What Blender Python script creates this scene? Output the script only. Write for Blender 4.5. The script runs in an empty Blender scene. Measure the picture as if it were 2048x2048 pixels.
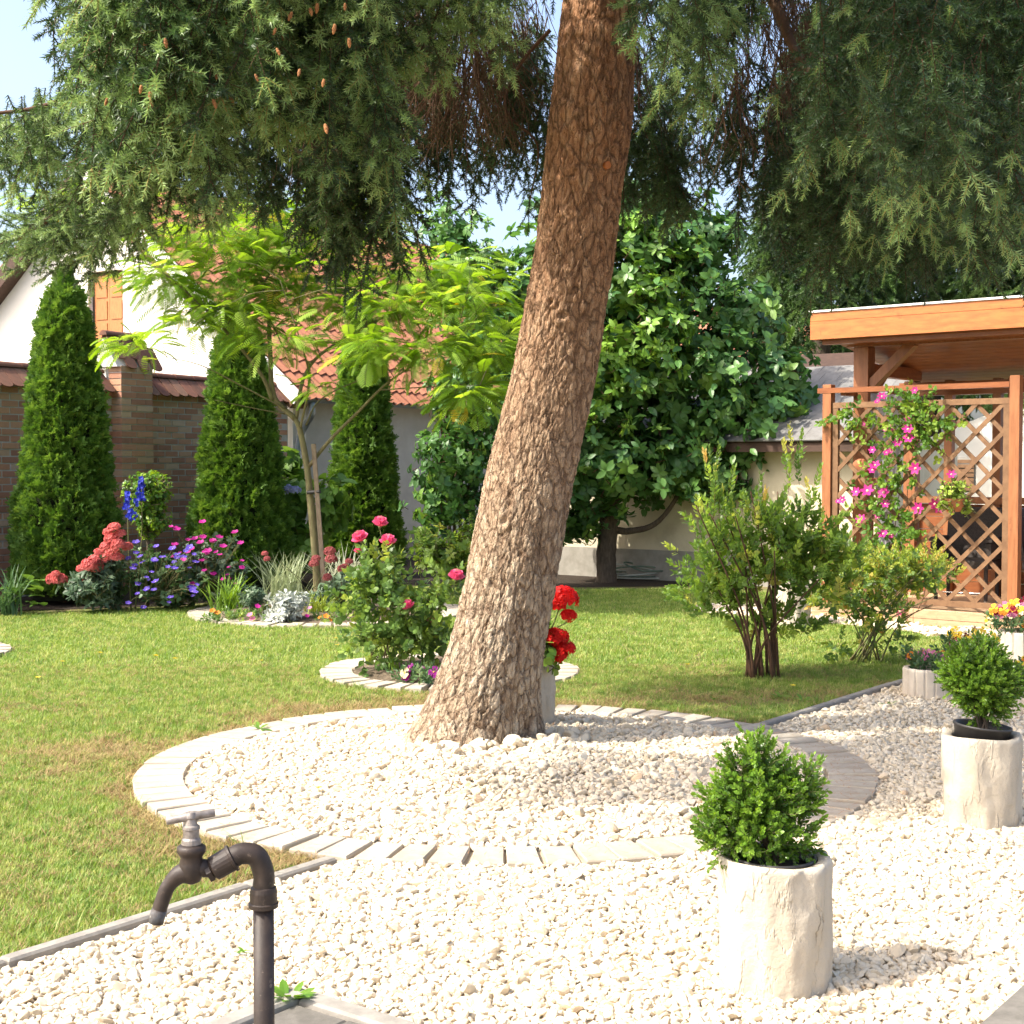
import bpy, math, random
import numpy as np
from mathutils import Vector, Matrix

random.seed(11)
rng = np.random.default_rng(11)
SC = bpy.context.scene
COL = SC.collection

# ------------------------------------------------------------------ camera
FPX = 2900.0            # focal length in pixels of the 2048 px photograph
EYE = 1.55
PITCH = math.atan(99.0 / FPX)
cam_d = bpy.data.cameras.new('camera')
cam_d.sensor_width = 36.0
cam_d.lens = FPX / 2048.0 * 36.0
cam_d.clip_start = 0.05
cam_d.clip_end = 2000.0
cam = bpy.data.objects.new('camera', cam_d)
cam.location = (0, 0, EYE)
cam.rotation_euler = (math.pi / 2 - PITCH, 0, 0)
COL.objects.link(cam)
SC.camera = cam

# ------------------------------------------------------------------ sky, sun, exposure
SUN_EL = math.radians(48)
SUN_AZ = math.atan2(-1.0, -0.34)          # measured from +Y towards +X
world = bpy.data.worlds.new('World')
SC.world = world
world.use_nodes = True
wn = world.node_tree
for n in list(wn.nodes):
    wn.nodes.remove(n)
sky = wn.nodes.new('ShaderNodeTexSky')
sky.sky_type = 'NISHITA'
sky.sun_disc = False
sky.sun_elevation = SUN_EL
sky.sun_rotation = SUN_AZ
sky.altitude = 100
sky.air_density = 0.8
sky.dust_density = 5.0
sky.ozone_density = 0.2
bg = wn.nodes.new('ShaderNodeBackground')
bg.inputs[1].default_value = 0.15
wo = wn.nodes.new('ShaderNodeOutputWorld')
wn.links.new(sky.outputs[0], bg.inputs[0])
wn.links.new(bg.outputs[0], wo.inputs[0])
sun_vec = Vector((math.sin(SUN_AZ) * math.cos(SUN_EL), math.cos(SUN_AZ) * math.cos(SUN_EL), math.sin(SUN_EL)))
sl = bpy.data.lights.new('sun', 'SUN')
sl.energy = 2.6
sl.angle = math.radians(0.6)
sl.color = (1.0, 0.94, 0.83)
so = bpy.data.objects.new('sun', sl)
so.rotation_euler = (-sun_vec).to_track_quat('-Z', 'Y').to_euler()
so.location = sun_vec * 30
COL.objects.link(so)
vs = SC.view_settings
vs.view_transform = 'Standard'
vs.look = 'None'
vs.exposure = 1.6
vs.gamma = 1.0
vs.use_curve_mapping = False
SC.cycles.use_denoising = True
SC.cycles.max_bounces = 6
SC.cycles.diffuse_bounces = 4
SC.cycles.glossy_bounces = 2
SC.cycles.transmission_bounces = 3
SC.cycles.sample_clamp_indirect = 6.0

# ------------------------------------------------------------------ pixel helpers (photograph pixels -> real places)
_cp, _sp = math.cos(PITCH), math.sin(PITCH)
def P(px, py, Y):
    """world point that lies at depth Y and is seen at photograph pixel px, py"""
    x = (px - 1024) / FPX; v = (1024 - py) / FPX
    dy = _cp + v * _sp; dz = -_sp + v * _cp
    return Vector((x / dy * Y, Y, EYE + dz / dy * Y))
def G(px, py, z=0.0):
    """world point on the ground seen at photograph pixel px, py"""
    x = (px - 1024) / FPX; v = (1024 - py) / FPX
    dy = _cp + v * _sp; dz = -_sp + v * _cp
    t = (z - EYE) / dz
    return Vector((x * t, dy * t, z))

# ------------------------------------------------------------------ numpy noise
def _hash(i, j, k=0):
    h = (i * 374761393 + j * 668265263 + k * 2147483647) & 0xffffffff
    h = ((h ^ (h >> 13)) * 1274126177) & 0xffffffff
    return ((h ^ (h >> 16)) & 0xffff) / 65535.0
def vnoise(x, y, seed=0):
    x = np.asarray(x, float); y = np.asarray(y, float)
    xi = np.floor(x).astype(np.int64); yi = np.floor(y).astype(np.int64)
    fx = x - xi; fy = y - yi
    fx = fx * fx * (3 - 2 * fx); fy = fy * fy * (3 - 2 * fy)
    a = _hash(xi, yi, seed); b = _hash(xi + 1, yi, seed); c = _hash(xi, yi + 1, seed); d = _hash(xi + 1, yi + 1, seed)
    return (a * (1 - fx) + b * fx) * (1 - fy) + (c * (1 - fx) + d * fx) * fy
def fbm(x, y, seed=0, o=4):
    s = 0; a = 0.5
    for k in range(o):
        s = s + a * vnoise(x * 2 ** k, y * 2 ** k, seed + k * 17); a *= 0.5
    return s
def smooth(a, b, x):
    t = np.clip((x - a) / (b - a), 0, 1)
    return t * t * (3 - 2 * t)

# ------------------------------------------------------------------ objects
def tag(o, label=None, cat=None, group=None, kind=None):
    if label: o['label'] = label
    if cat: o['category'] = cat
    if group: o['group'] = group
    if kind: o['kind'] = kind
    return o
def attach(o, parent):
    o.parent = parent
    o.matrix_parent_inverse = parent.matrix_basis.inverted()
def empty(name, loc, label, cat, group=None):
    o = bpy.data.objects.new(name, None)
    o.location = loc
    o.empty_display_size = 0.1
    COL.objects.link(o)
    return tag(o, label, cat, group)
def mkmesh(name, V, F, mats, mi=None, smooth_=False):
    me = bpy.data.meshes.new(name)
    me.from_pydata([tuple(map(float, v)) for v in V] if not isinstance(V, np.ndarray) else V.tolist(), [],
                   [tuple(map(int, f)) for f in F] if not isinstance(F, np.ndarray) else F.tolist())
    for m in (mats if isinstance(mats, (list, tuple)) else [mats]):
        me.materials.append(m)
    if mi is not None:
        me.polygons.foreach_set('material_index', np.asarray(mi, dtype=np.int32))
    if smooth_:
        me.polygons.foreach_set('use_smooth', np.ones(len(me.polygons), dtype=bool))
    me.update()
    return me
def obj(name, me, parent=None, loc=(0, 0, 0), rot=(0, 0, 0), scl=(1, 1, 1)):
    o = bpy.data.objects.new(name, me)
    o.location = loc; o.rotation_euler = rot; o.scale = scl
    COL.objects.link(o)
    if parent is not None:
        attach(o, parent)
    return o
def mobj(name, VF, mats, parent=None, mi=None, smooth_=False, **k):
    return obj(name, mkmesh(name, VF[0], VF[1], mats, mi if mi is not None else (VF[2] if len(VF) > 2 else None), smooth_), parent, **k)

# ------------------------------------------------------------------ shapes: (verts, faces)
def join(parts):
    V = []; F = []; MI = []
    for p in parts:
        n = len(V)
        V.extend([tuple(v) for v in p[0]])
        F.extend([tuple(i + n for i in f) for f in p[1]])
        m = p[2] if len(p) > 2 else 0
        MI.extend(m if isinstance(m, (list, tuple, np.ndarray)) else [m] * len(p[1]))
    return V, F, MI
def obox(o, a, b, c, ch=0.0):
    """box with a corner at o and edge vectors a, b, c (c is up); ch = chamfer of the upper edges"""
    o, a, b, c = map(Vector, (o, a, b, c))
    base = [o, o + a, o + a + b, o + b]
    if ch <= 0:
        V = base + [p + c for p in base]
        F = [(3, 2, 1, 0), (4, 5, 6, 7), (0, 1, 5, 4), (1, 2, 6, 5), (2, 3, 7, 6), (3, 0, 4, 7)]
        return V, F
    an, bn, cn = a.normalized() * ch, b.normalized() * ch, c.normalized() * ch
    mid = [p + c - cn for p in base]
    top = [base[0] + c + an + bn, base[1] + c - an + bn, base[2] + c - an - bn, base[3] + c + an - bn]
    V = base + mid + top
    F = [(3, 2, 1, 0), (8, 9, 10, 11)]
    for i in range(4):
        j = (i + 1) % 4
        F += [(i, j, j + 4, i + 4), (i + 4, j + 4, j + 8, i + 8)]
    return V, F
def bar(p0, p1, w, t, up=(0, 0, 1)):
    """rectangular bar from p0 to p1, w wide, t thick along 'up'"""
    p0, p1 = Vector(p0), Vector(p1)
    d = (p1 - p0).normalized(); u = Vector(up)
    s = d.cross(u).normalized(); u = s.cross(d).normalized()
    return obox(p0 - s * w / 2 - u * t / 2, p1 - p0, s * w, u * t)
def tube(path, radii, sides=8, cap=True, jit=0.0):
    path = [Vector(p) for p in path]
    n = len(path)
    if not isinstance(radii, (list, tuple, np.ndarray)): radii = [radii] * n
    V = []; F = []
    ref = None
    for i, p in enumerate(path):
        d = (path[min(i + 1, n - 1)] - path[max(i - 1, 0)]).normalized()
        if ref is None:
            ref = Vector((1, 0, 0)) if abs(d.x) < 0.8 else Vector((0, 1, 0))
        s = ref - d * ref.dot(d); s.normalize(); ref = s
        t = d.cross(s)
        for k in range(sides):
            a = 2 * math.pi * k / sides
            r = radii[i] * (1 + (random.uniform(-jit, jit) if jit else 0))
            V.append(p + s * math.cos(a) * r + t * math.sin(a) * r)
    for i in range(n - 1):
        for k in range(sides):
            k2 = (k + 1) % sides
            F.append((i * sides + k, i * sides + k2, (i + 1) * sides + k2, (i + 1) * sides + k))
    if cap:
        F.append(tuple(range(sides - 1, -1, -1)))
        F.append(tuple((n - 1) * sides + k for k in range(sides)))
    return V, F
def lathe(prof, sides=32, c=(0, 0, 0), capb=True, capt=False):
    V = []; F = []
    for r, z in prof:
        for k in range(sides):
            a = 2 * math.pi * k / sides
            V.append((c[0] + r * math.cos(a), c[1] + r * math.sin(a), c[2] + z))
    for i in range(len(prof) - 1):
        for k in range(sides):
            k2 = (k + 1) % sides
            F.append((i * sides + k, i * sides + k2, (i + 1) * sides + k2, (i + 1) * sides + k))
    if capb: F.append(tuple(range(sides - 1, -1, -1)))
    if capt: F.append(tuple((len(prof) - 1) * sides + k for k in range(sides)))
    return V, F
def xform(VF, M):
    return ([M @ Vector(v) for v in VF[0]], VF[1]) + tuple(VF[2:])
def spline(pts, n):
    """Catmull-Rom through pts, n points per span"""
    pts = [Vector(p) for p in pts]
    q = [pts[0] * 2 - pts[1]] + pts + [pts[-1] * 2 - pts[-2]]
    out = []
    for i in range(1, len(q) - 2):
        p0, p1, p2, p3 = q[i - 1:i + 3]
        for k in range(n):
            t = k / n
            out.append(0.5 * ((2 * p1) + (p2 - p0) * t + (2 * p0 - 5 * p1 + 4 * p2 - p3) * t * t + (3 * p1 - p0 - 3 * p2 + p3) * t ** 3))
    out.append(pts[-1])
    return out

# ------------------------------------------------------------------ scattering by geometry nodes; the prototypes live in the object's own mesh
def _gn():
    ng = bpy.data.node_groups.new('scatter', 'GeometryNodeTree')
    ng.interface.new_socket('Geometry', in_out='INPUT', socket_type='NodeSocketGeometry')
    ng.interface.new_socket('Geometry', in_out='OUTPUT', socket_type='NodeSocketGeometry')
    N = ng.nodes.new; L = ng.links.new
    gi = N('NodeGroupInput'); go = N('NodeGroupOutput')
    def attr(nm, ty):
        n = N('GeometryNodeInputNamedAttribute'); n.data_type = ty; n.inputs['Name'].default_value = nm
        return n.outputs['Attribute']
    cmp_ = N('FunctionNodeCompare'); cmp_.data_type = 'INT'; cmp_.operation = 'LESS_THAN'
    ins = [s for s in cmp_.inputs if s.type == 'INT']
    L(attr('pid', 'INT'), ins[0]); ins[1].default_value = 0
    sep = N('GeometryNodeSeparateGeometry'); sep.domain = 'POINT'
    L(gi.outputs[0], sep.inputs['Geometry']); L(cmp_.outputs[0], sep.inputs['Selection'])
    spl = N('GeometryNodeSplitToInstances'); spl.domain = 'POINT'
    L(sep.outputs['Inverted'], spl.inputs[0]); L(attr('pid', 'INT'), spl.inputs['Group ID'])
    iop = N('GeometryNodeInstanceOnPoints')
    L(sep.outputs['Selection'], iop.inputs['Points'])
    L(spl.outputs[0], iop.inputs['Instance'])
    iop.inputs['Pick Instance'].default_value = True
    L(attr('ipick', 'INT'), iop.inputs['Instance Index'])
    L(attr('irot', 'FLOAT_VECTOR'), iop.inputs['Rotation'])
    L(attr('iscl', 'FLOAT_VECTOR'), iop.inputs['Scale'])
    L(iop.outputs[0], go.inputs[0])
    return ng
GN = _gn()

def frames(D, roll=None, up=None):
    """Euler angles that turn local +Z into D (N x 3); roll about it"""
    D = np.asarray(D, float); n = len(D)
    D = D / np.maximum(np.linalg.norm(D, axis=1, keepdims=True), 1e-9)
    R = np.tile(np.array([[0., 0., 1.]]), (n, 1)) if up is None else np.asarray(up, float)
    R = np.where(np.abs((D * R).sum(1, keepdims=True)) > 0.97, np.array([[0., 1., 0.]]), R)
    X = np.cross(R, D); X /= np.maximum(np.linalg.norm(X, axis=1, keepdims=True), 1e-9)
    Yv = np.cross(D, X)
    if roll is not None:
        c = np.cos(roll)[:, None]; s = np.sin(roll)[:, None]
        X, Yv = X * c + Yv * s, Yv * c - X * s
    r20 = X[:, 2]; r21 = Yv[:, 2]; r22 = D[:, 2]; r10 = X[:, 1]; r00 = X[:, 0]
    return np.stack([np.arctan2(r21, r22), np.arcsin(np.clip(-r20, -1, 1)), np.arctan2(r10, r00)], 1)

def scatter(name, protos, mats, pos, rot, scl, pick=None, parent=None, smooth_=True):
    pos = np.asarray(pos, float); n = len(pos)
    scl = np.asarray(scl, float)
    if scl.ndim == 0: scl = np.full(n, float(scl))
    if scl.ndim == 1: scl = np.repeat(scl[:, None], 3, 1)
    if pick is None: pick = rng.integers(0, len(protos), n)
    V, F, MI = join(protos)
    pid = np.concatenate([np.full(len(p[0]), i) for i, p in enumerate(protos)] + [np.full(n, -1)]).astype(np.int32)
    k = len(V)
    me = bpy.data.meshes.new(name)
    me.from_pydata(V + pos.tolist(), [], F)
    for m in (mats if isinstance(mats, (list, tuple)) else [mats]): me.materials.append(m)
    me.polygons.foreach_set('material_index', np.asarray(MI, dtype=np.int32))
    if smooth_: me.polygons.foreach_set('use_smooth', np.ones(len(F), dtype=bool))
    def put(nm, ty, arr, w, key):
        a = me.attributes.new(nm, ty, 'POINT')
        full = np.zeros((k + n, w) if w > 1 else (k + n,), dtype=np.float32 if key == 'vector' else np.int32)
        full[k:] = arr
        a.data.foreach_set(key, full.ravel())
    a = me.attributes.new('pid', 'INT', 'POINT'); a.data.foreach_set('value', pid)
    put('irot', 'FLOAT_VECTOR', rot, 3, 'vector')
    put('iscl', 'FLOAT_VECTOR', scl, 3, 'vector')
    put('ipick', 'INT', pick, 1, 'value')
    me.update()
    o = obj(name, me, parent)
    md = o.modifiers.new('scatter', 'NODES'); md.node_group = GN
    o['kind'] = 'stuff'
    return o
# ------------------------------------------------------------------ materials
def _nt(name):
    m = bpy.data.materials.new(name); m.use_nodes = True
    nt = m.node_tree
    b = nt.nodes['Principled BSDF']
    return m, nt, b
def ramp(nt, fac, stops):
    r = nt.nodes.new('ShaderNodeValToRGB')
    els = r.color_ramp.elements
    while len(els) < len(stops): els.new(0.5)
    for e, (p, c) in zip(els, stops):
        e.position = p; e.color = (*c, 1)
    nt.links.new(fac, r.inputs[0])
    return r.outputs[0]
def mix(nt, fac, a, b, mode='MIX'):
    n = nt.nodes.new('ShaderNodeMix'); n.data_type = 'RGBA'; n.blend_type = mode
    for s, v in ((n.inputs[0], fac), (n.inputs[6], a), (n.inputs[7], b)):
        if isinstance(v, (float, int)): s.default_value = v
        elif isinstance(v, tuple): s.default_value = (*v, 1)
        else: nt.links.new(v, s)
    return n.outputs[2]
def noise(nt, scale, detail=5, rough=0.6, stretch=(1, 1, 1), coord='Object', dist=0.0):
    tc = nt.nodes.new('ShaderNodeTexCoord')
    mp = nt.nodes.new('ShaderNodeMapping'); mp.inputs['Scale'].default_value = stretch
    nt.links.new(tc.outputs[coord], mp.inputs[0])
    n = nt.nodes.new('ShaderNodeTexNoise')
    n.inputs['Scale'].default_value = scale; n.inputs['Detail'].default_value = detail
    n.inputs['Roughness'].default_value = rough; n.inputs['Distortion'].default_value = dist
    nt.links.new(mp.outputs[0], n.inputs[0])
    return n.outputs[0]
def rnd(nt):
    return nt.nodes.new('ShaderNodeObjectInfo').outputs['Random']
def bump(nt, b, h, strength, dist):
    n = nt.nodes.new('ShaderNodeBump')
    n.inputs['Strength'].default_value = strength; n.inputs['Distance'].default_value = dist
    nt.links.new(h, n.inputs['Height'])
    nt.links.new(n.outputs[0], b.inputs['Normal'])
def M(name, c1, c2=None, scale=6, rough=0.75, bmp=0.0, bscale=None, bdist=0.01, stretch=(1, 1, 1), spec=0.3, metal=0.0, var=0.0, varc=None, detail=6, lo=0.35, hi=0.65, dirt=None, dscale=1.5, coat=0.0):
    """two-tone noisy surface; var mixes in a colour that differs from piece to piece; dirt = (colour, lo, hi)"""
    m, nt, b = _nt(name)
    c2 = c2 or tuple(x * 0.8 for x in c1)
    f = noise(nt, scale, detail, 0.62, stretch)
    col = ramp(nt, f, [(lo, c1), (hi, c2)])
    if var or varc:
        r = rnd(nt)
        if varc:
            vc = ramp(nt, r, varc)
            col = mix(nt, var, col, vc)
        else:
            hs = nt.nodes.new('ShaderNodeHueSaturation')
            mr = nt.nodes.new('ShaderNodeMapRange')
            mr.inputs[3].default_value = 1 - var; mr.inputs[4].default_value = 1 + var
            nt.links.new(r, mr.inputs[0]); nt.links.new(mr.outputs[0], hs.inputs['Value'])
            nt.links.new(col, hs.inputs['Color']); col = hs.outputs[0]
    if dirt:
        d = noise(nt, dscale, 6, 0.7)
        dm = nt.nodes.new('ShaderNodeMapRange')
        dm.inputs[1].default_value = dirt[1]; dm.inputs[2].default_value = dirt[2]
        nt.links.new(d, dm.inputs[0])
        col = mix(nt, dm.outputs[0], col, dirt[0])
    nt.links.new(col, b.inputs['Base Color'])
    b.inputs['Roughness'].default_value = rough
    b.inputs['Specular IOR Level'].default_value = spec
    b.inputs['Metallic'].default_value = metal
    b.inputs['Coat Weight'].default_value = coat
    if bmp:
        h = noise(nt, bscale or scale * 3, 6, 0.65, stretch)
        bump(nt, b, h, bmp, bdist)
    return m
def LEAF(name, stops, trans=0.35, tcol=None, rough=0.45, spec=0.4, ns=None):
    """thin leaf: colour differs from leaf to leaf (or clump to clump), light comes through it"""
    m, nt, b = _nt(name)
    col = ramp(nt, rnd(nt), stops)
    if ns:
        col = mix(nt, noise(nt, ns, 3), col, tuple(min(1, c * 1.5) for c in stops[-1][1]))
    nt.links.new(col, b.inputs['Base Color'])
    b.inputs['Roughness'].default_value = rough
    b.inputs['Specular IOR Level'].default_value = spec
    tr = nt.nodes.new('ShaderNodeBsdfTranslucent')
    if tcol is None:
        hs = nt.nodes.new('ShaderNodeHueSaturation')
        hs.inputs['Hue'].default_value = 0.485; hs.inputs['Saturation'].default_value = 1.1; hs.inputs['Value'].default_value = 1.5
        nt.links.new(col, hs.inputs['Color']); nt.links.new(hs.outputs[0], tr.inputs[0])
    else:
        tr.inputs[0].default_value = (*tcol, 1)
    mx = nt.nodes.new('ShaderNodeMixShader'); mx.inputs[0].default_value = trans
    nt.links.new(b.outputs[0], mx.inputs[1]); nt.links.new(tr.outputs[0], mx.inputs[2])
    out = [n for n in nt.nodes if n.type == 'OUTPUT_MATERIAL'][0]
    nt.links.new(mx.outputs[0], out.inputs[0])
    return m
def flat(c, k=0.12):
    return [(0.0, tuple(x * (1 - k) for x in c)), (1.0, tuple(min(1, x * (1 + k)) for x in c))]

MT = {}
MT['earth'] = M('earth', (0.16, 0.12, 0.075), (0.09, 0.065, 0.04), 9, 0.95, 0.8, 40, 0.02)
MT['bed_soil'] = M('bed_soil', (0.20, 0.155, 0.105), (0.10, 0.075, 0.05), 14, 0.95, 1.0, 60, 0.02)
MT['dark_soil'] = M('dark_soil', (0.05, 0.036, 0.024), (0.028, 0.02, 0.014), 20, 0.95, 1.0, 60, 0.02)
MT['lawn'] = M('lawn', (0.14, 0.17, 0.04), (0.22, 0.175, 0.085), 2.2, 0.95, 0.6, 60, 0.02, lo=0.42, hi=0.62)
MT['gravel_base'] = M('gravel_base', (0.60, 0.52, 0.39), (0.48, 0.40, 0.28), 60, 0.95, 1.0, 120, 0.01)
MT['stone'] = M('stone', (0.70, 0.61, 0.455), (0.60, 0.495, 0.345), 30, 0.85, 0.5, 90, 0.003, var=0.55,
                varc=[(0.0, (0.38, 0.30, 0.20)), (0.14, (0.54, 0.45, 0.32)), (0.5, (0.67, 0.585, 0.45)), (0.95, (0.75, 0.68, 0.55)), (0.975, (0.62, 0.42, 0.25)), (1.0, (0.55, 0.34, 0.18))])
MT['paver'] = M('paver', (0.44, 0.39, 0.315), (0.345, 0.30, 0.235), 12, 0.85, 0.5, 90, 0.004, var=0.10, dirt=((0.40, 0.33, 0.24), 0.56, 0.72), dscale=7)
MT['concrete'] = M('concrete', (0.30, 0.28, 0.245), (0.22, 0.205, 0.18), 18, 0.9, 0.5, 120, 0.003, var=0.1)
MT['slab'] = M('slab', (0.17, 0.158, 0.138), (0.115, 0.107, 0.092), 18, 0.9, 0.5, 120, 0.003, var=0.15)
def pot_plaster():
    """lime-washed render: trowel laps, hairline cracks, dirt towards nothing in particular"""
    m, nt, b = _nt('pot')
    col = ramp(nt, noise(nt, 7, 6, 0.62, (1, 1, 0.5)), [(0.35, (0.51, 0.455, 0.365)), (0.65, (0.44, 0.385, 0.30))])
    d = noise(nt, 6, 6, 0.7)
    dm = nt.nodes.new('ShaderNodeMapRange'); dm.inputs[1].default_value = 0.58; dm.inputs[2].default_value = 0.78
    nt.links.new(d, dm.inputs[0]); col = mix(nt, dm.outputs[0], col, (0.36, 0.28, 0.19))
    tc = nt.nodes.new('ShaderNodeTexCoord'); mp = nt.nodes.new('ShaderNodeMapping'); mp.inputs['Scale'].default_value = (1, 1, 0.28)
    nt.links.new(tc.outputs['Object'], mp.inputs[0])
    wz = nt.nodes.new('ShaderNodeTexNoise'); wz.inputs['Scale'].default_value = 14; wz.inputs['Detail'].default_value = 5
    nt.links.new(tc.outputs['Object'], wz.inputs[0])
    va = nt.nodes.new('ShaderNodeVectorMath'); va.operation = 'MULTIPLY_ADD'; va.inputs[1].default_value = (0.06,) * 3
    nt.links.new(wz.outputs[1], va.inputs[0]); nt.links.new(mp.outputs[0], va.inputs[2])
    vo = nt.nodes.new('ShaderNodeTexVoronoi'); vo.feature = 'DISTANCE_TO_EDGE'; vo.inputs['Scale'].default_value = 9
    nt.links.new(va.outputs[0], vo.inputs[0])
    cr = nt.nodes.new('ShaderNodeMapRange'); cr.inputs[1].default_value = 0.006; cr.inputs[2].default_value = 0.022; cr.inputs[3].default_value = 1; cr.inputs[4].default_value = 0
    nt.links.new(vo.outputs[0], cr.inputs[0])
    mk = nt.nodes.new('ShaderNodeMapRange'); mk.inputs[1].default_value = 0.56; mk.inputs[2].default_value = 0.66
    nt.links.new(noise(nt, 5, 3), mk.inputs[0])
    ml = nt.nodes.new('ShaderNodeMath'); ml.operation = 'MULTIPLY'; nt.links.new(cr.outputs[0], ml.inputs[0]); nt.links.new(mk.outputs[0], ml.inputs[1])
    col = mix(nt, ml.outputs[0], col, (0.32, 0.27, 0.20))
    nt.links.new(col, b.inputs['Base Color']); b.inputs['Roughness'].default_value = 0.88; b.inputs['Specular IOR Level'].default_value = 0.25
    st = nt.nodes.new('ShaderNodeMapRange'); st.inputs[1].default_value = 0.47; st.inputs[2].default_value = 0.50
    nt.links.new(noise(nt, 9, 5, 0.6, (1, 1, 0.35)), st.inputs[0])
    h = nt.nodes.new('ShaderNodeMath'); h.operation = 'MULTIPLY_ADD'; h.inputs[1].default_value = 0.6
    nt.links.new(st.outputs[0], h.inputs[0]); nt.links.new(noise(nt, 40, 6, 0.65), h.inputs[2])
    h2 = nt.nodes.new('ShaderNodeMath'); h2.operation = 'SUBTRACT'; nt.links.new(h.outputs[0], h2.inputs[0]); nt.links.new(ml.outputs[0], h2.inputs[1])
    bump(nt, b, h2.outputs[0], 0.9, 0.006)
    return m
MT['pot'] = pot_plaster()
MT['planter'] = M('planter', (0.62, 0.55, 0.45), (0.52, 0.45, 0.36), 10, 0.9, 0.5, 70, 0.004, var=0.1)
MT['black_plastic'] = M('black_plastic', (0.018, 0.017, 0.017), (0.03, 0.027, 0.025), 10, 0.5, spec=0.5)
MT['iron'] = M('iron', (0.022, 0.015, 0.012), (0.040, 0.027, 0.020), 30, 0.55, 0.35, 120, 0.002, spec=0.4, dirt=((0.16, 0.12, 0.09), 0.62, 0.74), dscale=55)
MT['worn_spout'] = M('worn_spout', (0.11, 0.115, 0.12), (0.06, 0.05, 0.045), 45, 0.6, 0.4, 120, 0.002, dirt=((0.40, 0.38, 0.33), 0.60, 0.72), dscale=60)
MT['tap_metal'] = M('tap_metal', (0.30, 0.27, 0.245), (0.15, 0.13, 0.115), 45, 0.5, 0.3, 100, 0.001, metal=0.35)
MT['brick'] = M('brick', (0.44, 0.24, 0.165), (0.34, 0.18, 0.12), 22, 0.92, 0.6, 70, 0.006, var=0.7,
                varc=[(0.0, (0.26, 0.13, 0.09)), (0.35, (0.42, 0.21, 0.135)), (0.6, (0.50, 0.28, 0.17)), (0.85, (0.50, 0.36, 0.24)), (1.0, (0.54, 0.44, 0.33))])
MT['mortar'] = M('mortar', (0.50, 0.49, 0.46), (0.40, 0.385, 0.36), 14, 0.95, 0.6, 80, 0.005)
MT['rooftile'] = M('rooftile', (0.36, 0.15, 0.085), (0.27, 0.105, 0.06), 9, 0.85, 0.4, 60, 0.004, var=0.4,
                   varc=[(0.0, (0.25, 0.10, 0.06)), (0.5, (0.38, 0.16, 0.09)), (1.0, (0.46, 0.22, 0.13))])
MT['captile'] = M('captile', (0.20, 0.085, 0.055), (0.11, 0.055, 0.04), 12, 0.9, 0.4, 60, 0.004, var=0.45,
                  varc=[(0.0, (0.10, 0.055, 0.04)), (0.5, (0.22, 0.09, 0.06)), (0.8, (0.25, 0.14, 0.09)), (1.0, (0.29, 0.20, 0.14))], dirt=((0.07, 0.065, 0.05), 0.58, 0.75), dscale=9)
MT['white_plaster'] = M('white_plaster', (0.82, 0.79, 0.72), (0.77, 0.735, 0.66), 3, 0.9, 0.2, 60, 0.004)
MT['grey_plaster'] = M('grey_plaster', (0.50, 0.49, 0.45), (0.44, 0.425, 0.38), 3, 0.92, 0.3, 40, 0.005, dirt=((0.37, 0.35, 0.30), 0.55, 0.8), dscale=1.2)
MT['cream_plaster'] = M('cream_plaster', (0.64, 0.57, 0.42), (0.57, 0.50, 0.36), 3, 0.92, 0.4, 50, 0.006, dirt=((0.46, 0.40, 0.29), 0.55, 0.8), dscale=1.5)
MT['plinth'] = M('plinth', (0.33, 0.31, 0.27), (0.25, 0.235, 0.20), 8, 0.95, 0.5, 60, 0.005)
MT['white_paint'] = M('white_paint', (0.78, 0.77, 0.74), (0.70, 0.68, 0.64), 8, 0.5)
MT['zinc'] = M('zinc', (0.33, 0.37, 0.39), (0.25, 0.28, 0.30), 8, 0.4, metal=0.6)
MT['dark_wood'] = M('dark_wood', (0.085, 0.05, 0.035), (0.055, 0.033, 0.024), 12, 0.7, stretch=(1, 1, 6))
MT['shutter'] = M('shutter', (0.46, 0.185, 0.06), (0.37, 0.135, 0.042), 10, 0.45, stretch=(6, 6, 1), spec=0.45)
def WOOD(name, c1, c2, rough=0.5, knots=True, st=(2.2, 2.2, 2.2), coat=0.1):
    return M(name, c1, c2, 5, rough, 0.25, 30, 0.002, stretch=st, spec=0.35, var=0.10, dirt=((c2[0] * 0.62, c2[1] * 0.52, c2[2] * 0.5), 0.60, 0.74) if knots else None, dscale=6.5, coat=coat, lo=0.38, hi=0.66)
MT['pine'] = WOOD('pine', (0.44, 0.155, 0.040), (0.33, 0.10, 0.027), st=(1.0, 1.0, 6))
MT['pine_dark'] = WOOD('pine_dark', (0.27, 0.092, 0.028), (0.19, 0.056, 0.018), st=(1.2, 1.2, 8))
MT['post_wood'] = WOOD('post_wood', (0.30, 0.122, 0.048), (0.215, 0.08, 0.03), st=(6, 6, 0.8))
MT['weathered_wood'] = WOOD('weathered_wood', (0.205, 0.115, 0.058), (0.145, 0.077, 0.038), 0.75, st=(3, 3, 3), coat=0)
MT['deck'] = WOOD('deck', (0.48, 0.32, 0.19), (0.38, 0.24, 0.135), 0.65, st=(2, 2, 9), coat=0)
MT['stake'] = M('stake', (0.26, 0.20, 0.14), (0.17, 0.125, 0.085), 14, 0.85, 0.4, 60, 0.003, stretch=(4, 4, 1))
MT['slate'] = M('slate', (0.20, 0.195, 0.185), (0.14, 0.135, 0.125), 7, 0.85, 0.4, 40, 0.01)
MT['wicker'] = M('wicker', (0.035, 0.027, 0.023), (0.06, 0.047, 0.04), 60, 0.55, 0.9, 110, 0.006)
MT['chrome'] = M('chrome', (0.6, 0.6, 0.6), None, 5, 0.25, metal=0.9)
MT['curtain'] = LEAF('curtain', flat((0.62, 0.62, 0.66), 0.02), 0.35, (0.7, 0.7, 0.72), 0.8, 0.1)
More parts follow.
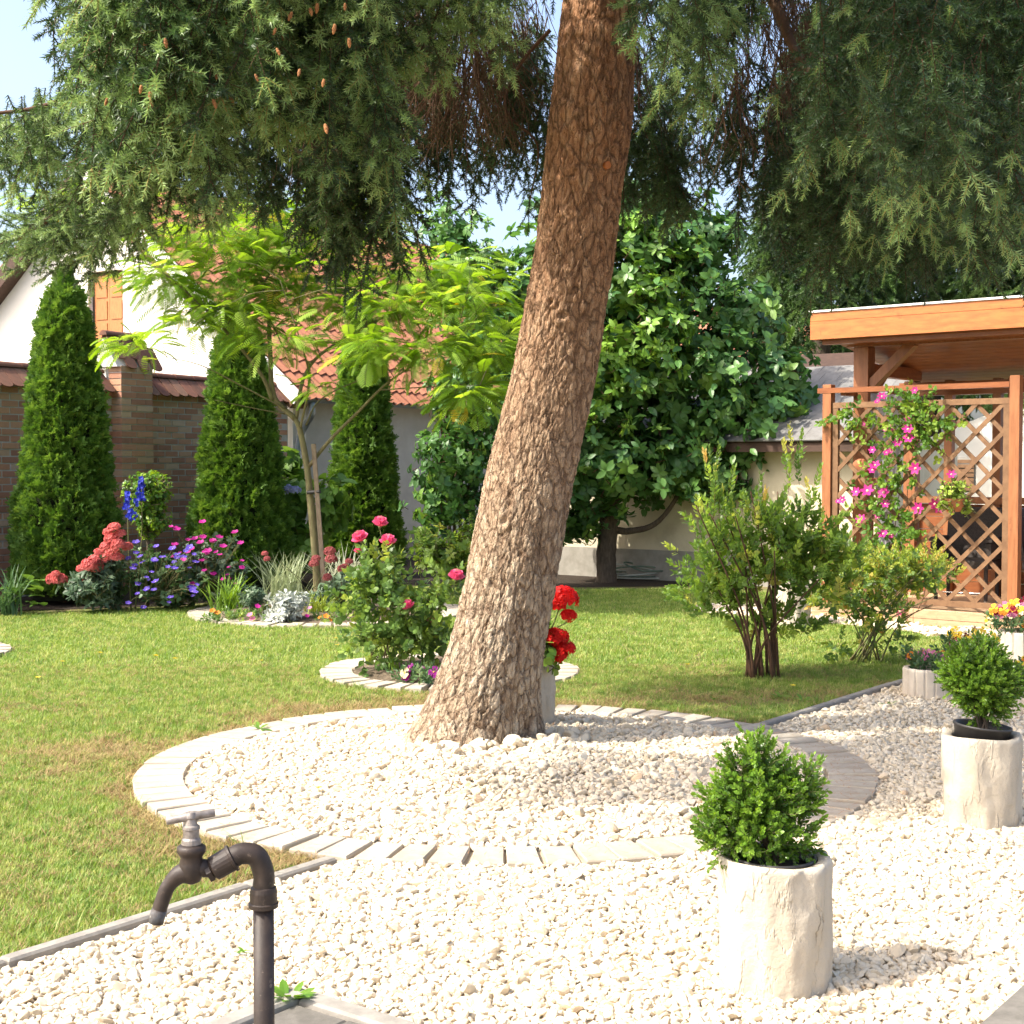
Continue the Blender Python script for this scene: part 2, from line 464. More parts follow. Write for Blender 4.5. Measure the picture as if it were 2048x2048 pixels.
MT['terracotta'] = M('terracotta', (0.42, 0.17, 0.085), (0.33, 0.125, 0.06), 14, 0.85, 0.3, 60, 0.003)
MT['hose'] = M('hose', (0.16, 0.22, 0.16), (0.10, 0.15, 0.11), 10, 0.5)
MT['hose_pale'] = M('hose_pale', (0.42, 0.44, 0.38), (0.32, 0.34, 0.29), 10, 0.55)
MT['bark_grey'] = M('bark_grey', (0.13, 0.10, 0.072), (0.07, 0.053, 0.04), 16, 0.95, 0.9, 50, 0.012, stretch=(2, 2, 0.6))
MT['bark_green'] = M('bark_green', (0.20, 0.185, 0.085), (0.14, 0.115, 0.06), 20, 0.85, 0.4, 60, 0.004, stretch=(2, 2, 0.5))
MT['twig'] = M('twig', (0.115, 0.062, 0.034), (0.075, 0.042, 0.026), 16, 0.9, 0.5, 60, 0.004)
MT['green_stem'] = M('green_stem', (0.12, 0.16, 0.05), (0.14, 0.10, 0.05), 10, 0.7)
# spruce bark: grey tan plates low on the trunk, redder higher up; plate colours come from the mesh attribute 'plate'
def bark():
    m, nt, b = _nt('spruce_bark')
    at = nt.nodes.new('ShaderNodeAttribute'); at.attribute_name = 'plate'
    tc = nt.nodes.new('ShaderNodeTexCoord')
    sx = nt.nodes.new('ShaderNodeSeparateXYZ'); nt.links.new(tc.outputs['Object'], sx.inputs[0])
    mr = nt.nodes.new('ShaderNodeMapRange'); mr.inputs[1].default_value = 0.6; mr.inputs[2].default_value = 3.2
    nt.links.new(sx.outputs[2], mr.inputs[0])
    low = ramp(nt, at.outputs['Fac'], [(0.0, (0.23, 0.16, 0.10)), (0.3, (0.36, 0.275, 0.19)), (0.65, (0.44, 0.355, 0.255)), (1.0, (0.51, 0.43, 0.33))])
    high = ramp(nt, at.outputs['Fac'], [(0.0, (0.21, 0.095, 0.048)), (0.3, (0.35, 0.175, 0.088)), (0.65, (0.45, 0.25, 0.135)), (1.0, (0.53, 0.35, 0.22))])
    col = mix(nt, mr.outputs[0], low, high)
    lich = noise(nt, 3.0, 7, 0.7)
    lm = nt.nodes.new('ShaderNodeMapRange'); lm.inputs[1].default_value = 0.56; lm.inputs[2].default_value = 0.74; lm.inputs[4].default_value = 0.55
    nt.links.new(lich, lm.inputs[0])
    col = mix(nt, lm.outputs[0], col, (0.19, 0.14, 0.09))
    nt.links.new(col, b.inputs['Base Color'])
    b.inputs['Roughness'].default_value = 0.92; b.inputs['Specular IOR Level'].default_value = 0.2
    # fissures between small scales
    mp = nt.nodes.new('ShaderNodeMapping'); mp.inputs['Scale'].default_value = (1, 1, 0.42)
    nt.links.new(tc.outputs['Object'], mp.inputs[0])
    wz = nt.nodes.new('ShaderNodeTexNoise'); wz.inputs['Scale'].default_value = 24; wz.inputs['Detail'].default_value = 4
    nt.links.new(mp.outputs[0], wz.inputs[0])
    va = nt.nodes.new('ShaderNodeVectorMath'); va.operation = 'MULTIPLY_ADD'
    va.inputs[1].default_value = (0.045,) * 3
    nt.links.new(wz.outputs[1], va.inputs[0]); nt.links.new(mp.outputs[0], va.inputs[2])
    hs = []
    for sc_ in (17, 48):
        vo = nt.nodes.new('ShaderNodeTexVoronoi'); vo.feature = 'DISTANCE_TO_EDGE'; vo.inputs['Scale'].default_value = sc_
        nt.links.new(va.outputs[0], vo.inputs[0])
        r = nt.nodes.new('ShaderNodeMapRange'); r.inputs[2].default_value = 0.12; nt.links.new(vo.outputs[0], r.inputs[0]); hs.append(r.outputs[0])
    ad = nt.nodes.new('ShaderNodeMath'); ad.operation = 'MULTIPLY_ADD'; ad.inputs[1].default_value = 0.55
    nt.links.new(hs[1], ad.inputs[0]); nt.links.new(hs[0], ad.inputs[2])
    a2 = nt.nodes.new('ShaderNodeMath'); a2.operation = 'MULTIPLY_ADD'; a2.inputs[1].default_value = 0.8
    nt.links.new(noise(nt, 90, 7, 0.75, (1, 1, 0.5)), a2.inputs[0]); nt.links.new(ad.outputs[0], a2.inputs[2])
    col = mix(nt, hs[0], mix(nt, 0.68, col, (0.11, 0.06, 0.036)), col)
    nt.links.new(col, b.inputs['Base Color'])
    bump(nt, b, a2.outputs[0], 1.0, 0.010)
    return m
MT['bark'] = bark()
MT['needle'] = LEAF('needle', [(0, (0.026, 0.058, 0.02)), (0.5, (0.043, 0.088, 0.028)), (1, (0.075, 0.132, 0.042))], 0.28, rough=0.45, spec=0.5)
MT['needle_new'] = LEAF('needle_new', [(0, (0.14, 0.235, 0.075)), (0.6, (0.21, 0.325, 0.11)), (1, (0.30, 0.42, 0.16))], 0.3, rough=0.45, spec=0.5)
MT['needle_far'] = LEAF('needle_far', [(0, (0.055, 0.12, 0.035)), (0.6, (0.10, 0.185, 0.05)), (1, (0.16, 0.25, 0.075))], 0.3)
MT['new_twig'] = M('new_twig', (0.36, 0.27, 0.09), (0.28, 0.18, 0.07), 20, 0.8)
MT['cone'] = M('cone', (0.36, 0.165, 0.06), (0.27, 0.115, 0.04), 40, 0.7, 0.8, 120, 0.004, var=0.2)
MT['thuja'] = LEAF('thuja', [(0, (0.06, 0.14, 0.022)), (0.5, (0.105, 0.21, 0.032)), (1, (0.18, 0.30, 0.055))], 0.3, rough=0.55)
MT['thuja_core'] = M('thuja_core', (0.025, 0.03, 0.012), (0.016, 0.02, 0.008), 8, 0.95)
MT['mimosa'] = LEAF('mimosa', [(0, (0.15, 0.28, 0.03)), (0.5, (0.225, 0.37, 0.045)), (0.97, (0.33, 0.47, 0.075)), (1, (0.6, 0.42, 0.05))], 0.45, rough=0.5, spec=0.3)
MT['magnolia'] = LEAF('magnolia', [(0, (0.05, 0.13, 0.036)), (0.5, (0.08, 0.19, 0.045)), (0.85, (0.12, 0.25, 0.055)), (1, (0.20, 0.34, 0.06))], 0.32, rough=0.42, spec=0.45)
MT['magnolia_new'] = LEAF('magnolia_new', [(0, (0.13, 0.27, 0.045)), (1, (0.26, 0.42, 0.07))], 0.35, rough=0.35, spec=0.5)
MT['box'] = LEAF('box', [(0, (0.06, 0.13, 0.015)), (0.5, (0.10, 0.205, 0.022)), (1, (0.17, 0.30, 0.036))], 0.28, rough=0.35, spec=0.5)
MT['box_new'] = LEAF('box_new', [(0, (0.12, 0.24, 0.025)), (1, (0.21, 0.35, 0.045))], 0.35, rough=0.35, spec=0.5)
MT['laurel'] = LEAF('laurel', [(0, (0.05, 0.13, 0.02)), (0.6, (0.13, 0.26, 0.03)), (1, (0.30, 0.42, 0.05))], 0.35, rough=0.35)
MT['rose_leaf'] = LEAF('rose_leaf', [(0, (0.08, 0.155, 0.04)), (0.5, (0.135, 0.23, 0.055)), (0.85, (0.23, 0.34, 0.06)), (1, (0.36, 0.43, 0.08))], 0.35, rough=0.4)
MT['shrub_leaf'] = LEAF('shrub_leaf', [(0, (0.10, 0.185, 0.04)), (0.5, (0.16, 0.265, 0.05)), (0.9, (0.27, 0.39, 0.07)), (1, (0.42, 0.40, 0.10))], 0.5, rough=0.4)
MT['shrub_tip'] = LEAF('shrub_tip', [(0, (0.36, 0.42, 0.08)), (0.7, (0.50, 0.45, 0.10)), (1, (0.56, 0.36, 0.12))], 0.4)
MT['gold_leaf'] = LEAF('gold_leaf', [(0, (0.18, 0.28, 0.04)), (0.5, (0.31, 0.39, 0.06)), (0.85, (0.48, 0.45, 0.09)), (1, (0.55, 0.34, 0.09))], 0.35)
MT['perennial'] = LEAF('perennial', [(0, (0.04, 0.095, 0.035)), (0.6, (0.08, 0.155, 0.055)), (1, (0.14, 0.22, 0.08))], 0.3)
MT['bluish_leaf'] = LEAF('bluish_leaf', [(0, (0.06, 0.11, 0.06)), (0.6, (0.105, 0.165, 0.095)), (1, (0.16, 0.22, 0.13))], 0.25)
MT['clematis_leaf'] = LEAF('clematis_leaf', [(0, (0.06, 0.15, 0.025)), (0.6, (0.13, 0.25, 0.035)), (1, (0.27, 0.38, 0.06))], 0.38)
MT['lime_leaf'] = LEAF('lime_leaf', [(0, (0.17, 0.29, 0.035)), (1, (0.36, 0.48, 0.09))], 0.4)
MT['hosta'] = LEAF('hosta', [(0, (0.07, 0.16, 0.03)), (1, (0.19, 0.33, 0.06))], 0.35)
MT['daylily'] = LEAF('daylily', [(0, (0.12, 0.24, 0.025)), (1, (0.24, 0.38, 0.05))], 0.35)
MT['var_grass'] = LEAF('var_grass', [(0, (0.24, 0.31, 0.15)), (0.5, (0.40, 0.46, 0.27)), (1, (0.58, 0.60, 0.43))], 0.3)
MT['var_yellow'] = LEAF('var_yellow', [(0, (0.22, 0.30, 0.05)), (1, (0.48, 0.48, 0.12))], 0.3)
MT['silver'] = LEAF('silver', [(0, (0.38, 0.42, 0.38)), (1, (0.62, 0.64, 0.58))], 0.15, (0.45, 0.5, 0.42), 0.8, 0.15)
MT['grass'] = LEAF('grass_blades', [(0, (0.105, 0.20, 0.035)), (0.4, (0.18, 0.28, 0.05)), (0.8, (0.275, 0.35, 0.085)), (1, (0.41, 0.42, 0.15))], 0.38, rough=0.5, spec=0.3)
MT['straw'] = LEAF('straw_blades', [(0, (0.24, 0.165, 0.08)), (0.6, (0.36, 0.27, 0.13)), (1, (0.30, 0.29, 0.09))], 0.25, rough=0.7, spec=0.2)
MT['weed'] = LEAF('weed', [(0, (0.075, 0.18, 0.02)), (1, (0.16, 0.28, 0.04))], 0.35)
def PETAL(name, c, t=0.35, k=0.15): return LEAF(name, flat(c, k), t, tuple(min(1, x * 1.1) for x in c), 0.55, 0.25)
MT['rose_pink'] = PETAL('rose_pink', (0.80, 0.14, 0.30))
MT['rose_pale'] = PETAL('rose_pale', (0.75, 0.30, 0.32))
MT['red'] = PETAL('geranium_red', (0.68, 0.012, 0.008))
MT['valerian'] = PETAL('valerian', (0.66, 0.17, 0.16))
MT['valerian_dull'] = PETAL('valerian_dull', (0.40, 0.11, 0.11))
MT['blue'] = PETAL('delphinium_blue', (0.03, 0.045, 0.42))
MT['violet'] = PETAL('geranium_violet', (0.115, 0.07, 0.44))
MT['magenta'] = PETAL('magenta', (0.44, 0.022, 0.24))
MT['clem'] = PETAL('clematis_pink', (0.52, 0.03, 0.24))
MT['clem_dark'] = PETAL('clematis_dark', (0.24, 0.012, 0.08))
MT['eye_pale'] = PETAL('pale_eye', (0.75, 0.62, 0.42))
MT['eye_yellow'] = PETAL('yellow_eye', (0.78, 0.50, 0.03))
MT['yellow'] = PETAL('yellow_petal', (0.80, 0.60, 0.06))
MT['pansy_purple'] = PETAL('pansy_purple', (0.24, 0.018, 0.20))
MT['pansy_pink'] = PETAL('pansy_pink', (0.55, 0.20, 0.33))
MT['pansy_wine'] = PETAL('pansy_wine', (0.23, 0.008, 0.03))
MT['pansy_orange'] = PETAL('pansy_orange', (0.66, 0.24, 0.03))
MT['pansy_cream'] = PETAL('pansy_cream', (0.80, 0.70, 0.45))
MT['pansy_blotch'] = PETAL('pansy_blotch', (0.10, 0.012, 0.015), 0.1)
MT['hydrangea'] = PETAL('hydrangea', (0.42, 0.44, 0.72))
# ------------------------------------------------------------------ directions of the garden
U = Vector((0.6, 0.8, 0)).normalized()        # along the lawn edging, away from the camera
Vd = Vector((0.8, -0.6, 0)).normalized()      # along the gazebo front, to the right
def poly_sheet(name, pts, z, mat, label, cat='ground'):
    o = mobj(name, ([(p[0], p[1], z) for p in pts], [tuple(range(len(pts)))]), mat)
    return tag(o, label, cat, kind='structure')
poly_sheet('ground', [(-300, -60), (300, -60), (300, 600), (-300, 600)], -0.03, MT['earth'], 'bare brown earth reaching away under the whole garden')
E0 = Vector((-1.56, 4.40, 0)); E1 = Vector((2.69, 10.06, 0))
ED = (E1 - E0).normalized(); EN = Vector((ED.y, -ED.x, 0))   # EN points to the gravel side
EA = E0 - ED * 3.0; EB = E1 + ED * 1.4
poly_sheet('lawn', [EA, EB, (3.9, 12.6), (5.5, 13.2), (9, 15), (9, 24), (-2, 30), (-12, 24), (-12, -1)], 0.0, MT['lawn'], 'mown green lawn with dry brownish patches', 'lawn')
poly_sheet('gravel_bed', [EA, EB, (3.9, 12.6), (5.2, 12.2), (9, 10), (9, -1), (-2, -1)], 0.006, MT['gravel_base'], 'pale gravel yard beside the lawn', 'gravel')

# stones --------------------------------------------------------------
def ico2():
    t = (1 + 5 ** 0.5) / 2
    v = [(-1, t, 0), (1, t, 0), (-1, -t, 0), (1, -t, 0), (0, -1, t), (0, 1, t), (0, -1, -t), (0, 1, -t), (t, 0, -1), (t, 0, 1), (-t, 0, -1), (-t, 0, 1)]
    f = [(0, 11, 5), (0, 5, 1), (0, 1, 7), (0, 7, 10), (0, 10, 11), (1, 5, 9), (5, 11, 4), (11, 10, 2), (10, 7, 6), (7, 1, 8), (3, 9, 4), (3, 4, 2), (3, 2, 6), (3, 6, 8), (3, 8, 9), (4, 9, 5), (2, 4, 11), (6, 2, 10), (8, 6, 7), (9, 8, 1)]
    v = [np.array(p) / np.linalg.norm(p) for p in v]
    mid = {}; F = []
    def m(a, b):
        k = (min(a, b), max(a, b))
        if k not in mid:
            p = v[a] + v[b]; v.append(p / np.linalg.norm(p)); mid[k] = len(v) - 1
        return mid[k]
    for a, b, c in f:
        x, y, z = m(a, b), m(b, c), m(c, a)
        F += [(a, x, z), (b, y, x), (c, z, y), (x, y, z)]
    return np.array(v), F
IV, IF = ico2()
def stone_proto(seed, flatn=0.72):
    r = np.random.default_rng(seed)
    v = IV.copy()
    for _ in range(11):
        d = r.normal(size=3); d /= np.linalg.norm(d)
        h = r.uniform(0.46, 0.78)
        s = v @ d
        v = v - np.where(s > h, s - h, 0)[:, None] * d
    v = v * np.array([r.uniform(0.85, 1.25), r.uniform(0.75, 1.0), flatn * r.uniform(0.8, 1.15)])
    return v.tolist(), IF
STONES = [stone_proto(s) for s in range(10)]
RC = Vector((-0.03, 7.30, 0)); RR = 1.83; PAV = 0.24      # ring of pavers round the spruce
def in_poly(x, y, pts):
    ins = np.zeros(len(x), bool); n = len(pts); j = n - 1
    for i in range(n):
        xi, yi = pts[i][0], pts[i][1]; xj, yj = pts[j][0], pts[j][1]
        c = ((yi > y) != (yj > y)) & (x < (xj - xi) * (y - yi) / (yj - yi + 1e-12) + xi)
        ins ^= c; j = i
    return ins
def grid(x0, x1, y0, y1, s):
    xs, ys = np.meshgrid(np.arange(x0, x1, s), np.arange(y0, y1, s))
    x = xs.ravel() + rng.uniform(-0.5, 0.5, xs.size) * s; y = ys.ravel() + rng.uniform(-0.5, 0.5, xs.size) * s
    return x, y
def in_view(x, y, pad=0.45):
    return (np.abs(x) < y * 1024 / FPX + pad) & (y > 3.55)
def stones(name, x, y, z0, size, label):
    n = len(x)
    s = size * rng.lognormal(0, 0.32, n)
    s = np.clip(s, size * 0.5, size * 2.4)
    if name == 'ring_gravel':
        s = s * (1 + 0.75 * np.exp(-((np.hypot(x - RC.x + 0.1, y - 7.9) - 0.42) / 0.16) ** 2) * (rng.random(n) < 0.5))
    z = z0 + s * rng.uniform(0.05, 0.6, n)
    rot = np.stack([rng.uniform(-0.7, 0.7, n), rng.uniform(-0.7, 0.7, n), rng.uniform(0, 6.28, n)], 1)
    o = scatter(name, STONES, MT['stone'], np.stack([x, y, z], 1), rot, s * 1.12, smooth_=False)
    return tag(o, label, 'gravel', kind='stuff')
gpoly = [EA + EN * 0.05, EB + EN * 0.05, (3.9, 12.6), (5.2, 12.2), (9, 10), (9, -1), (-2, -1)]
PC = G(598, 1992)                              # corner of the small paved patch at the tap
def yard_mask(x, y):
    m = in_poly(x, y, gpoly) & in_view(x, y)
    r = np.hypot(x - RC.x, y - RC.y)
    m &= (r > RR + 0.012 * np.sin(x * 9) - 0.02)
    a = (x - PC.x) * ED.x + (y - PC.y) * ED.y; b = (x - PC.x) * EN.x + (y - PC.y) * EN.y
    m &= ~((a < 0.015) & (b > -0.015))
    return m
xs, ys = [], []
for (a0, a1, sp) in ((3.4, 8.2, 0.0176), (8.2, 13.2, 0.025)):
    x, y = grid(-2.4, 5.4, a0, a1, sp)
    k = yard_mask(x, y); xs.append(x[k]); ys.append(y[k])
x = np.concatenate(xs); y = np.concatenate(ys)
# a little gravel spilled over the far side of the pavers
stones('yard_gravel', x, y, 0.006, 0.0120, 'pale crushed stone gravel covering the yard beside the lawn')
x, y = grid(-2, 2, 5.3, 9.3, 0.0205)
r = np.hypot(x - RC.x, y - RC.y)
k = (r < RR - PAV - 0.01 + 0.02 * np.sin(7 * np.arctan2(y - RC.y, x - RC.x)))
heap = 0.045 * np.exp(-((r[k] - 0.36) / 0.22) ** 2)
disc = [(RC.x + (RR - PAV + 0.01) * math.cos(t * math.pi / 32), RC.y + (RR - PAV + 0.01) * math.sin(t * math.pi / 32)) for t in range(64)]
poly_sheet('gravel_disc', disc, 0.012, MT['gravel_base'], 'gravel floor inside the paver ring under the spruce', 'gravel')
stones('ring_gravel', x[k], y[k], 0.014 + heap, 0.0140, 'pale stone gravel heaped inside the paver ring round the spruce trunk')
# second gravel strip in front of the gazebo and by the far pot
def strip(name, pts, label):
    poly_sheet(name + '_base', pts, 0.010, MT['gravel_base'], label + ', underlying layer', 'gravel')
    xx = [p[0] for p in pts]; yy = [p[1] for p in pts]
    x, y = grid(min(xx), max(xx), min(yy), max(yy), 0.040)
    k = in_poly(x, y, pts)
    stones(name, x[k], y[k], 0.01, 0.022, label)
g0, g1, g2, g3 = G(1835, 1276), G(2060, 1272), G(2120, 1292), G(1840, 1290)
strip('gazebo_gravel', [G(1840, 1258), G(2100, 1262), G(2100, 1280), G(1850, 1275)], 'pale gravel strip along the foot of the gazebo deck')
strip('path_gravel', [G(1362, 1222), G(1420, 1214), G(1680, 1213), G(1850, 1258), G(1845, 1268), G(1640, 1246), G(1500, 1236)], 'pale gravel strip on the lawn by the far white pot')

# pavers --------------------------------------------------------------
def paver_ring(name, c, R, label, group, a0=0, a1=360, radial=PAV, tang=0.143, top=0.030, skip=None):
    root = empty(name, (c[0], c[1], 0), label, 'paving', group)
    n = max(3, int(round(math.radians(a1 - a0) * (R - radial * 0.45) / tang)))
    rm = R - radial / 2
    wi = 2 * math.pi * (R - radial) / (n * 360 / (a1 - a0)) - 0.012; wo_ = 2 * math.pi * R / (n * 360 / (a1 - a0)) - 0.012
    ws = min(wo_, wi * 1.12)
    V = [(-radial / 2, -wi / 2, -0.05), (radial / 2, -ws / 2, -0.05), (radial / 2, ws / 2, -0.05), (-radial / 2, wi / 2, -0.05)]
    mid = [(a, b, top - 0.006) for a, b, _ in V]
    tp = [(a * 0.965, b * 0.93, top) for a, b, _ in V]
    F = [(8, 9, 10, 11)]
    for i in range(4):
        j = (i + 1) % 4
        F += [(i, j, j + 4, i + 4), (i + 4, j + 4, j + 8, i + 8)]
    me = mkmesh('paver', V + mid + tp, F, MT['paver'])
    for k in range(n):
        a = math.radians(a0 + (a1 - a0) * (k + 0.5) / n) + random.uniform(-0.006, 0.006)
        rr = rm + random.uniform(-0.008, 0.008)
        if skip and skip(c[0] + rm * math.cos(a), c[1] + rm * math.sin(a)): continue
        obj('paver', me, root, (c[0] + rr * math.cos(a), c[1] + rr * math.sin(a), random.uniform(-0.006, 0.004)),
            (random.uniform(-0.02, 0.02), random.uniform(-0.015, 0.015), a + random.uniform(-0.025, 0.025)),
            (random.uniform(0.985, 1.01), random.uniform(0.96, 1.0), 1))
    return root
paver_ring('paver_ring', RC, RR, 'large ring of cream stone pavers round the spruce trunk', 'paver rings set in the lawn')
BC = Vector((-0.46, 10.65, 0)); BR = 0.95
paver_ring('paver_ring', BC, BR, 'small ring of cream pavers round the pink rose bed', 'paver rings set in the lawn')
MC = Vector((-1.90, 14.92, 0)); MR = 1.42
paver_ring('paver_ring', MC, MR, 'ring of cream pavers round the bed with the staked tree', 'paver rings set in the lawn')
LC = Vector((-5.0, 11.62, 0))
paver_ring('paver_ring', LC, 0.92, 'pavers at the edge of a bed mostly out of sight beyond the thuja lawn', 'paver rings set in the lawn')
def bed(name, c, r, h, mat, label, n=40):
    rings = [0.0, 0.4, 0.75, 0.95, 1.0]
    V = [(c[0], c[1], h)]; F = []
    for q in rings[1:]:
        for k in range(n):
            a = 2 * math.pi * k / n
            V.append((c[0] + r * q * math.cos(a), c[1] + r * q * math.sin(a), h * (1 - q ** 4) + 0.012 + random.uniform(-0.012, 0.012)))
    for k in range(n): F.append((0, 1 + k, 1 + (k + 1) % n))
    for i in range(len(rings) - 2):
        for k in range(n):
            k2 = (k + 1) % n; b = 1 + i * n
            F.append((b + k, b + n + k, b + n + k2, b + k2))
    return tag(mobj(name, (V, F), mat, smooth_=True), label, 'soil', kind='structure')
bed('rose_bed_soil', BC, BR - PAV + 0.01, 0.05, MT['bed_soil'], 'bare soil of the rose bed inside its paver ring')
bed('tree_bed_soil', MC, MR - PAV + 0.01, 0.06, MT['bed_soil'], 'soil of the flower bed round the staked tree')
bed('side_bed_soil', LC, 0.92 - PAV + 0.01, 0.05, MT['bed_soil'], 'soil of the bed beside the thuja lawn')
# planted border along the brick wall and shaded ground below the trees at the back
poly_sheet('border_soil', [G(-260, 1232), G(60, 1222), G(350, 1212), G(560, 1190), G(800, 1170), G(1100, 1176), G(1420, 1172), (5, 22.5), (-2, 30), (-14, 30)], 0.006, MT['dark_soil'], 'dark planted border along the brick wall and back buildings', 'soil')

# concrete lawn edging -------------------------------------------------
root = empty('lawn_edging', EA, 'straight grey concrete edging between lawn and gravel', 'edging')
t = 0.0; Ltot = (EB - EA).length
while t < Ltot - 0.1:
    l = min(0.995, Ltot - t)
    p0 = EA + ED * t
    mid = p0 + ED * l / 2
    if (mid - RC).length > RR + 0.42 or True:
        inside = [(p0 + ED * l * q - RC).length < RR + 0.02 for q in (0, 0.25, 0.5, 0.75, 1)]
        if not any(inside):
            mobj('edging_segment', obox(p0 - EN * 0.028 + Vector((0, 0, -0.12)), ED * (l - 0.004), EN * 0.056, (0, 0, 0.152 + random.uniform(-0.004, 0.004)), 0.008), MT['concrete'], root)
        elif not all(inside):
            qs = [q for q in np.linspace(0, 1, 60) if (p0 + ED * l * float(q) - RC).length > RR + 0.03]
            if len(qs) > 3:
                mobj('edging_segment', obox(p0 + ED * l * float(qs[0]) - EN * 0.028 + Vector((0, 0, -0.12)), ED * l * float(qs[-1] - qs[0]), EN * 0.056, (0, 0, 0.150), 0.008), MT['concrete'], root)
    t += 1.0
# small paved patch by the tap ----------------------------------------
root = empty('tap_paving', PC, 'small patch of grey paving with concrete border at the foot of the standpipe', 'paving')
mobj('border_stone', obox(PC - ED * 1.6 + Vector((0, 0, -0.1)), ED * 1.59, EN * 0.07, (0, 0, 0.135), 0.008), MT['concrete'], root)
mobj('border_stone', obox(PC - ED * 0.075 + EN * 0.074 + Vector((0, 0, -0.1)), ED * 0.072, EN * 1.6, (0, 0, 0.132), 0.008), MT['concrete'], root)
for i in range(8):
    for j in range(8):
        o0 = PC - ED * (0.08 + 0.2 * (i + 1)) + EN * (0.08 + 0.2 * j + (0.1 if i % 2 else 0))
        mobj('paving_block', obox(o0 + Vector((0, 0, -0.06)), ED * 0.194, EN * 0.194, (0, 0, 0.08 + random.uniform(-0.003, 0.003)), 0.006), MT['slab'], root)
SB = G(2024, 2024)
root = empty('terrace_slab', SB, 'plain grey concrete terrace slab at the edge of the gravel', 'slab')
mobj('slab_top', obox(SB - ED * 2 + Vector((0, 0, -0.1)), ED * 3.2, EN * 2.5, (0, 0, 0.16), 0.012), MT['slab'], root)

# grass ----------------------------------------------------------------
def blade(L, W, lean, az, x0, y0, n=3):
    d = np.array([math.cos(az), math.sin(az), 0]); s = np.array([-d[1], d[0], 0])
    V = []; F = []
    for i in range(n):
        t = i / n
        p = np.array([x0, y0, 0]) + d * lean * t ** 1.7 * L + np.array([0, 0, L * t * (1 - 0.25 * lean * t)])
        w = W * (1 - 0.55 * t)
        V += [p - s * w / 2, p + s * w / 2]
    V.append(np.array([x0, y0, 0]) + d * lean * L + np.array([0, 0, L * (1 - 0.25 * lean)]))
    for i in range(n - 1):
        F.append((2 * i, 2 * i + 1, 2 * i + 3, 2 * i + 2))
    F.append((2 * n - 2, 2 * n - 1, 2 * n))
    return V, F
def tuft(seed, nb, L, W, spread, lean=(0.2, 0.9), n=3):
    r = random.Random(seed)
    return join([blade(L * r.uniform(0.55, 1.15), W * r.uniform(0.7, 1.2), r.uniform(*lean), r.uniform(0, 6.28), r.gauss(0, spread), r.gauss(0, spread), n) for _ in range(nb)])
GRASS = [tuft(s, 15, 0.036, 0.0036, 0.014) for s in range(6)]
FARGRASS = [tuft(s + 30, 14, 0.045, 0.0065, 0.03) for s in range(5)]
STRAW = [tuft(s + 60, 12, 0.042, 0.0034, 0.018, (0.7, 1.6)) for s in range(4)]
lawn_poly = [EA - EN * 0.03, EB - EN * 0.03, (3.8, 12.5), (4.6, 13.3), (4.9, 15.5), G(1420, 1178), G(1100, 1180), G(800, 1176), G(560, 1198), G(350, 1218), G(60, 1228), G(-260, 1238), (-8, 3)]
def lawn_mask(x, y):
    m = in_poly(x, y, lawn_poly) & in_view(x, y, 0.5)
    for c, R in ((RC, RR), (BC, BR), (MC, MR), (LC, 0.92)):
        m &= np.hypot(x - c.x, y - c.y) > R + 0.005
    return m
GPATH = [G(1362, 1222), G(1420, 1214), G(1680, 1213), G(1850, 1258), G(1845, 1268), G(1640, 1246), G(1500, 1236)]
def dry(x, y):
    """0 lush .. 1 bare: dry soil patches, worn strip just outside the big ring, under the spruce"""
    d = fbm(x * 0.9 + 3, y * 0.9, 3) * 0.9 + 0.5 * (fbm(x * 3.1, y * 3.1, 9) - 0.5)
    r = np.hypot(x - RC.x, y - RC.y) - RR
    d = d + 0.62 * np.exp(-np.clip(r, 0, 9) / 0.12) * (0.55 + 0.9 * fbm(x * 2.2, y * 2.2, 21))
    d = d + 0.30 * np.exp(-(((x - 1.1) / 1.2) ** 2 + ((y - 9.35) / 0.42) ** 2)) + 0.26 * np.exp(-(((x + 0.35) / 0.7) ** 2 + ((y - 9.45) / 0.3) ** 2))
    d = d + 0.09 * np.exp(-(((x + 1.4) / 1.2) ** 2 + ((y - 9.0) / 0.9) ** 2)) + 0.12 * np.exp(-((y - 7.8) / 2.0) ** 2)
    return smooth(0.56, 0.95, d)
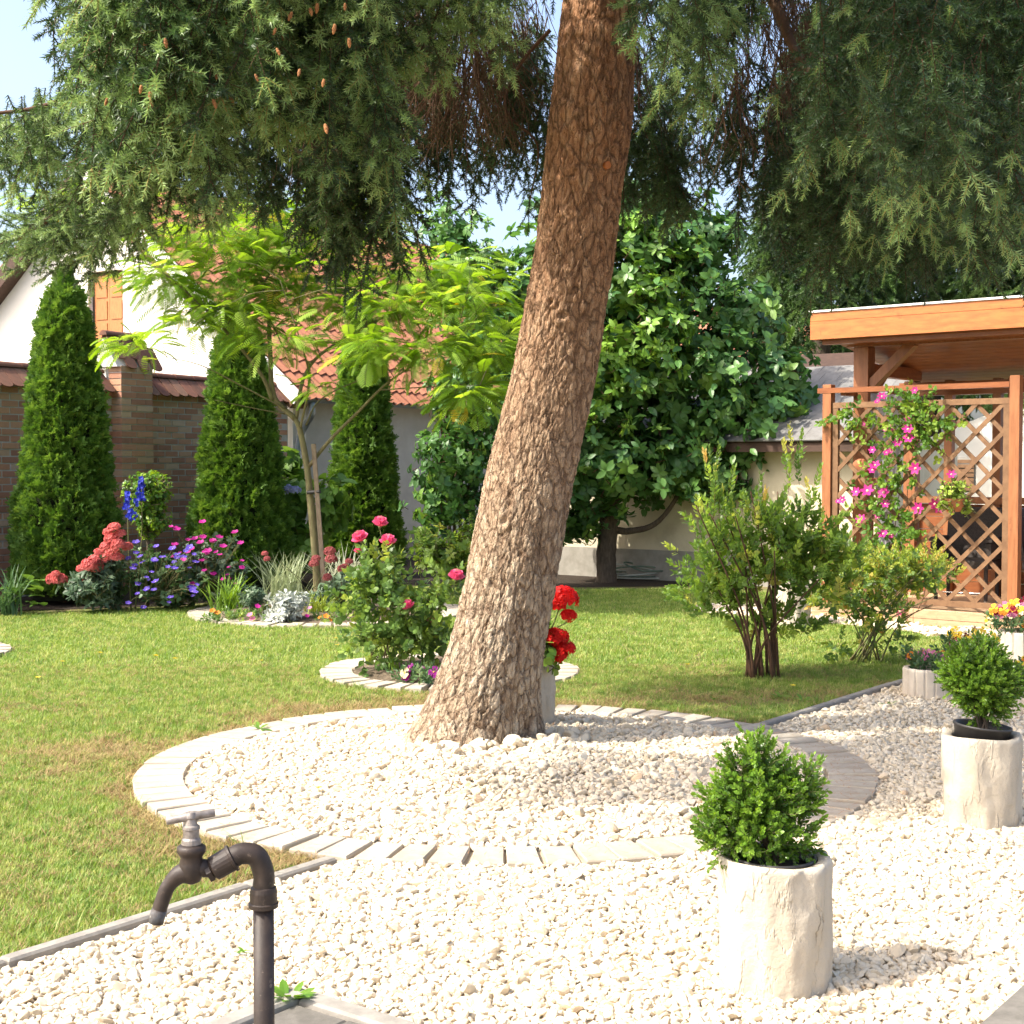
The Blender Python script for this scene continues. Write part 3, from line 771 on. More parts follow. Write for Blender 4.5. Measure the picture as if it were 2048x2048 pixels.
for nm, y0, y1, sp, protos, zs in (('grass', 3.5, 7.6, 0.028, GRASS, 1.0), ('grass', 7.6, 11.0, 0.034, GRASS, 1.05), ('grass', 11.0, 19.5, 0.058, FARGRASS, 0.95)):
    x, y = grid(-6.5, 5.5, y0, y1, sp)
    k = lawn_mask(x, y) & ~in_poly(x, y, GPATH); x, y = x[k], y[k]
    dv = dry(x, y)
    keep = rng.random(len(x)) > dv * 0.86
    gx, gy = x[keep], y[keep]; n = len(gx)
    h = zs * rng.uniform(0.6, 1.15, n) * (1 - 0.4 * dv[keep]) * (0.75 + 0.5 * fbm(gx * 1.7, gy * 1.7, 5))
    sc = np.stack([np.full(n, 1.0), np.full(n, 1.0), h], 1)
    o = scatter(nm, protos, MT['grass'], np.stack([gx, gy, np.full(n, 0.0)], 1), np.stack([np.zeros(n), np.zeros(n), rng.uniform(0, 6.28, n)], 1), sc)
    tag(o, {3.5: 'short lush grass of the lawn strip along the gravel and tap', 7.6: 'short mown grass round the rose bed', 11.0: 'short mown grass reaching to the planted border'}[y0], 'grass', kind='stuff')
    if y0 < 11:
        ks = (rng.random(len(x)) < 0.20 + dv * 0.75)
        gx, gy = x[ks], y[ks]; n = len(gx)
        o = scatter('dry_grass', STRAW, MT['straw'], np.stack([gx, gy, np.full(n, 0.0)], 1), np.stack([np.zeros(n), np.zeros(n), rng.uniform(0, 6.28, n)], 1), rng.uniform(0.6, 1.2, n))
        tag(o, 'dry straw coloured grass in the worn lawn patches ' + ('by the gravel edging' if y0 < 5 else 'behind the paver ring'), 'grass', kind='stuff')
# taller tufts along the edges the mower misses
ex = []; ey = []
for c, R in ((RC, RR), (BC, BR), (MC, MR)):
    for k in range(int(R * 60)):
        a = random.uniform(0, 6.28); rr = R + random.uniform(0.01, 0.05)
        ex.append(c.x + rr * math.cos(a)); ey.append(c.y + rr * math.sin(a))
for k in range(230):
    p = EA + ED * random.uniform(0, Ltot) - EN * random.uniform(0.04, 0.12); ex.append(p.x); ey.append(p.y)
ex = np.array(ex); ey = np.array(ey)
k = in_poly(ex, ey, lawn_poly) & (np.hypot(ex - RC.x, ey - RC.y) > RR) & (fbm(ex * 2.5, ey * 2.5, 31) > 0.45)
ex, ey = ex[k], ey[k]; n = len(ex)
TALL = [tuft(s + 90, 11, 0.09, 0.0045, 0.018, (0.3, 1.1), 4) for s in range(4)]
tag(scatter('edge_grass', TALL, MT['grass'], np.stack([ex, ey, np.zeros(n)], 1), np.stack([np.zeros(n), np.zeros(n), rng.uniform(0, 6.28, n)], 1), rng.uniform(0.5, 1.1, n)), 'taller unmown grass tufts along paver rings and concrete edging', 'grass', kind='stuff')
# ------------------------------------------------------------------ the big leaning spruce
TY = 7.90
tr_px = [(1530, 950, 300), (1484, 950, 262), (1431, 961, 234), (1378, 972, 212), (1272, 999, 188), (1166, 1023, 181), (954, 1062, 176), (742, 1109, 168),
         (662, 1121, 164), (497, 1148, 162), (373, 1163, 163), (248, 1180, 173), (166, 1189, 164), (0, 1203, 154), (-400, 1240, 142), (-900, 1270, 128)]
def cells(s, h, nx, cs, ch, seed):
    """cell noise on a strip that wraps round after nx columns; returns F1, F2, cell value"""
    u = s * nx; v = h / ch
    ui = np.floor(u).astype(np.int64); vi = np.floor(v).astype(np.int64)
    f1 = np.full(s.shape, 9.0); f2 = np.full(s.shape, 9.0); idv = np.zeros(s.shape)
    for di in (-1, 0, 1):
        for dj in (-1, 0, 1):
            ci = (ui + di); cj = vi + dj
            jx = _hash(ci % nx, cj, seed); jy = _hash(ci % nx, cj, seed + 5)
            d = np.hypot(ci + 0.1 + 0.8 * jx - u, cj + 0.1 + 0.8 * jy - v)
            hv = _hash(ci % nx, cj, seed + 9)
            closer = d < f1
            f2 = np.where(closer, f1, np.minimum(f2, d))
            idv = np.where(closer, hv, idv)
            f1 = np.where(closer, d, f1)
    return f1, f2, idv
spruce = empty('spruce_tree', (P(960, 1500, TY).x, TY, 0), 'big leaning spruce with flaking bark and drooping branches over the gravel ring', 'tree')
def trunk():
    zs_k = []; xs_k = []; rs_k = []
    for py, pxc, w in tr_px:
        p = P(pxc, py, TY); zs_k.append(p.z); xs_k.append(p.x); rs_k.append(w / 2 / FPX * TY)
    zs_k = np.array(zs_k); xs_k = np.array(xs_k); rs_k = np.array(rs_k)
    NT, NZ = 340, 760
    q = np.linspace(0, 1, NZ)
    z = -0.06 + 6.2 * (0.55 * q + 0.45 * q ** 2)
    cx = np.interp(z, zs_k, xs_k); rr = np.interp(z, zs_k, rs_k)
    ker = np.hanning(41); ker /= ker.sum()
    cx = np.convolve(np.pad(cx, 20, mode='edge'), ker, 'valid'); 
    k2 = np.hanning(21); k2 /= k2.sum(); rr = np.convolve(np.pad(rr, 10, mode='edge'), k2, 'valid')
    th = np.linspace(0, 2 * np.pi, NT, endpoint=False)
    T, Z = np.meshgrid(th, z)
    S = T / (2 * np.pi)
    # root flares
    fl = np.exp(-np.clip(Z, 0, 9) / 0.19)
    lobes = 0.30 * np.clip(np.cos(T - math.pi - 0.25), 0, 1) ** 2 + 0.02 + 0.09 * np.cos(3 * (T - 1.5 * math.pi) + 0.4) + 0.06 * np.cos(5 * T + 1.0)
    R = np.repeat(rr[:, None], NT, 1) * (1 + fl * lobes)
    R *= 1 + 0.025 * np.sin(2 * T + Z * 1.3) + 0.03 * np.sin(3 * T - Z * 2.1 + 1)
    # bark: ragged flakes split by vertical fissures, coarser low on the trunk; the seam of the pattern is at the back
    Sb = ((T - math.pi / 2) % (2 * np.pi)) / (2 * np.pi)
    wa = fbm(Sb * 26, Z * 7, 50) - 0.47; wb = fbm(Sb * 26 + 77, Z * 7, 60) - 0.47
    wc = fbm(Sb * 110, Z * 26, 52) - 0.47; wd = fbm(Sb * 110 + 31, Z * 26, 62) - 0.47
    wlow = 1 - smooth(0.5, 2.4, Z)
    def flakes(nx, ch, seed, amp):
        su = (Sb + (wa * 0.9 + wc * 0.55) * amp / nx) % 1.0; hv = Z + (wb * 0.9 + wd * 0.6) * ch * amp
        f1, f2, idv = cells(su, hv, nx, 0, ch, seed)
        gap = 1 - smooth(0.0, 0.16, f2 - f1)
        keep = smooth(0.34, 0.56, fbm(Sb * nx * 0.55, Z / ch * 0.5, seed + 3))       # some flakes stay joined
        return gap * (0.25 + 0.75 * keep), idv, f1
    g1, id1, r1 = flakes(40, 0.085, 3, 1.1)
    g2, id2, r2 = flakes(84, 0.040, 13, 1.1)
    fis = 1 - np.abs(2 * fbm(Sb * 30 + wc * 0.5, Z * 2.6 + wd * 0.3, 71, 3) / 0.875 - 1)
    fis = smooth(0.86, 0.985, fis)
    fine = fbm(Sb * 260, Z * 70, 80) - 0.47
    disp = wlow * (0.008 * (id1 - 0.5) - 0.008 * g1 - 0.004 * r1) + (0.45 + 0.55 * (1 - wlow)) * (0.0075 * (id2 - 0.5) - 0.0065 * g2 - 0.004 * r2)
    disp += -0.009 * fis * (0.35 + 0.65 * wlow) + 0.010 * (fbm(Sb * 60, Z * 14, 85) - 0.47) + 0.007 * fine
    # scars of cut branches
    knots = []
    for px, py, a, rk in ((1208, 345, None, 0.028), (1099, 612, None, 0.022), (1142, 365, None, 0.03), (1122, 640, None, 0.03), (1125, 255, None, 0.05), (1255, 130, None, 0.04), (1128, 90, None, 0.035), (1005, 1040, None, 0.03)):
        p = P(px, py, TY)
        cxx = np.interp(p.z, z, cx); r0 = np.interp(p.z, z, rr)
        q_ = np.clip((p.x - cxx) / r0, -0.98, 0.98)
        ang = 1.5 * math.pi + math.asin(q_)
        dd = np.hypot(((T - ang + math.pi) % (2 * np.pi) - math.pi) * r0, Z - p.z)
        disp += 0.011 * np.exp(-((dd - rk * 1.2) / (rk * 0.6)) ** 2) - 0.012 * np.exp(-(dd / (rk * 0.7)) ** 2)
        knots.append((ang, p.z, r0, rk, cxx))
    R = R + disp
    plate = np.clip(0.52 + wlow * 0.42 * (id1 - 0.5) + 0.40 * (id2 - 0.5) - 0.16 * g2 - 0.14 * g1 * wlow - 0.12 * fis + 0.6 * (fbm(Sb * 34, Z * 8, 91) - 0.47) + 0.4 * fine, 0, 1)
    X = cx[:, None] + R * np.cos(T); Y = TY + R * np.sin(T)
    Vv = np.stack([X, Y, Z], 2).reshape(-1, 3)
    i = np.arange(NZ - 1)[:, None] * NT; k = np.arange(NT)[None, :]; k2_ = (k + 1) % NT
    Fq = np.stack([i + k, i + k2_, i + NT + k2_, i + NT + k], 2).reshape(-1, 4)
    me = mkmesh('trunk', Vv, Fq, MT['bark'], smooth_=True)
    a = me.attributes.new('plate', 'FLOAT', 'POINT'); a.data.foreach_set('value', plate.ravel().astype(np.float32))
    o = obj('trunk', me, spruce)
    ang, zz, r0, rk, cxx = knots[0]
    kn = mobj('branch_stub', tube([(cxx + (r0 - 0.02) * math.cos(ang), TY + (r0 - 0.02) * math.sin(ang), zz), (cxx + (r0 + 0.016) * math.cos(ang), TY + (r0 + 0.016) * math.sin(ang), zz - 0.002)], [0.024, 0.02], 12), MT['pine'], o)
    return cx, z
trunk()

# shoots ---------------------------------------------------------------
def shoot(r, p, d, L, nn, nl, w, mi, stem_mi, stem_r=0.0025):
    """needled shoot from p along d"""
    p = np.array(p, float); d = np.array(d, float); d /= np.linalg.norm(d)
    ref = np.array([1, 0, 0]) if abs(d[0]) < 0.8 else np.array([0, 1, 0])
    a = np.cross(d, ref); a /= np.linalg.norm(a); b = np.cross(d, a)
    V = []; F = []; MI = []
    def q(v): V.append(v); return len(V) - 1
    base = [q(p + stem_r * (math.cos(t) * a + math.sin(t) * b)) for t in (0, 2.1, 4.2)]
    tip = [q(p + d * L + 0.4 * stem_r * (math.cos(t) * a + math.sin(t) * b)) for t in (0, 2.1, 4.2)]
    for i in range(3):
        j = (i + 1) % 3
        F.append((base[i], base[j], tip[j], tip[i])); MI.append(stem_mi)
    for k in range(nn):
        t = (k + r.random()) / nn
        az = k * 2.399 + r.uniform(-0.4, 0.4)
        rad = math.cos(az) * a + math.sin(az) * b
        fw = 0.45 + 0.75 * t ** 3
        nd = rad + d * fw; nd /= np.linalg.norm(nd)
        l = nl * r.uniform(0.8, 1.15) * (1 - 0.25 * t)
        s = np.cross(nd, d); s /= max(np.linalg.norm(s), 1e-6)
        m_ = p + d * L * t
        tw = r.uniform(-1, 1); s = s * math.cos(tw) + np.cross(nd, s) * math.sin(tw)
        i0 = q(m_ - s * w / 2); i1 = q(m_ + s * w / 2); i2 = q(m_ + nd * l)
        F.append((i0, i1, i2)); MI.append(mi)
    return V, F, MI
def branchlet(seed, L=0.55, nside=12, dark=False, nl=0.036, w=0.0075):
    """pendulous spray hanging along -Z from the origin: material 0 old needles, 1 new needles, 2 twig"""
    r = random.Random(seed)
    parts = []
    pts = [np.zeros(3)]
    d = np.array([0, 0, -1.0])
    n = 7
    for i in range(n):
        d = d + np.array([r.uniform(-0.16, 0.16), r.uniform(-0.16, 0.16), 0]); d /= np.linalg.norm(d)
        pts.append(pts[-1] + d * L / n)
    for i in range(n):
        parts.append(shoot(r, pts[i], pts[i + 1] - pts[i], L / n, 22, nl, w, 0, 2, 0.004))
    for k in range(nside):
        t = 0.12 + 0.86 * k / nside
        i = min(int(t * n), n - 1)
        p = pts[i] + (pts[i + 1] - pts[i]) * (t * n - i)
        az = k * 2.6 + r.uniform(-0.6, 0.6)
        dd = np.array([math.cos(az) * 0.85, math.sin(az) * 0.85, -r.uniform(0.55, 1.1)])
        sl = L * r.uniform(0.20, 0.40) * (1.1 - 0.45 * t)
        new = (r.random() < (0.45 if not dark else 0.0))
        parts.append(shoot(r, p, dd, sl, int(sl / 0.0034), nl * 0.95, w, 1 if new else 0, 2))
        if r.random() < 0.7:
            e = p + dd / np.linalg.norm(dd) * sl * 0.55
            for sg in (-1, 1):
                d2 = dd + np.array([-dd[1], dd[0], -0.3]) * sg * 0.9
                parts.append(shoot(r, e, d2, sl * 0.5, int(sl * 0.5 / 0.0034), nl * 0.9, w, 1 if new or (r.random() < 0.22 and not dark) else 0, 2))
    # star of three new shoots at the end
    e = pts[-1]; a0 = r.uniform(0, 3.14)
    for sg, l in ((0, 0.16), (1, 0.12), (-1, 0.12)):
        dd = d + np.array([math.cos(a0), math.sin(a0), 0]) * sg * 0.75
        parts.append(shoot(r, e, dd, L * l * 1.6, int(L * l * 1.6 / 0.0032), nl, w, 0 if dark is True else 1, 2 if dark is True else 3, 0.003))
    return join(parts)
def strand(seed, L=0.6):
    """bare brown twigs hanging along -Z"""
    r = random.Random(seed); parts = []
    for k in range(7):
        p = np.array([r.gauss(0, 0.05), r.gauss(0, 0.05), 0]); path = [p]; d = np.array([r.uniform(-0.5, 0.5), r.uniform(-0.5, 0.5), -1.0])
        for i in range(6):
            d = d + np.array([r.uniform(-0.35, 0.35), r.uniform(-0.35, 0.35), -0.15]); d /= np.linalg.norm(d)
            path.append(path[-1] + d * L / 6 * r.uniform(0.7, 1.1))
        V, F = tube(path, [0.0042 * (1 - 0.12 * i) for i in range(7)], 4, False)
        parts.append((V, F, 2))
        for q in range(5):
            i = r.randint(1, 5)
            e = np.array([r.uniform(-1, 1), r.uniform(-1, 1), -0.9])
            parts.append(shoot(r, path[i], e, L * 0.22, 12, 0.014, 0.003, 0, 2, 0.002))
    return join(parts)
BRL = [branchlet(s) for s in range(7)]
BRD = [branchlet(s + 20, dark=True, nl=0.030, w=0.008, nside=12) for s in range(5)]
STR = [strand(s) for s in range(4)]
BRR = [branchlet(s + 50, dark='tips', nl=0.036, w=0.0075, nside=11) for s in range(6)]
def hang(name, regions, protos, label=None, parent=spruce):
    pos = []; D = []; sc = []
    for (x0, x1, y0, y1, Y0, Y1, n, s, tilt) in regions:
        for _ in range(int(n * 1.15)):
            px = random.uniform(x0, x1); py = random.uniform(y0, y1); Y = random.uniform(Y0, Y1)
            pos.append(P(px, py, Y)); sc.append(s * random.uniform(0.75, 1.2))
            D.append((tilt[0] + random.uniform(-0.28, 0.28), random.uniform(-0.28, 0.28), tilt[1]))
    D = np.array(D)
    rot = frames(-D, rng.uniform(0, 6.28, len(D)))       # prototypes hang along -Z
    o = scatter(name, protos, [MT['needle'], MT['needle_new'], MT['twig'], MT['new_twig']], np.array([tuple(p) for p in pos]), rot, np.array(sc), parent=parent)
    if label: o['label'] = label
    return o
dn = (0.0, -1.0)
FRONT = [  # x0 x1 y0 y1 depth n scale (tilt = direction of the hang)
    (190, 360, -300, 40, 5.4, 6.6, 52, 1.0, dn), (320, 570, -320, 40, 5.4, 6.8, 86, 1.0, dn), (540, 780, -340, -20, 5.6, 7.0, 74, 1.0, dn),
    (-60, 150, 165, 205, 5.6, 6.6, 24, 0.62, dn), (170, 420, 110, 215, 5.6, 6.6, 30, 0.8, dn), (660, 770, 70, 140, 5.6, 6.2, 8, 0.9, dn),
    (300, 480, 220, 300, 5.7, 6.4, 15, 0.7, (-0.2, -1)), (150, 330, 320, 390, 5.7, 6.4, 16, 0.6, (-0.5, -0.8)), (40, 270, 420, 490, 5.7, 6.4, 26, 0.5, (-0.95, -0.35)),
    (1310, 1430, -260, -10, 5.8, 6.8, 18, 0.9, dn), (960, 1060, -240, -60, 6.2, 6.8, 6, 0.7, dn), (800, 980, -300, -70, 6.8, 7.6, 22, 0.9, dn), (1250, 1340, -260, -60, 7.0, 7.6, 7, 0.8, dn), (1400, 1560, -320, -120, 6.6, 7.4, 14, 0.9, dn)]
# limbs that carry them
def limb(pts, r0, r1, name='limb'):
    path = spline([P(*p) for p in pts], 6)
    n = len(path)
    return mobj(name, tube(path, [r0 + (r1 - r0) * i / (n - 1) for i in range(n)], 8, True, 0.08), MT['twig'], spruce, smooth_=True)
limb([(1180, -700, 7.9), (900, -420, 7.2), (620, -150, 6.6), (420, 80, 6.2), (250, 330, 6.0), (30, 480, 5.9)], 0.05, 0.008)
limb([(1180, -600, 7.9), (800, -500, 6.8), (480, -300, 6.2), (300, -40, 5.9), (215, 110, 5.9), (110, 205, 5.9), (-60, 232, 5.9)], 0.04, 0.005)
limb([(1240, -420, 7.9), (1420, -200, 7.6), (1545, 0, 7.3), (1585, 90, 7.2), (1650, 185, 7.0), (1760, 300, 6.8)], 0.042, 0.012)
limb([(1240, -700, 7.9), (1500, -520, 7.0), (1800, -260, 6.0), (2050, 0, 5.4), (2200, 200, 5.0)], 0.05, 0.01)
limb([(1110, -300, 8.0), (980, -100, 8.4), (830, 90, 8.7), (720, 200, 8.9), (560, 300, 9.1)], 0.035, 0.008)
limb([(1100, 60, 8.0), (1040, 130, 8.1), (1010, 220, 8.2), (1075, 290, 8.25), (1060, 400, 8.3)], 0.012, 0.004, 'dead_twig')
hang('needles', FRONT, BRL, 'needled sprays with fresh pale tips hanging over the lawn')
RIGHT = [(1640, 1790, -260, 60, 5.2, 6.8, 22, 0.85, dn), (1760, 2090, -260, 60, 4.9, 6.6, 62, 0.85, dn), (1640, 1960, 60, 225, 4.6, 5.4, 22, 0.72, dn), (1900, 2090, 20, 280, 4.8, 6.0, 26, 0.8, dn),
         (1750, 2000, 160, 300, 6.0, 7.2, 26, 0.8, dn)]
hang('needles', RIGHT, BRR, 'needled sprays hanging in front of the gazebo roof')
BACK = [(360, 640, 90, 250, 8.4, 9.4, 34, 0.9, dn), (620, 800, 130, 310, 8.4, 9.4, 52, 1.1, dn), (640, 780, 320, 400, 8.6, 9.2, 24, 0.9, dn), (790, 960, 20, 260, 8.5, 9.5, 44, 0.9, dn),
        (-40, 130, 190, 230, 7.4, 8.4, 10, 0.7, dn), (480, 600, 230, 300, 8.4, 9.2, 12, 0.9, dn),
        (975, 1095, 20, 240, 8.3, 9.0, 32, 0.9, dn), (1235, 1350, 60, 260, 8.3, 9.2, 34, 0.9, dn), (1300, 1420, 160, 290, 8.3, 9.2, 16, 0.8, dn), (1430, 1620, 80, 360, 8.0, 9.2, 26, 0.9, dn),
        (1590, 1760, 180, 370, 7.4, 8.6, 34, 0.95, dn), (1700, 1960, 220, 370, 7.2, 8.4, 46, 0.9, dn), (1640, 2060, -200, 250, 7.4, 9, 70, 1.1, dn), (140, 780, -270, 40, 7.6, 9.0, 60, 1.1, dn), (1940, 2090, 200, 400, 7.2, 8.4, 24, 0.9, dn)]
hang('needles', BACK, BRD, 'dark shaded sprays hanging behind the trunk')
TW = [(770, 1000, -200, 160, 7.6, 8.6, 52, 1.0, dn), (560, 800, 60, 220, 8.2, 9, 16, 0.9, dn), (1400, 1600, -150, 260, 7.4, 8.8, 34, 0.95, dn), (1230, 1290, -100, 120, 8.2, 8.6, 8, 0.8, dn), (960, 1080, -150, 160, 8.2, 8.9, 14, 0.9, dn), (1600, 2000, -200, 100, 6.8, 7.8, 30, 0.9, dn)]
hang('dead_twigs', TW, STR, 'bare brown hanging twigs')
# the crown goes on out of view, added to shade the right-hand sprays
up_ = []
for k in range(420):
    x_, y_, z_ = random.uniform(-1.5, 1.2), random.uniform(3.0, 7.8), random.uniform(4.5, 6.2)
    up_.append((x_, y_, z_))
n = len(up_)
o = scatter('needles', BRD, [MT['needle'], MT['needle_new'], MT['twig']], np.array(up_), frames(np.array([[0, 0, 1.0]]) + rng.normal(0, 0.25, (n, 3)), rng.uniform(0, 6.28, n)), rng.uniform(0.9, 1.3, n), parent=spruce)
o['label'] = 'unseen upper crown of the spruce, added to shade the right-hand sprays'
# cones
cone_v = []
def cone_mesh():
    V = []; F = []
    n, sd = 7, 8
    for i in range(n):
        t = i / (n - 1); r = 0.0135 * math.sin(math.pi * (0.14 + 0.8 * t)) ** 0.8 * (1.12 if i % 2 else 0.9)
        for k in range(sd):
            a = 2 * math.pi * (k + 0.5 * (i % 2)) / sd
            V.append((r * math.cos(a), r * math.sin(a), -0.065 * t))
    for i in range(n - 1):
        for k in range(sd):
            F.append((i * sd + k, (i + 1) * sd + k, (i + 1) * sd + (k + 1) % sd, i * sd + (k + 1) % sd))
    F.append(tuple(range(sd))); F.append(tuple((n - 1) * sd + k for k in range(sd - 1, -1, -1)))
    return mkmesh('cone', V, F, MT['cone'])
cm = cone_mesh()
for px, py in ((297, 38), (330, 88), (288, 97), (413, 95), (584, 36), (620, 28), (635, 18), (552, 68), (567, 78), (553, 108), (283, 182), (300, 195), (308, 182), (302, 212), (215, 208), (435, 152), (408, 163), (325, 155), (460, 205), (426, 210), (648, 170), (698, 88), (690, 18), (448, 45), (233, 106), (345, 60), (650, 260), (510, 160), (370, 120), (600, 150), (670, 60)):
    obj('cone', cm, spruce, P(px, py - 12, random.uniform(5.15, 5.8) if px < 900 else 8.2), (random.uniform(-0.4, 0.4), random.uniform(-0.4, 0.4), random.uniform(0, 6)), (random.uniform(0.42, 0.62),) * 3)
# ------------------------------------------------------------------ brick garden wall, house, shed, neighbour
WD = Vector((0.5, 0.866, 0)).normalized()         # along the wall, away
WNn = Vector((0.866, -0.5, 0)).normalized()       # out of the wall, towards the garden
Z3 = Vector((0, 0, 1))
W0 = Vector((-5.33, 17.2, 0))
def wp(t, n=0.0, z=0.0): return W0 + WD * t + WNn * n + Z3 * z
T_END = 4.22
WH = 2.43
wall = empty('brick_wall', wp(0), 'old red brick garden wall with tiled coping behind the thujas', 'wall')
mobj('wall_core', obox(wp(-4.5, -0.30), WD * (4.5 + T_END), WNn * 0.2985, Z3 * WH), MT['mortar'], wall)
bl, bh, bj = 0.235, 0.066, 0.014
def brick_me(l, d=0.10):
    r = random.Random(int(l * 1000))
    V, F = obox((-l / 2, -d + 0.0, -bh / 2), (l, 0, 0), (0, d, 0), (0, 0, bh))
    return mkmesh('brick', V, F, MT['brick'])
# local brick axes: x along the wall, y outwards
ang_w = math.atan2(WD.y, WD.x)
bm_full, bm_half = brick_me(bl), brick_me(bl / 2 - bj / 2)
Bx = Matrix((WD, -WNn if False else WNn * -1, Z3)).transposed()
rot_w = Matrix((WD, WNn * -1, Z3)).transposed().to_euler()     # x = WD, y = into the wall
def px_of(p): return 1024 + p.x / p.y * FPX
indiv = 0; restV = []
pil0, pil1, pilD = 0.80, 1.34, 0.16
for row in range(int(WH / (bh + bj))):
    z = 0.02 + (row + 0.5) * (bh + bj)
    t = -4.5 + (0.125 if row % 2 else 0)
    while t < T_END - bl:
        tc = t + bl / 2
        c = wp(tc, 0.004 + random.uniform(-0.004, 0.005), z)
        px = px_of(c)
        if not (pil0 - 0.05 < tc < pil1 + 0.05):
            vis = (z > 0.55) and ((-30 < px < 85) or (262 < px < 425) or (540 < px < 610))
            if vis and indiv < 250:
                o = obj('brick', bm_full, wall, c, rot_w, (random.uniform(0.96, 1.0), 1, random.uniform(0.93, 1.03)))
                o.scale[1] = -1.0
                indiv += 1
            else:
                restV.append(obox(c - WD * bl / 2 - WNn * 0.05 - Z3 * bh / 2, WD * bl, WNn * 0.05, Z3 * bh))
        t += bl + bj
o = mobj('brickwork', join(restV), MT['brick'], wall); o['kind'] = 'stuff'
# pilaster with its own bricks
mobj('pilaster_core', obox(wp(pil0 + 0.01, -0.1), WD * (pil1 - pil0 - 0.02), WNn * (pilD + 0.098), Z3 * 2.74), MT['mortar'], wall)
for row in range(int(2.74 / (bh + bj))):
    z = 0.02 + (row + 0.5) * (bh + bj)
    segs = [(0, 0.25), (0.262, 0.54)] if row % 2 else [(0, 0.16), (0.172, 0.40), (0.412, 0.54)]
    for s0, s1 in segs:
        q = (pil1 - pil0) / 0.54
        mobj('brick', obox(wp(pil0 + s0 * q, -0.05 + random.uniform(-0.003, 0.004), z - bh / 2), WD * (s1 - s0) * q, WNn * (pilD + 0.054), Z3 * bh), MT['brick'], wall)
# beaver-tail coping tiles
def beaver(w=0.165, l=0.36, t=0.016):
    pts = [(-w / 2, 0), (w / 2, 0)]
    n = 6
    bot = [(w / 2 * math.cos(math.pi * k / n), -l + w * 0.32 - math.sin(math.pi * k / n) * w * 0.32) for k in range(n + 1)]
    out = [(-w / 2, 0), (w / 2, 0)] + bot
    V = [(x, y, t) for x, y in out] + [(x, y, 0) for x, y in out]
    m = len(out)
    F = [tuple(range(m - 1, -1, -1)), tuple(range(m, 2 * m))] + [(i, (i + 1) % m, m + (i + 1) % m, m + i) for i in range(m)]
    return mkmesh('coping_tile', V, F, MT['captile'])
bt = beaver()
def slope_mat(out, pitch):
    """tile axes: x along the wall, -y down the slope"""
    dn_ = (out * math.cos(pitch) - Z3 * math.sin(pitch))
    yv = -dn_; xv = WD; zv = xv.cross(yv)
    if zv.z < 0: xv = -WD; zv = xv.cross(yv)
    return Matrix((xv, yv, zv)).transposed().to_euler()
def ridge_piece(parent, p0, p1, r=0.062, name='ridge_tile'):
    d = (p1 - p0); s = d.cross(Z3).normalized()
    V = []; F = []
    for e, (p, rr) in enumerate(((p0, r), (p0 + d * 0.9, r * 0.93), (p1, r * 0.90))):
        for k in range(9):
            a = math.pi * k / 8
            V.append(p + s * math.cos(a) * rr + Z3 * math.sin(a) * rr)
    for i in range(2):
        for k in range(8): F.append((i * 9 + k, i * 9 + k + 1, (i + 1) * 9 + k + 1, (i + 1) * 9 + k))
    F += [tuple(range(9)), tuple(range(18, 27))]
    mobj(name, (V, F), MT['captile'], parent, smooth_=False)
def coping(t0, t1, nmid, half, zr, pitch, rows):
    e = slope_mat(WNn, pitch)
    for side in (1, -1):
        e = slope_mat(WNn * side, pitch)
        for row in rows:
            nn = int((t1 - t0) / 0.168)
            for k in range(nn):
                tc = t0 + (k + 0.5 + (0.5 if row % 2 else 0)) * (t1 - t0) / nn
                if tc > t1: continue
                if side < 0 and row > 0: continue
                dsl = 0.015 + row * 0.15
                p = wp(tc, nmid, zr) + WNn * side * dsl * math.cos(pitch) - Z3 * (dsl * math.sin(pitch) + 0.012 - 0.010 * (len(rows) - row))
                obj('coping_tile', bt, wall, p + Z3 * 0.0, e, (random.uniform(0.95, 1.03), random.uniform(0.96, 1.04), 1))
    k = t0
    while k < t1 - 0.05:
        k1 = min(k + 0.34, t1)
        ridge_piece(wall, wp(k, nmid, zr - 0.012), wp(k1, nmid, zr - 0.012))
        k = k1
    # bed under the tiles
    hw = half
    V = [wp(t0, nmid - hw, zr - 0.05 - hw * math.tan(pitch)), wp(t0, nmid + hw, zr - 0.05 - hw * math.tan(pitch)), wp(t0, nmid, zr - 0.05),
         wp(t1, nmid - hw, zr - 0.05 - hw * math.tan(pitch)), wp(t1, nmid + hw, zr - 0.05 - hw * math.tan(pitch)), wp(t1, nmid, zr - 0.05)]
    mobj('coping_bed', (V, [(0, 1, 2), (5, 4, 3), (1, 4, 5, 2), (0, 2, 5, 3), (0, 3, 4, 1)]), MT['mortar'], wall)
coping(-2.2, pil0 - 0.02, -0.15, 0.20, 2.66, math.radians(44), (0,))
coping(pil1 + 0.02, T_END - 0.05, -0.15, 0.20, 2.66, math.radians(44), (0,))
coping(pil0 - 0.06, pil1 + 0.06, -0.08, 0.24, 3.13, math.radians(56), (1, 0))
# house -----------------------------------------------------------------
C = wp(T_END + 0.12, 0.0)                     # corner of the house at the wall
LD = -WNn                                      # along the gable, to the left and back
def hp(s, t, z): return C + LD * s + WD * t + Z3 * z
HW, EZ, RZ, HL = 8.1, 2.72, 6.15, 11.0
house = empty('white_house', C, 'white rendered house with gable end and red tiled roof behind the brick wall', 'house')
mid = HW / 2
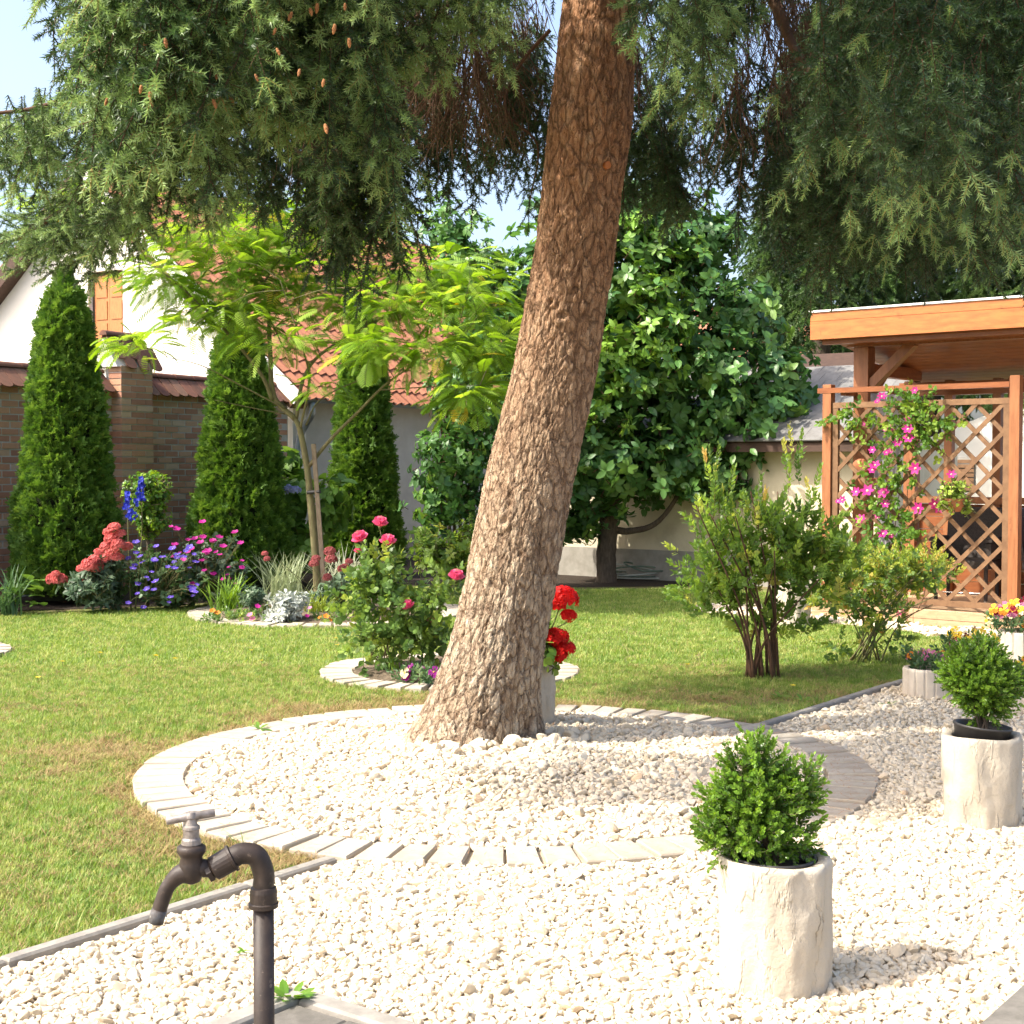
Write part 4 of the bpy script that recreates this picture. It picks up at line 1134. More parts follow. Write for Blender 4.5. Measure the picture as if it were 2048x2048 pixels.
# gable wall, with the window opening cut out as four pieces
wx0, wx1, wz0, wz1 = 3.33, 4.08, 3.05, 4.55
def gz_top(s): return EZ + (RZ - EZ) * (1 - abs(s - mid) / mid)
V = []; F = []
def gpoly(pts):
    n = len(V); V.extend([hp(s, 0, z) for s, z in pts]); V.extend([hp(s, 0.3, z) for s, z in pts])
    m = len(pts)
    F.append(tuple(n + i for i in range(m))); F.append(tuple(n + m + i for i in range(m - 1, -1, -1)))
    for i in range(m): F.append((n + i, n + m + i, n + m + (i + 1) % m, n + (i + 1) % m))
gpoly([(0, 0), (wx0, 0), (wx0, gz_top(wx0)), (0, EZ)])
gpoly([(wx1, 0), (HW, 0), (HW, EZ), (mid, RZ) if wx1 <= mid else (wx1, gz_top(wx1)), (wx1, gz_top(wx1))] if wx1 < mid else [(wx1, 0), (HW, 0), (HW, EZ), (wx1, gz_top(wx1))])
gpoly([(wx0, 0), (wx1, 0), (wx1, wz0), (wx0, wz0)])
gpoly([(wx0, wz1), (wx1, wz1), (wx1, gz_top(wx1)), (mid, RZ), (wx0, gz_top(wx0))] if wx1 > mid else [(wx0, wz1), (wx1, wz1), (wx1, gz_top(wx1)), (wx0, gz_top(wx0))])
mobj('gable_wall', (V, F), MT['white_plaster'], house)
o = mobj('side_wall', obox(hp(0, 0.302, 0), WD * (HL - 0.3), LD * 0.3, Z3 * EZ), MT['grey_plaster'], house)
mobj('wall_plinth', obox(hp(-0.03, 0.302, 0), WD * (HL - 0.3), LD * 0.028, Z3 * 0.42), MT['plinth'], house)
mobj('far_wall', obox(hp(HW - 0.3, 0.302, 0), WD * (HL - 0.3), LD * 0.3, Z3 * EZ), MT['white_plaster'], house)
# shutters in the gable opening
w = mobj('window', join([obox(hp(wx0, 0.10, wz0), LD * 0.05, WD * 0.06, Z3 * (wz1 - wz0)), obox(hp(wx1 - 0.05, 0.10, wz0), LD * 0.05, WD * 0.06, Z3 * (wz1 - wz0)), obox(hp(wx0 + 0.051, 0.10, wz1 - 0.05), LD * (wx1 - wx0 - 0.102), WD * 0.06, Z3 * 0.05)]), MT['dark_wood'], house)
sw = (wx1 - wx0 - 0.11) / 2
for k in range(2):
    s0 = wx0 + 0.055 + k * sw
    sh = mobj('shutter', obox(hp(s0, 0.085, wz0 + 0.01), LD * (sw - 0.004), WD * 0.03, Z3 * (wz1 - wz0 - 0.07)), MT['shutter'], w)
    for q in range(4):
        z0 = wz0 + 0.06 + q * 0.345
        mobj('shutter_panel', obox(hp(s0 + 0.045, 0.073, z0), LD * (sw - 0.09), WD * 0.013, Z3 * 0.285), MT['shutter'], w)
mobj('window_sill', obox(hp(wx0 - 0.05, -0.06, wz0 - 0.05), LD * (wx1 - wx0 + 0.1), WD * 0.30, Z3 * 0.048), MT['plinth'], w)
# roof: two slopes, tiles on the garden side
pitch = math.atan2(RZ - EZ, mid)
OV = 0.42; SLd = (-LD * math.cos(pitch) - Z3 * math.sin(pitch))      # down the garden slope
ridge0 = hp(mid, -0.22, RZ + 0.06)
Lsl = mid / math.cos(pitch) + OV
nrm = SLd.cross(WD); nrm = nrm if nrm.z > 0 else -nrm
roof = mobj('roof', obox(ridge0 - nrm * 0.10, WD * (HL + 0.5), SLd * Lsl, nrm * 0.07), MT['dark_wood'], house)
SLb = (LD * math.cos(pitch) - Z3 * math.sin(pitch)); nb = SLb.cross(WD); nb = nb if nb.z > 0 else -nb
mobj('roof_far_slope', obox(ridge0 - nb * 0.04, WD * (HL + 0.5), SLb * Lsl, nb * 0.06), MT['rooftile'], house)
# brown soffit and barge boards on the far rake, white ones on the garden rake
mobj('barge_board', obox(ridge0 - nb * 0.26 - WD * 0.03, SLb * Lsl, WD * 0.029, nb * 0.24), MT['dark_wood'], house)
mobj('barge_board', obox(ridge0 + SLd * 0.25 - nrm * 0.17 - WD * 0.03, SLd * (Lsl - 0.25), WD * 0.029, nrm * 0.20), MT['white_paint'], house)
mobj('soffit', obox(ridge0 + SLb * 0.3 - nb * 0.26, SLb * (Lsl - 0.3), WD * 0.36, nb * 0.10), MT['dark_wood'], house)
mobj('verge_trim', obox(ridge0 + SLd * 0.30 - nrm * 0.26 - WD * 0.028, SLd * (Lsl - 0.32), WD * 0.36, nrm * 0.085), MT['weathered_wood'], house)
# pantiles
tw_, te = 0.215, 0.315
def pantile():
    n = 8; V = []; F = []
    for j, (y, zb) in enumerate(((0.02, 0.0), (-te - 0.05, 0.028))):
        for k in range(n + 1):
            x = (k / n - 0.5) * (tw_ + 0.02)
            zz = 0.030 * math.cos(2 * math.pi * k / n) ** 2 if False else 0.024 * math.cos(2 * math.pi * k / n)
            V.append((x, y, zz + zb)); V.append((x, y, zz + zb - 0.016))
    m = 2 * (n + 1)
    for k in range(n):
        a = 2 * k
        F += [(a, m + a, m + a + 2, a + 2), (a + 1, a + 3, m + a + 3, m + a + 1), (m + a, m + a + 1, m + a + 3, m + a + 2)]
    return V, F
ptV, ptF = pantile()
pt_me = mkmesh('roof_tile', ptV, ptF, MT['rooftile'], smooth_=False)
ax = Matrix((WD, -SLd, nrm)).transposed() if WD.cross(-SLd).dot(nrm) > 0 else Matrix((-WD, -SLd, nrm)).transposed()
axe = ax.to_euler(); ax4 = ax.to_4x4()
rest = []; cnt = 0
rows = int(Lsl / te)
for row in range(rows - 1, -1, -1):
    for k in range(int((HL + 0.5) / tw_)):
        p = ridge0 + SLd * (Lsl - (rows - row) * te + 0.05) + WD * ((k + 0.5) * tw_) + nrm * (0.0 + random.uniform(-0.004, 0.004))
        d = p - cam.location
        px, py = px_of(p), 925 - (p.z - EYE) / p.y * FPX
        if 470 < px < 915 and py < 790 and cnt < 300 and row >= rows - 12:
            obj('roof_tile', pt_me, roof, p, axe); cnt += 1
        else:
            rest.append(xform((ptV, ptF), Matrix.Translation(p) @ ax4))
o = mobj('roof_tiles', join(rest), MT['rooftile'], roof); o['kind'] = 'stuff'
# gutter and downpipe
gp = ridge0 + SLd * (Lsl + 0.02) - nrm * 0.03
def half_gutter(p, d, L, r=0.065):
    s = WNn; V = []; F = []
    for q in (0, L):
        for k in range(9):
            a = math.pi + math.pi * k / 8
            V.append(p + d * q + s * math.cos(a) * r + Z3 * math.sin(a) * r)
    F = [(k, k + 1, 9 + k + 1, 9 + k) for k in range(8)]
    V2 = [v + Z3 * 0.003 + (0 * s) for v in V]
    n = len(V)
    return V + V2, F + [tuple(n + i for i in f[::-1]) for f in F]
mobj('gutter', half_gutter(gp, WD, HL + 0.4), MT['zinc'], house)
d0 = gp + WD * 0.25 - Z3 * 0.06
pth = spline([d0, d0 - Z3 * 0.18, hp(-0.16, 0.10, EZ - 0.62), hp(-0.07, 0.05, EZ - 0.86), hp(-0.07, 0.02, EZ - 1.3), hp(-0.07, 0.02, 0.0)], 6)
mobj('downpipe', tube(pth, 0.048, 10), MT['zinc'], house, smooth_=True)
for z in (1.62, 0.7):
    mobj('pipe_clamp', tube([hp(-0.07, 0.02, z), hp(-0.07, 0.02, z + 0.035)], 0.055, 10), MT['white_paint'], house)
# low shed along the back --------------------------------------------------
SH0 = G(1052, 1146); SVd = Vector((0.80, -0.60, 0)).normalized(); SUd = Vector((0.60, 0.80, 0)).normalized()
shed = empty('garden_shed', SH0, 'low cream rendered shed with grey slate roof behind the round leafy tree', 'shed')
SLn = 5.2
mobj('shed_wall', obox(SH0, SVd * SLn, SUd * 2.6, Z3 * 1.86), MT['cream_plaster'], shed)
mobj('plinth', obox(SH0 - SUd * 0.025 - SVd * 0.02, SVd * (SLn + 0.04), SUd * 0.024, Z3 * 0.40), MT['plinth'], shed)
rs = (SUd * math.cos(0.42) + Z3 * math.sin(0.42)); rn = rs.cross(SVd); rn = rn if rn.z > 0 else -rn
r0 = SH0 - SUd * 0.28 - SVd * 0.15 + Z3 * 1.78
sroof = mobj('shed_roof', obox(r0, SVd * (SLn + 0.3), rs * 3.1, rn * 0.03), MT['dark_wood'], shed)
sl_me = mkmesh('slate', *obox((0, 0, 0.0), (0.245, 0, 0), (0, 0.34, 0), (0, 0, 0.014)), MT['slate'])
sax = Matrix((SVd, rs, rn)).transposed().to_euler()
for row in range(9):
    for k in range(22):
        p = r0 + rs * (row * 0.27 - 0.04) + SVd * (k * 0.25 - (0.12 if row % 2 else 0)) + rn * (0.050 - 0.002)
        if px_of(p) < 1230 and row > 3: continue
        o = obj('slate', sl_me, sroof, p, sax); o.rotation_euler.rotate_axis('X', 0.045)
mobj('fascia', obox(r0 - SUd * 0.02 - Z3 * 0.10, SVd * (SLn + 0.3), SUd * 0.019, Z3 * 0.11), MT['dark_wood'], shed)
mobj('rafter_end', obox(P(1655, 893, 18.0), SVd * 0.08, SUd * 0.4, Z3 * -0.10), MT['dark_wood'], shed)
# neighbour's house seen through the gazebo and above the shed ---------------
NB0 = P(1838, 1100, 24.0); NB0.z = 0
nb_h = empty('neighbour_house', NB0, 'cream neighbouring house with shuttered window seen through the gazebo', 'house')
NV = Vector((0.85, -0.52, 0)).normalized(); NU = Vector((0.52, 0.85, 0)).normalized()
NL = 5.5
pts = [(0, 0), (NL, 0), (NL, 2.5), (NL * 0.28, 2.5), (0, 1.9)]
n = len(pts)
V = [NB0 + NV * a + Z3 * z for a, z in pts] + [NB0 + NV * a + NU * 3 + Z3 * z for a, z in pts]
mobj('house_wall', (V, [tuple(range(n)), tuple(range(2 * n - 1, n - 1, -1))] + [(i, n + i, n + (i + 1) % n, (i + 1) % n) for i in range(n)]), MT['white_plaster'], nb_h)
wq = mobj('window', obox(P(1905, 985, 23.0) - NU * 0.02, NV * 0.36, NU * 0.04, Z3 * 0.56), MT['plinth'], nb_h)
mobj('window_lintel', obox(P(1900, 930, 23.0) - NU * 0.05, NV * 0.44, NU * 0.04, Z3 * 0.07), MT['slate'], wq)
for k in range(7):
    mobj('shutter_slat', obox(P(1907, 981, 22.95) - NU * 0.035 + Z3 * (k * 0.072), NV * 0.32, NU * 0.015, Z3 * 0.055), MT['weathered_wood'], wq)
# red roof of a house farther away, glimpsed over the shed
FR = P(1360, 905, 34.0); FR.z = 0
fh = empty('distant_house', FR, 'red tiled roof of a distant house glimpsed above the shed', 'house')
mobj('house_wall', obox(FR, (4.2, -0.4, 0), (0.4, 4, 0), (0, 0, 3.4)), MT['white_plaster'], fh)
V = [FR + Vector(p) for p in ((-0.4, -0.4, 3.2), (4.7, -0.9, 3.2), (4.9, 2.0, 5.4), (-0.2, 2.5, 5.4), (-0.4, -0.4, 3.1), (4.7, -0.9, 3.1))]
rf = mobj('roof', (V, [(0, 1, 2, 3), (4, 5, 1, 0)]), MT['rooftile'], fh)
for row in range(9):
    a = V[0] + (V[3] - V[0]) * row / 9; b = V[1] + (V[2] - V[1]) * row / 9
    mobj('tile_course', obox(a + Z3 * 0.01, b - a, (V[3] - V[0]) / 9 * 1.05 + Z3 * -0.04, Z3 * 0.06), MT['rooftile'], rf)
# ------------------------------------------------------------------ gazebo
GO = Vector((3.14, 14.40, 0))
GV = Vector((0.765, -0.644, 0)).normalized(); GU = Vector((0.644, 0.765, 0)).normalized()
def gq(a, b, z): return GO + GV * a + GU * b + Z3 * z
gaz = empty('gazebo', GO, 'orange stained timber gazebo with flat roof at the edge of the gravel', 'gazebo')
DZ = 0.16
GD = 1.8; GL = 4.6
def gbox(name, a0, a1, b0, b1, z0, z1, mat, parent=gaz, ch=0.0):
    return mobj(name, obox(gq(a0, b0, z0), GV * (a1 - a0), GU * (b1 - b0), Z3 * (z1 - z0), ch), mat, parent)
# deck
gbox('deck_frame', -0.1, GL, 0.02, GD, 0.0, DZ - 0.03, MT['dark_wood'])
for k in range(13):
    gbox('deck_board', -0.12, GL, -0.075 + k * 0.145, -0.075 + k * 0.145 + 0.138, DZ - 0.028, DZ, MT['deck'], ch=0.004)
for a0, a1 in ((-0.12, 0.95), (0.955, 2.55), (2.555, GL)):
    gbox('deck_fascia', a0, a1, -0.10, -0.078, 0.0, 0.075, MT['deck'])
    gbox('deck_fascia', a0, a1, -0.101, -0.078, 0.080, DZ - 0.004, MT['deck'])
# roof
zf, zb_ = 2.80, 2.40
rl = 2.35
def cz(b): return zf + (zb_ - zf) * (b + 0.3) / (rl - 0.3 + 0.3)
a_l = -0.03
FT = 3.005
gbox('fascia_board', a_l, GL + 0.6, -0.33, -0.302, FT - 0.085, FT - 0.004, MT['pine'])
gbox('fascia_board', a_l, GL + 0.6, -0.333, -0.302, FT - 0.262, FT - 0.089, MT['pine'])
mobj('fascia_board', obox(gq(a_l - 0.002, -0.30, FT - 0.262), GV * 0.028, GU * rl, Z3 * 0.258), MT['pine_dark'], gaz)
gbox('roof_edging', a_l - 0.02, GL + 0.62, -0.345, 0.0, FT, FT + 0.018, MT['white_paint'])
mobj('roof_sheet', obox(gq(a_l + 0.03, -0.295, FT - 0.05), GV * (GL + 0.5), GU * (rl - 0.1) + Z3 * (zb_ - zf), Z3 * 0.035), MT['slate'], gaz)
nb2 = 18
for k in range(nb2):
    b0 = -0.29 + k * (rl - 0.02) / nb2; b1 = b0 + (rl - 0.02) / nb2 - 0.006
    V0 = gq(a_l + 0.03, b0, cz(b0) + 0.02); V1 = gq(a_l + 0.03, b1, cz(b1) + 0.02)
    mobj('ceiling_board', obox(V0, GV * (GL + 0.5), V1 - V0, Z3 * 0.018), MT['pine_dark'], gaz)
# frame
def post(a, b, z0, z1, w, mat, name='post'): return gbox(name, a - w / 2, a + w / 2, b - w / 2, b + w / 2, z0, z1, mat, ch=0.006)
PA, PB = 0.20, 0.36
post(PA, PB, DZ, 2.70, 0.155, MT['post_wood'])
gbox('beam', 0.04, GL, PB - 0.07, PB + 0.07, 2.70, 2.80, MT['post_wood'])
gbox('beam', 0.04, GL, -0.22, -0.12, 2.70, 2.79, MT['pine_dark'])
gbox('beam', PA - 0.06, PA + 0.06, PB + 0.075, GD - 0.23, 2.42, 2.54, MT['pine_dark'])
mobj('brace', bar(gq(PA + 0.06, PB, 2.30), gq(PA + 0.52, PB, 2.72), 0.09, 0.11, up=GU), MT['post_wood'], gaz)
mobj('brace', bar(gq(PA, PB + 0.06, 2.18), gq(PA, PB + 0.46, 2.50), 0.09, 0.10, up=GV), MT['pine_dark'], gaz)
for a_ in (0.12, 0.54, 1.06, 1.22, 2.3, 3.4):
    post(a_, GD - 0.15, DZ, 2.42, 0.13 if a_ < 0.3 else 0.085, MT['post_wood'])
post(GL - 0.2, PB, DZ, 2.70, 0.155, MT['post_wood'])
gbox('beam', 0.0, GL, GD - 0.22, GD - 0.08, 2.26, 2.40, MT['pine_dark'])
# half wall at the back
for k in range(7):
    gbox('wall_plank', 0.20, GL, GD - 0.125, GD - 0.10, DZ + 0.01 + k * 0.135, DZ + 0.14 + k * 0.135, MT['pine_dark'])
gbox('rail', 0.20, GL, GD - 0.21, GD - 0.06, DZ + 0.96, DZ + 1.03, MT['post_wood'])
# lattice screen --------------------------------------------------------------
scr = empty('lattice_screen', gq(0, 0, DZ), 'brown diagonal trellis screen between two posts on the gazebo front', 'trellis')
PW = 1.88
def sbox(name, a0, a1, b0, b1, z0, z1, mat, ch=0.0): return gbox(name, a0, a1, b0, b1, z0, z1, mat, scr, ch)
sbox('post', -0.045, 0.045, -0.045, 0.045, DZ, 2.32, MT['post_wood'], 0.004)
sbox('post', PW - 0.045, PW + 0.045, -0.045, 0.045, 0.05, 2.34, MT['post_wood'], 0.004)
sbox('top_rail', -0.10, PW - 0.047, -0.05, 0.05, 2.235, 2.285, MT['pine_dark'])
for a in (0.10, 0.60):
    sbox('rail_bracket', a, a + 0.06, 0.052, PB - 0.08, 2.21, 2.265, MT['pine_dark'])
f0, f1, q0, q1 = 0.075, PW - 0.062, 0.20, 2.14
sbox('frame_rail', f0 - 0.02, f1 + 0.01, -0.024, 0.024, q1 - 0.055, q1, MT['weathered_wood'])
sbox('frame_rail', f0 - 0.02, f1 + 0.01, -0.024, 0.024, q0, q0 + 0.055, MT['weathered_wood'])
sbox('frame_stile', f0 - 0.022, f0 + 0.038, -0.0215, 0.0215, q0 + 0.056, q1 - 0.056, MT['weathered_wood'])
sbox('frame_stile', f1 - 0.048, f1 + 0.012, -0.0215, 0.0215, q0 + 0.056, q1 - 0.056, MT['weathered_wood'])
A0, A1, Q0, Q1 = f0 + 0.03, f1 - 0.04, q0 + 0.045, q1 - 0.045
step = 0.262
for sgn, b in ((1, -0.011), (-1, 0.005)):
    c = (A0 - Q1 if sgn > 0 else A0 + Q0) + 0.10
    cmax = (A1 - Q0 if sgn > 0 else A1 + Q1)
    while c < cmax:
        # line a - sgn*z = c
        pts = []
        for a in (A0, A1):
            z = (a - c) * sgn
            if Q0 <= z <= Q1: pts.append((a, z))
        for z in (Q0, Q1):
            a = c + sgn * z
            if A0 < a < A1: pts.append((a, z))
        if len(pts) >= 2:
            pts.sort()
            p0, p1 = pts[0], pts[-1]
            if math.hypot(p1[0] - p0[0], p1[1] - p0[1]) > 0.08:
                mobj('slat', bar(gq(p0[0], b, p0[1]), gq(p1[0], b, p1[1]), 0.040, 0.014, up=GU), MT['weathered_wood'], scr)
        c += step
# things in the gazebo -----------------------------------------------------------
# gathered curtain tied to the post
def curtain():
    prof = [(2.24, 0.25), (2.1, 0.23), (1.9, 0.20), (1.5, 0.13), (1.15, 0.075), (1.02, 0.065), (0.9, 0.10), (0.6, 0.15), (0.24, 0.17)]
    V = []; F = []; n = 40
    for z, w in prof:
        for k in range(n + 1):
            s = k / n
            V.append(gq(PA + 0.20 + (s - 0.35) * 2 * w + 0.02 * math.sin(z * 3), PB + 0.02 + (0.028 + 0.05 * w) * math.sin(s * 34 + z), z))
    for i in range(len(prof) - 1):
        for k in range(n): F.append((i * (n + 1) + k, i * (n + 1) + k + 1, (i + 2 - 1) * (n + 1) + k + 1, (i + 1) * (n + 1) + k))
    return V, F
cu = empty('curtain', gq(PA + 0.2, PB, DZ), 'thin white curtain gathered and tied beside the gazebo post', 'curtain')
mobj('cloth', curtain(), MT['curtain'], cu, smooth_=True)
mobj('tie_band', tube([gq(PA + 0.215, PB + 0.02, 1.06), gq(PA + 0.215, PB + 0.02, 1.10)], 0.085, 12), MT['white_paint'], cu)
# terracotta wall pot on the post
wpot = empty('wall_pot', P(1728, 965, 14.25), 'terracotta half pot with a face hung on the gazebo post', 'pot')
pc = P(1722, 935, 14.33)
mobj('face_plate', xform(lathe([(0.002, 0.03), (0.06, 0.028), (0.085, 0.01), (0.09, 0.0)], 20), Matrix.Translation(pc) @ Matrix.Rotation(math.radians(90), 4, 'X') @ Matrix.Rotation(math.radians(-20), 4, 'Y')), MT['terracotta'], wpot, smooth_=True)
mobj('bowl', lathe([(0.03, -0.10), (0.075, -0.06), (0.105, 0.0), (0.10, 0.012), (0.085, 0.005)], 20, P(1737, 958, 14.28)), MT['terracotta'], wpot, smooth_=True)
# wicker chairs
def chair(a, b, rz, label):
    o = gq(a, b, DZ)
    root = empty('wicker_chair', o, label, 'chair', 'wicker chairs in the gazebo')
    Rm = Matrix.Translation(o) @ Matrix.Rotation(rz, 4, 'Z')
    def bx(nm, x0, x1, y0, y1, z0, z1, m): mobj(nm, xform(obox((x0, y0, z0), (x1 - x0, 0, 0), (0, y1 - y0, 0), (0, 0, z1 - z0), 0.01), Rm), m, root)
    bx('seat', -0.27, 0.27, -0.27, 0.25, 0.36, 0.44, MT['wicker'])
    mobj('backrest', xform(obox((-0.27, 0.22, 0.441), (0.54, 0, 0), (0, 0.05, 0), (0, 0.10, 0.50), 0.012), Rm), MT['wicker'], root)
    for sx in (-1, 1):
        bx('armrest', sx * 0.27 - 0.035, sx * 0.27 + 0.035, -0.27, 0.20, 0.62, 0.66, MT['wicker'])
        bx('side_panel', sx * 0.27 - 0.022, sx * 0.27 + 0.022, -0.25, 0.20, 0.442, 0.618, MT['wicker'])
        for sy in (-0.23, 0.21):
            l = mobj('leg', xform(tube([(sx * 0.24, sy, 0.05), (sx * 0.24, sy, 0.36)], 0.02, 8), Rm), MT['wicker'], root)
            mobj('foot', xform(tube([(sx * 0.24, sy, 0.0), (sx * 0.24, sy, 0.05)], 0.016, 8), Rm), MT['chrome'], l)
    mobj('stretcher', xform(tube([(-0.24, -0.23, 0.12), (0.24, -0.23, 0.12)], 0.008, 6), Rm), MT['chrome'], root)
chair(1.10, 0.80, math.radians(-32), 'dark brown wicker armchair facing into the gazebo behind the trellis')
chair(1.85, 1.10, math.radians(60), 'dark brown wicker armchair standing by the gazebo half wall')
# table
tb = empty('gazebo_table', gq(2.8, 0.9, DZ), 'dark table with wooden top beside the wicker chairs', 'table')
gbox('table_top', 2.3, 3.3, 0.45, 1.35, DZ + 0.70, DZ + 0.74, MT['pine_dark'], tb)
for a in (2.35, 3.2):
    for b in (0.5, 1.25): gbox('leg', a, a + 0.06, b, b + 0.06, DZ, DZ + 0.698, MT['wicker'], tb)
# grey dustbin-like stone and a small ball at the foot of the screen
# ------------------------------------------------------------------ white cylinder pots
def pot_shape(c, seed, R=0.163, H=0.385):
    r = random.Random(seed)
    n, m = 72, 30
    ph = r.uniform(0, 6)
    V = []; F = []
    for i in range(m + 1):
        z = H * i / m
        for k in range(n):
            a = 2 * math.pi * k / n
            rip = 0.0035 * math.sin(5 * a + ph + 1.2 * math.sin(z * 9 + ph)) + 0.0025 * math.sin(11 * a + 2 * ph + z * 6)
            s = float(fbm(np.array([a * 6.0 + seed * 3]), np.array([z * 22.0]), seed)[0]) - 0.5
            st = float(vnoise(np.array([a * 4.4 + 9 * math.sin(z * 4) * 0.05]), np.array([z * 3.0 + seed]), seed + 3)[0])
            lap = 0.006 * (1 if st > 0.5 else 0)
            rr = R * (0.965 + 0.035 * i / m) + rip + 0.007 * s + lap
            if i == m: rr -= 0.004
            V.append((c[0] + rr * math.cos(a), c[1] + rr * math.sin(a), c[2] + z + (0.003 * math.sin(3 * a + ph) if i > m - 2 else 0)))
    for rr, z in ((R * 0.93, H + 0.002), (R * 0.78, H - 0.004), (R * 0.76, H - 0.02), (R * 0.75, H * 0.6)):
        for k in range(n):
            a = 2 * math.pi * k / n
            V.append((c[0] + rr * math.cos(a), c[1] + rr * math.sin(a), c[2] + z + 0.003 * math.sin(3 * a + ph)))
    tot = m + 5
    for i in range(tot - 1):
        for k in range(n):
            k2 = (k + 1) % n
            F.append((i * n + k, i * n + k2, (i + 1) * n + k2, (i + 1) * n + k))
    return V, F
def pot(px, py, seed, label, grp='white cylinder pots along the gravel', scale=1.0):
    c = G(px, py)
    root = empty('cylinder_pot', c, label, 'pot', grp)
    mobj('pot_wall', pot_shape(c, seed, 0.163 * scale, 0.385 * scale), MT['pot'], root, smooth_=True)
    return c
def nursery(parent, c, z, r=0.118, tilt=0.0):
    mobj('nursery_pot', xform(lathe([(r * 0.9, -0.11), (r, 0.0), (r + 0.006, 0.003), (r + 0.004, 0.012), (r - 0.006, 0.010), (r - 0.008, -0.02)], 32), Matrix.Translation((c[0], c[1], z)) @ Matrix.Rotation(tilt, 4, 'Y')), MT['black_plastic'], parent, smooth_=True)
    V, F = lathe([(r - 0.009, 0.0), (r * 0.6, 0.008), (0.01, 0.012)], 24, (0, 0, 0), True, True)
    mobj('soil', xform((V, F), Matrix.Translation((c[0], c[1], z - 0.022)) @ Matrix.Rotation(tilt, 4, 'Y')), MT['dark_soil'], parent, smooth_=True)

def leaf(L, W, fold=0.18, curl=0.2, mi=0, shape=0.42):
    """leaf along +Z, lying in the XZ plane, facing -Y"""
    pts = [(0.0, 0.04), (shape * 0.55, 0.8), (shape, 1.0), (shape + (1 - shape) * 0.55, 0.72), (1.0, 0.0)]
    V = []; F = []
    for t, w in pts:
        y = curl * L * t * t
        if w == 0: V.append((0, y, L * t)); continue
        for s in (-1, 0, 1):
            V.append((s * W / 2 * w, y - abs(s) * fold * W / 2 * w, L * t))
    for i in range(3):
        a = i * 3
        F += [(a, a + 1, a + 4, a + 3), (a + 1, a + 2, a + 5, a + 4)]
    F += [(9, 10, 12), (10, 11, 12)]
    return V, F, mi
def eul(d, roll=0.0):
    e = frames(np.array([d], float), np.array([roll]))[0]
    return Matrix.Translation((0, 0, 0)) @ __import__('mathutils').Euler(e).to_matrix().to_4x4()
def put(VF, p, d, roll=0.0, s=1.0):
    return xform(VF, Matrix.Translation(p) @ eul(d, roll) @ Matrix.Scale(s, 4))
def sprig(seed, L, n, leafL, leafW, mi=0, stem_mi=2, tip_mi=None, spread=0.9, stem_r=0.0016, pairs=False, lf=None):
    """twig along +Z with n leaves"""
    r = random.Random(seed)
    parts = [(*tube([(0, 0, 0), (r.uniform(-0.1, 0.1) * L, r.uniform(-0.1, 0.1) * L, L * 0.5), (0, 0, L)], [stem_r, stem_r * 0.8, stem_r * 0.4], 4, False), stem_mi)]
    for k in range(n):
        t = 0.12 + 0.86 * k / n
        az = (k // 2 * 1.57 + (k % 2) * math.pi if pairs else k * 2.4) + r.uniform(-0.3, 0.3)
        up = 0.35 + 1.1 * t * t
        d = (math.cos(az) * spread, math.sin(az) * spread, up)
        m = tip_mi if (tip_mi is not None and t > 0.62) else mi
        parts.append(put(leaf(leafL * r.uniform(0.75, 1.1) * (1 - 0.25 * t), leafW * r.uniform(0.8, 1.1) * (1 - 0.2 * t), 0.2, r.uniform(-0.1, 0.35), m), (0, 0, L * t), d, r.uniform(-0.3, 0.3)))
    return join(parts)
# boxwoods ------------------------------------------------------------------
BOXP = [sprig(s, 0.075, 16, 0.021, 0.0115, 0, 2, 1 if s % 2 else None, 0.8, pairs=True) for s in range(6)]
def boxwood(c, z, ells, n, name, label, tilt=0.0):
    root = empty(name, (c[0], c[1], z), label, 'shrub', 'boxwoods in the white pots')
    nursery(root, c, z, tilt=tilt)
    r = random.Random(len(label))
    st = []
    for k in range(16):
        a = r.uniform(0, 6.28); e = r.choice(ells)
        tip = Vector((c[0] + e[0] + math.cos(a) * e[3] * 0.55, c[1] + e[1] + math.sin(a) * e[3] * 0.55, z + e[2] + r.uniform(-0.3, 0.4) * e[4]))
        b = Vector((c[0] + r.uniform(-0.02, 0.02), c[1] + r.uniform(-0.02, 0.02), z - 0.02))
        st.append((*tube(spline([b, b.lerp(tip, 0.5) + Vector((0, 0, 0.02)), tip], 3), [0.005, 0.0045, 0.004, 0.0035, 0.003, 0.002, 0.0015], 5, False), 0))
    mobj('stems', join(st), MT['bark_grey'], root)
    pos = []; D = []
    for ex, ey, ez, er, eh, w in ells:
        k = int(n * w)
        d = rng.normal(size=(k, 3)); d /= np.linalg.norm(d, axis=1, keepdims=True)
        rad = rng.uniform(0.45, 1.0, k) ** 0.5 * (0.82 + 0.36 * rng.random(k) * (vnoise(d[:, 0] * 4 + 9, d[:, 2] * 4 + d[:, 1] * 3, 4) > 0.45))
        q = d * np.array([er, er, eh]) * rad[:, None]
        pos.append(q + np.array([c[0] + ex, c[1] + ey, z + ez])); D.append(d * np.array([1, 1, 0.8]) + np.array([0, 0, 0.55]) + rng.normal(0, 0.25, (k, 3)))
    pos = np.concatenate(pos); D = np.concatenate(D)
    scatter('foliage', BOXP, [MT['box'], MT['box_new'], MT['green_stem']], pos, frames(D, rng.uniform(0, 6.28, len(D))), rng.uniform(0.75, 1.15, len(D)), parent=root)
cA = pot(1548, 1968, 3, 'white rendered cylinder pot beside the terrace slab, a young pointed boxwood in it')
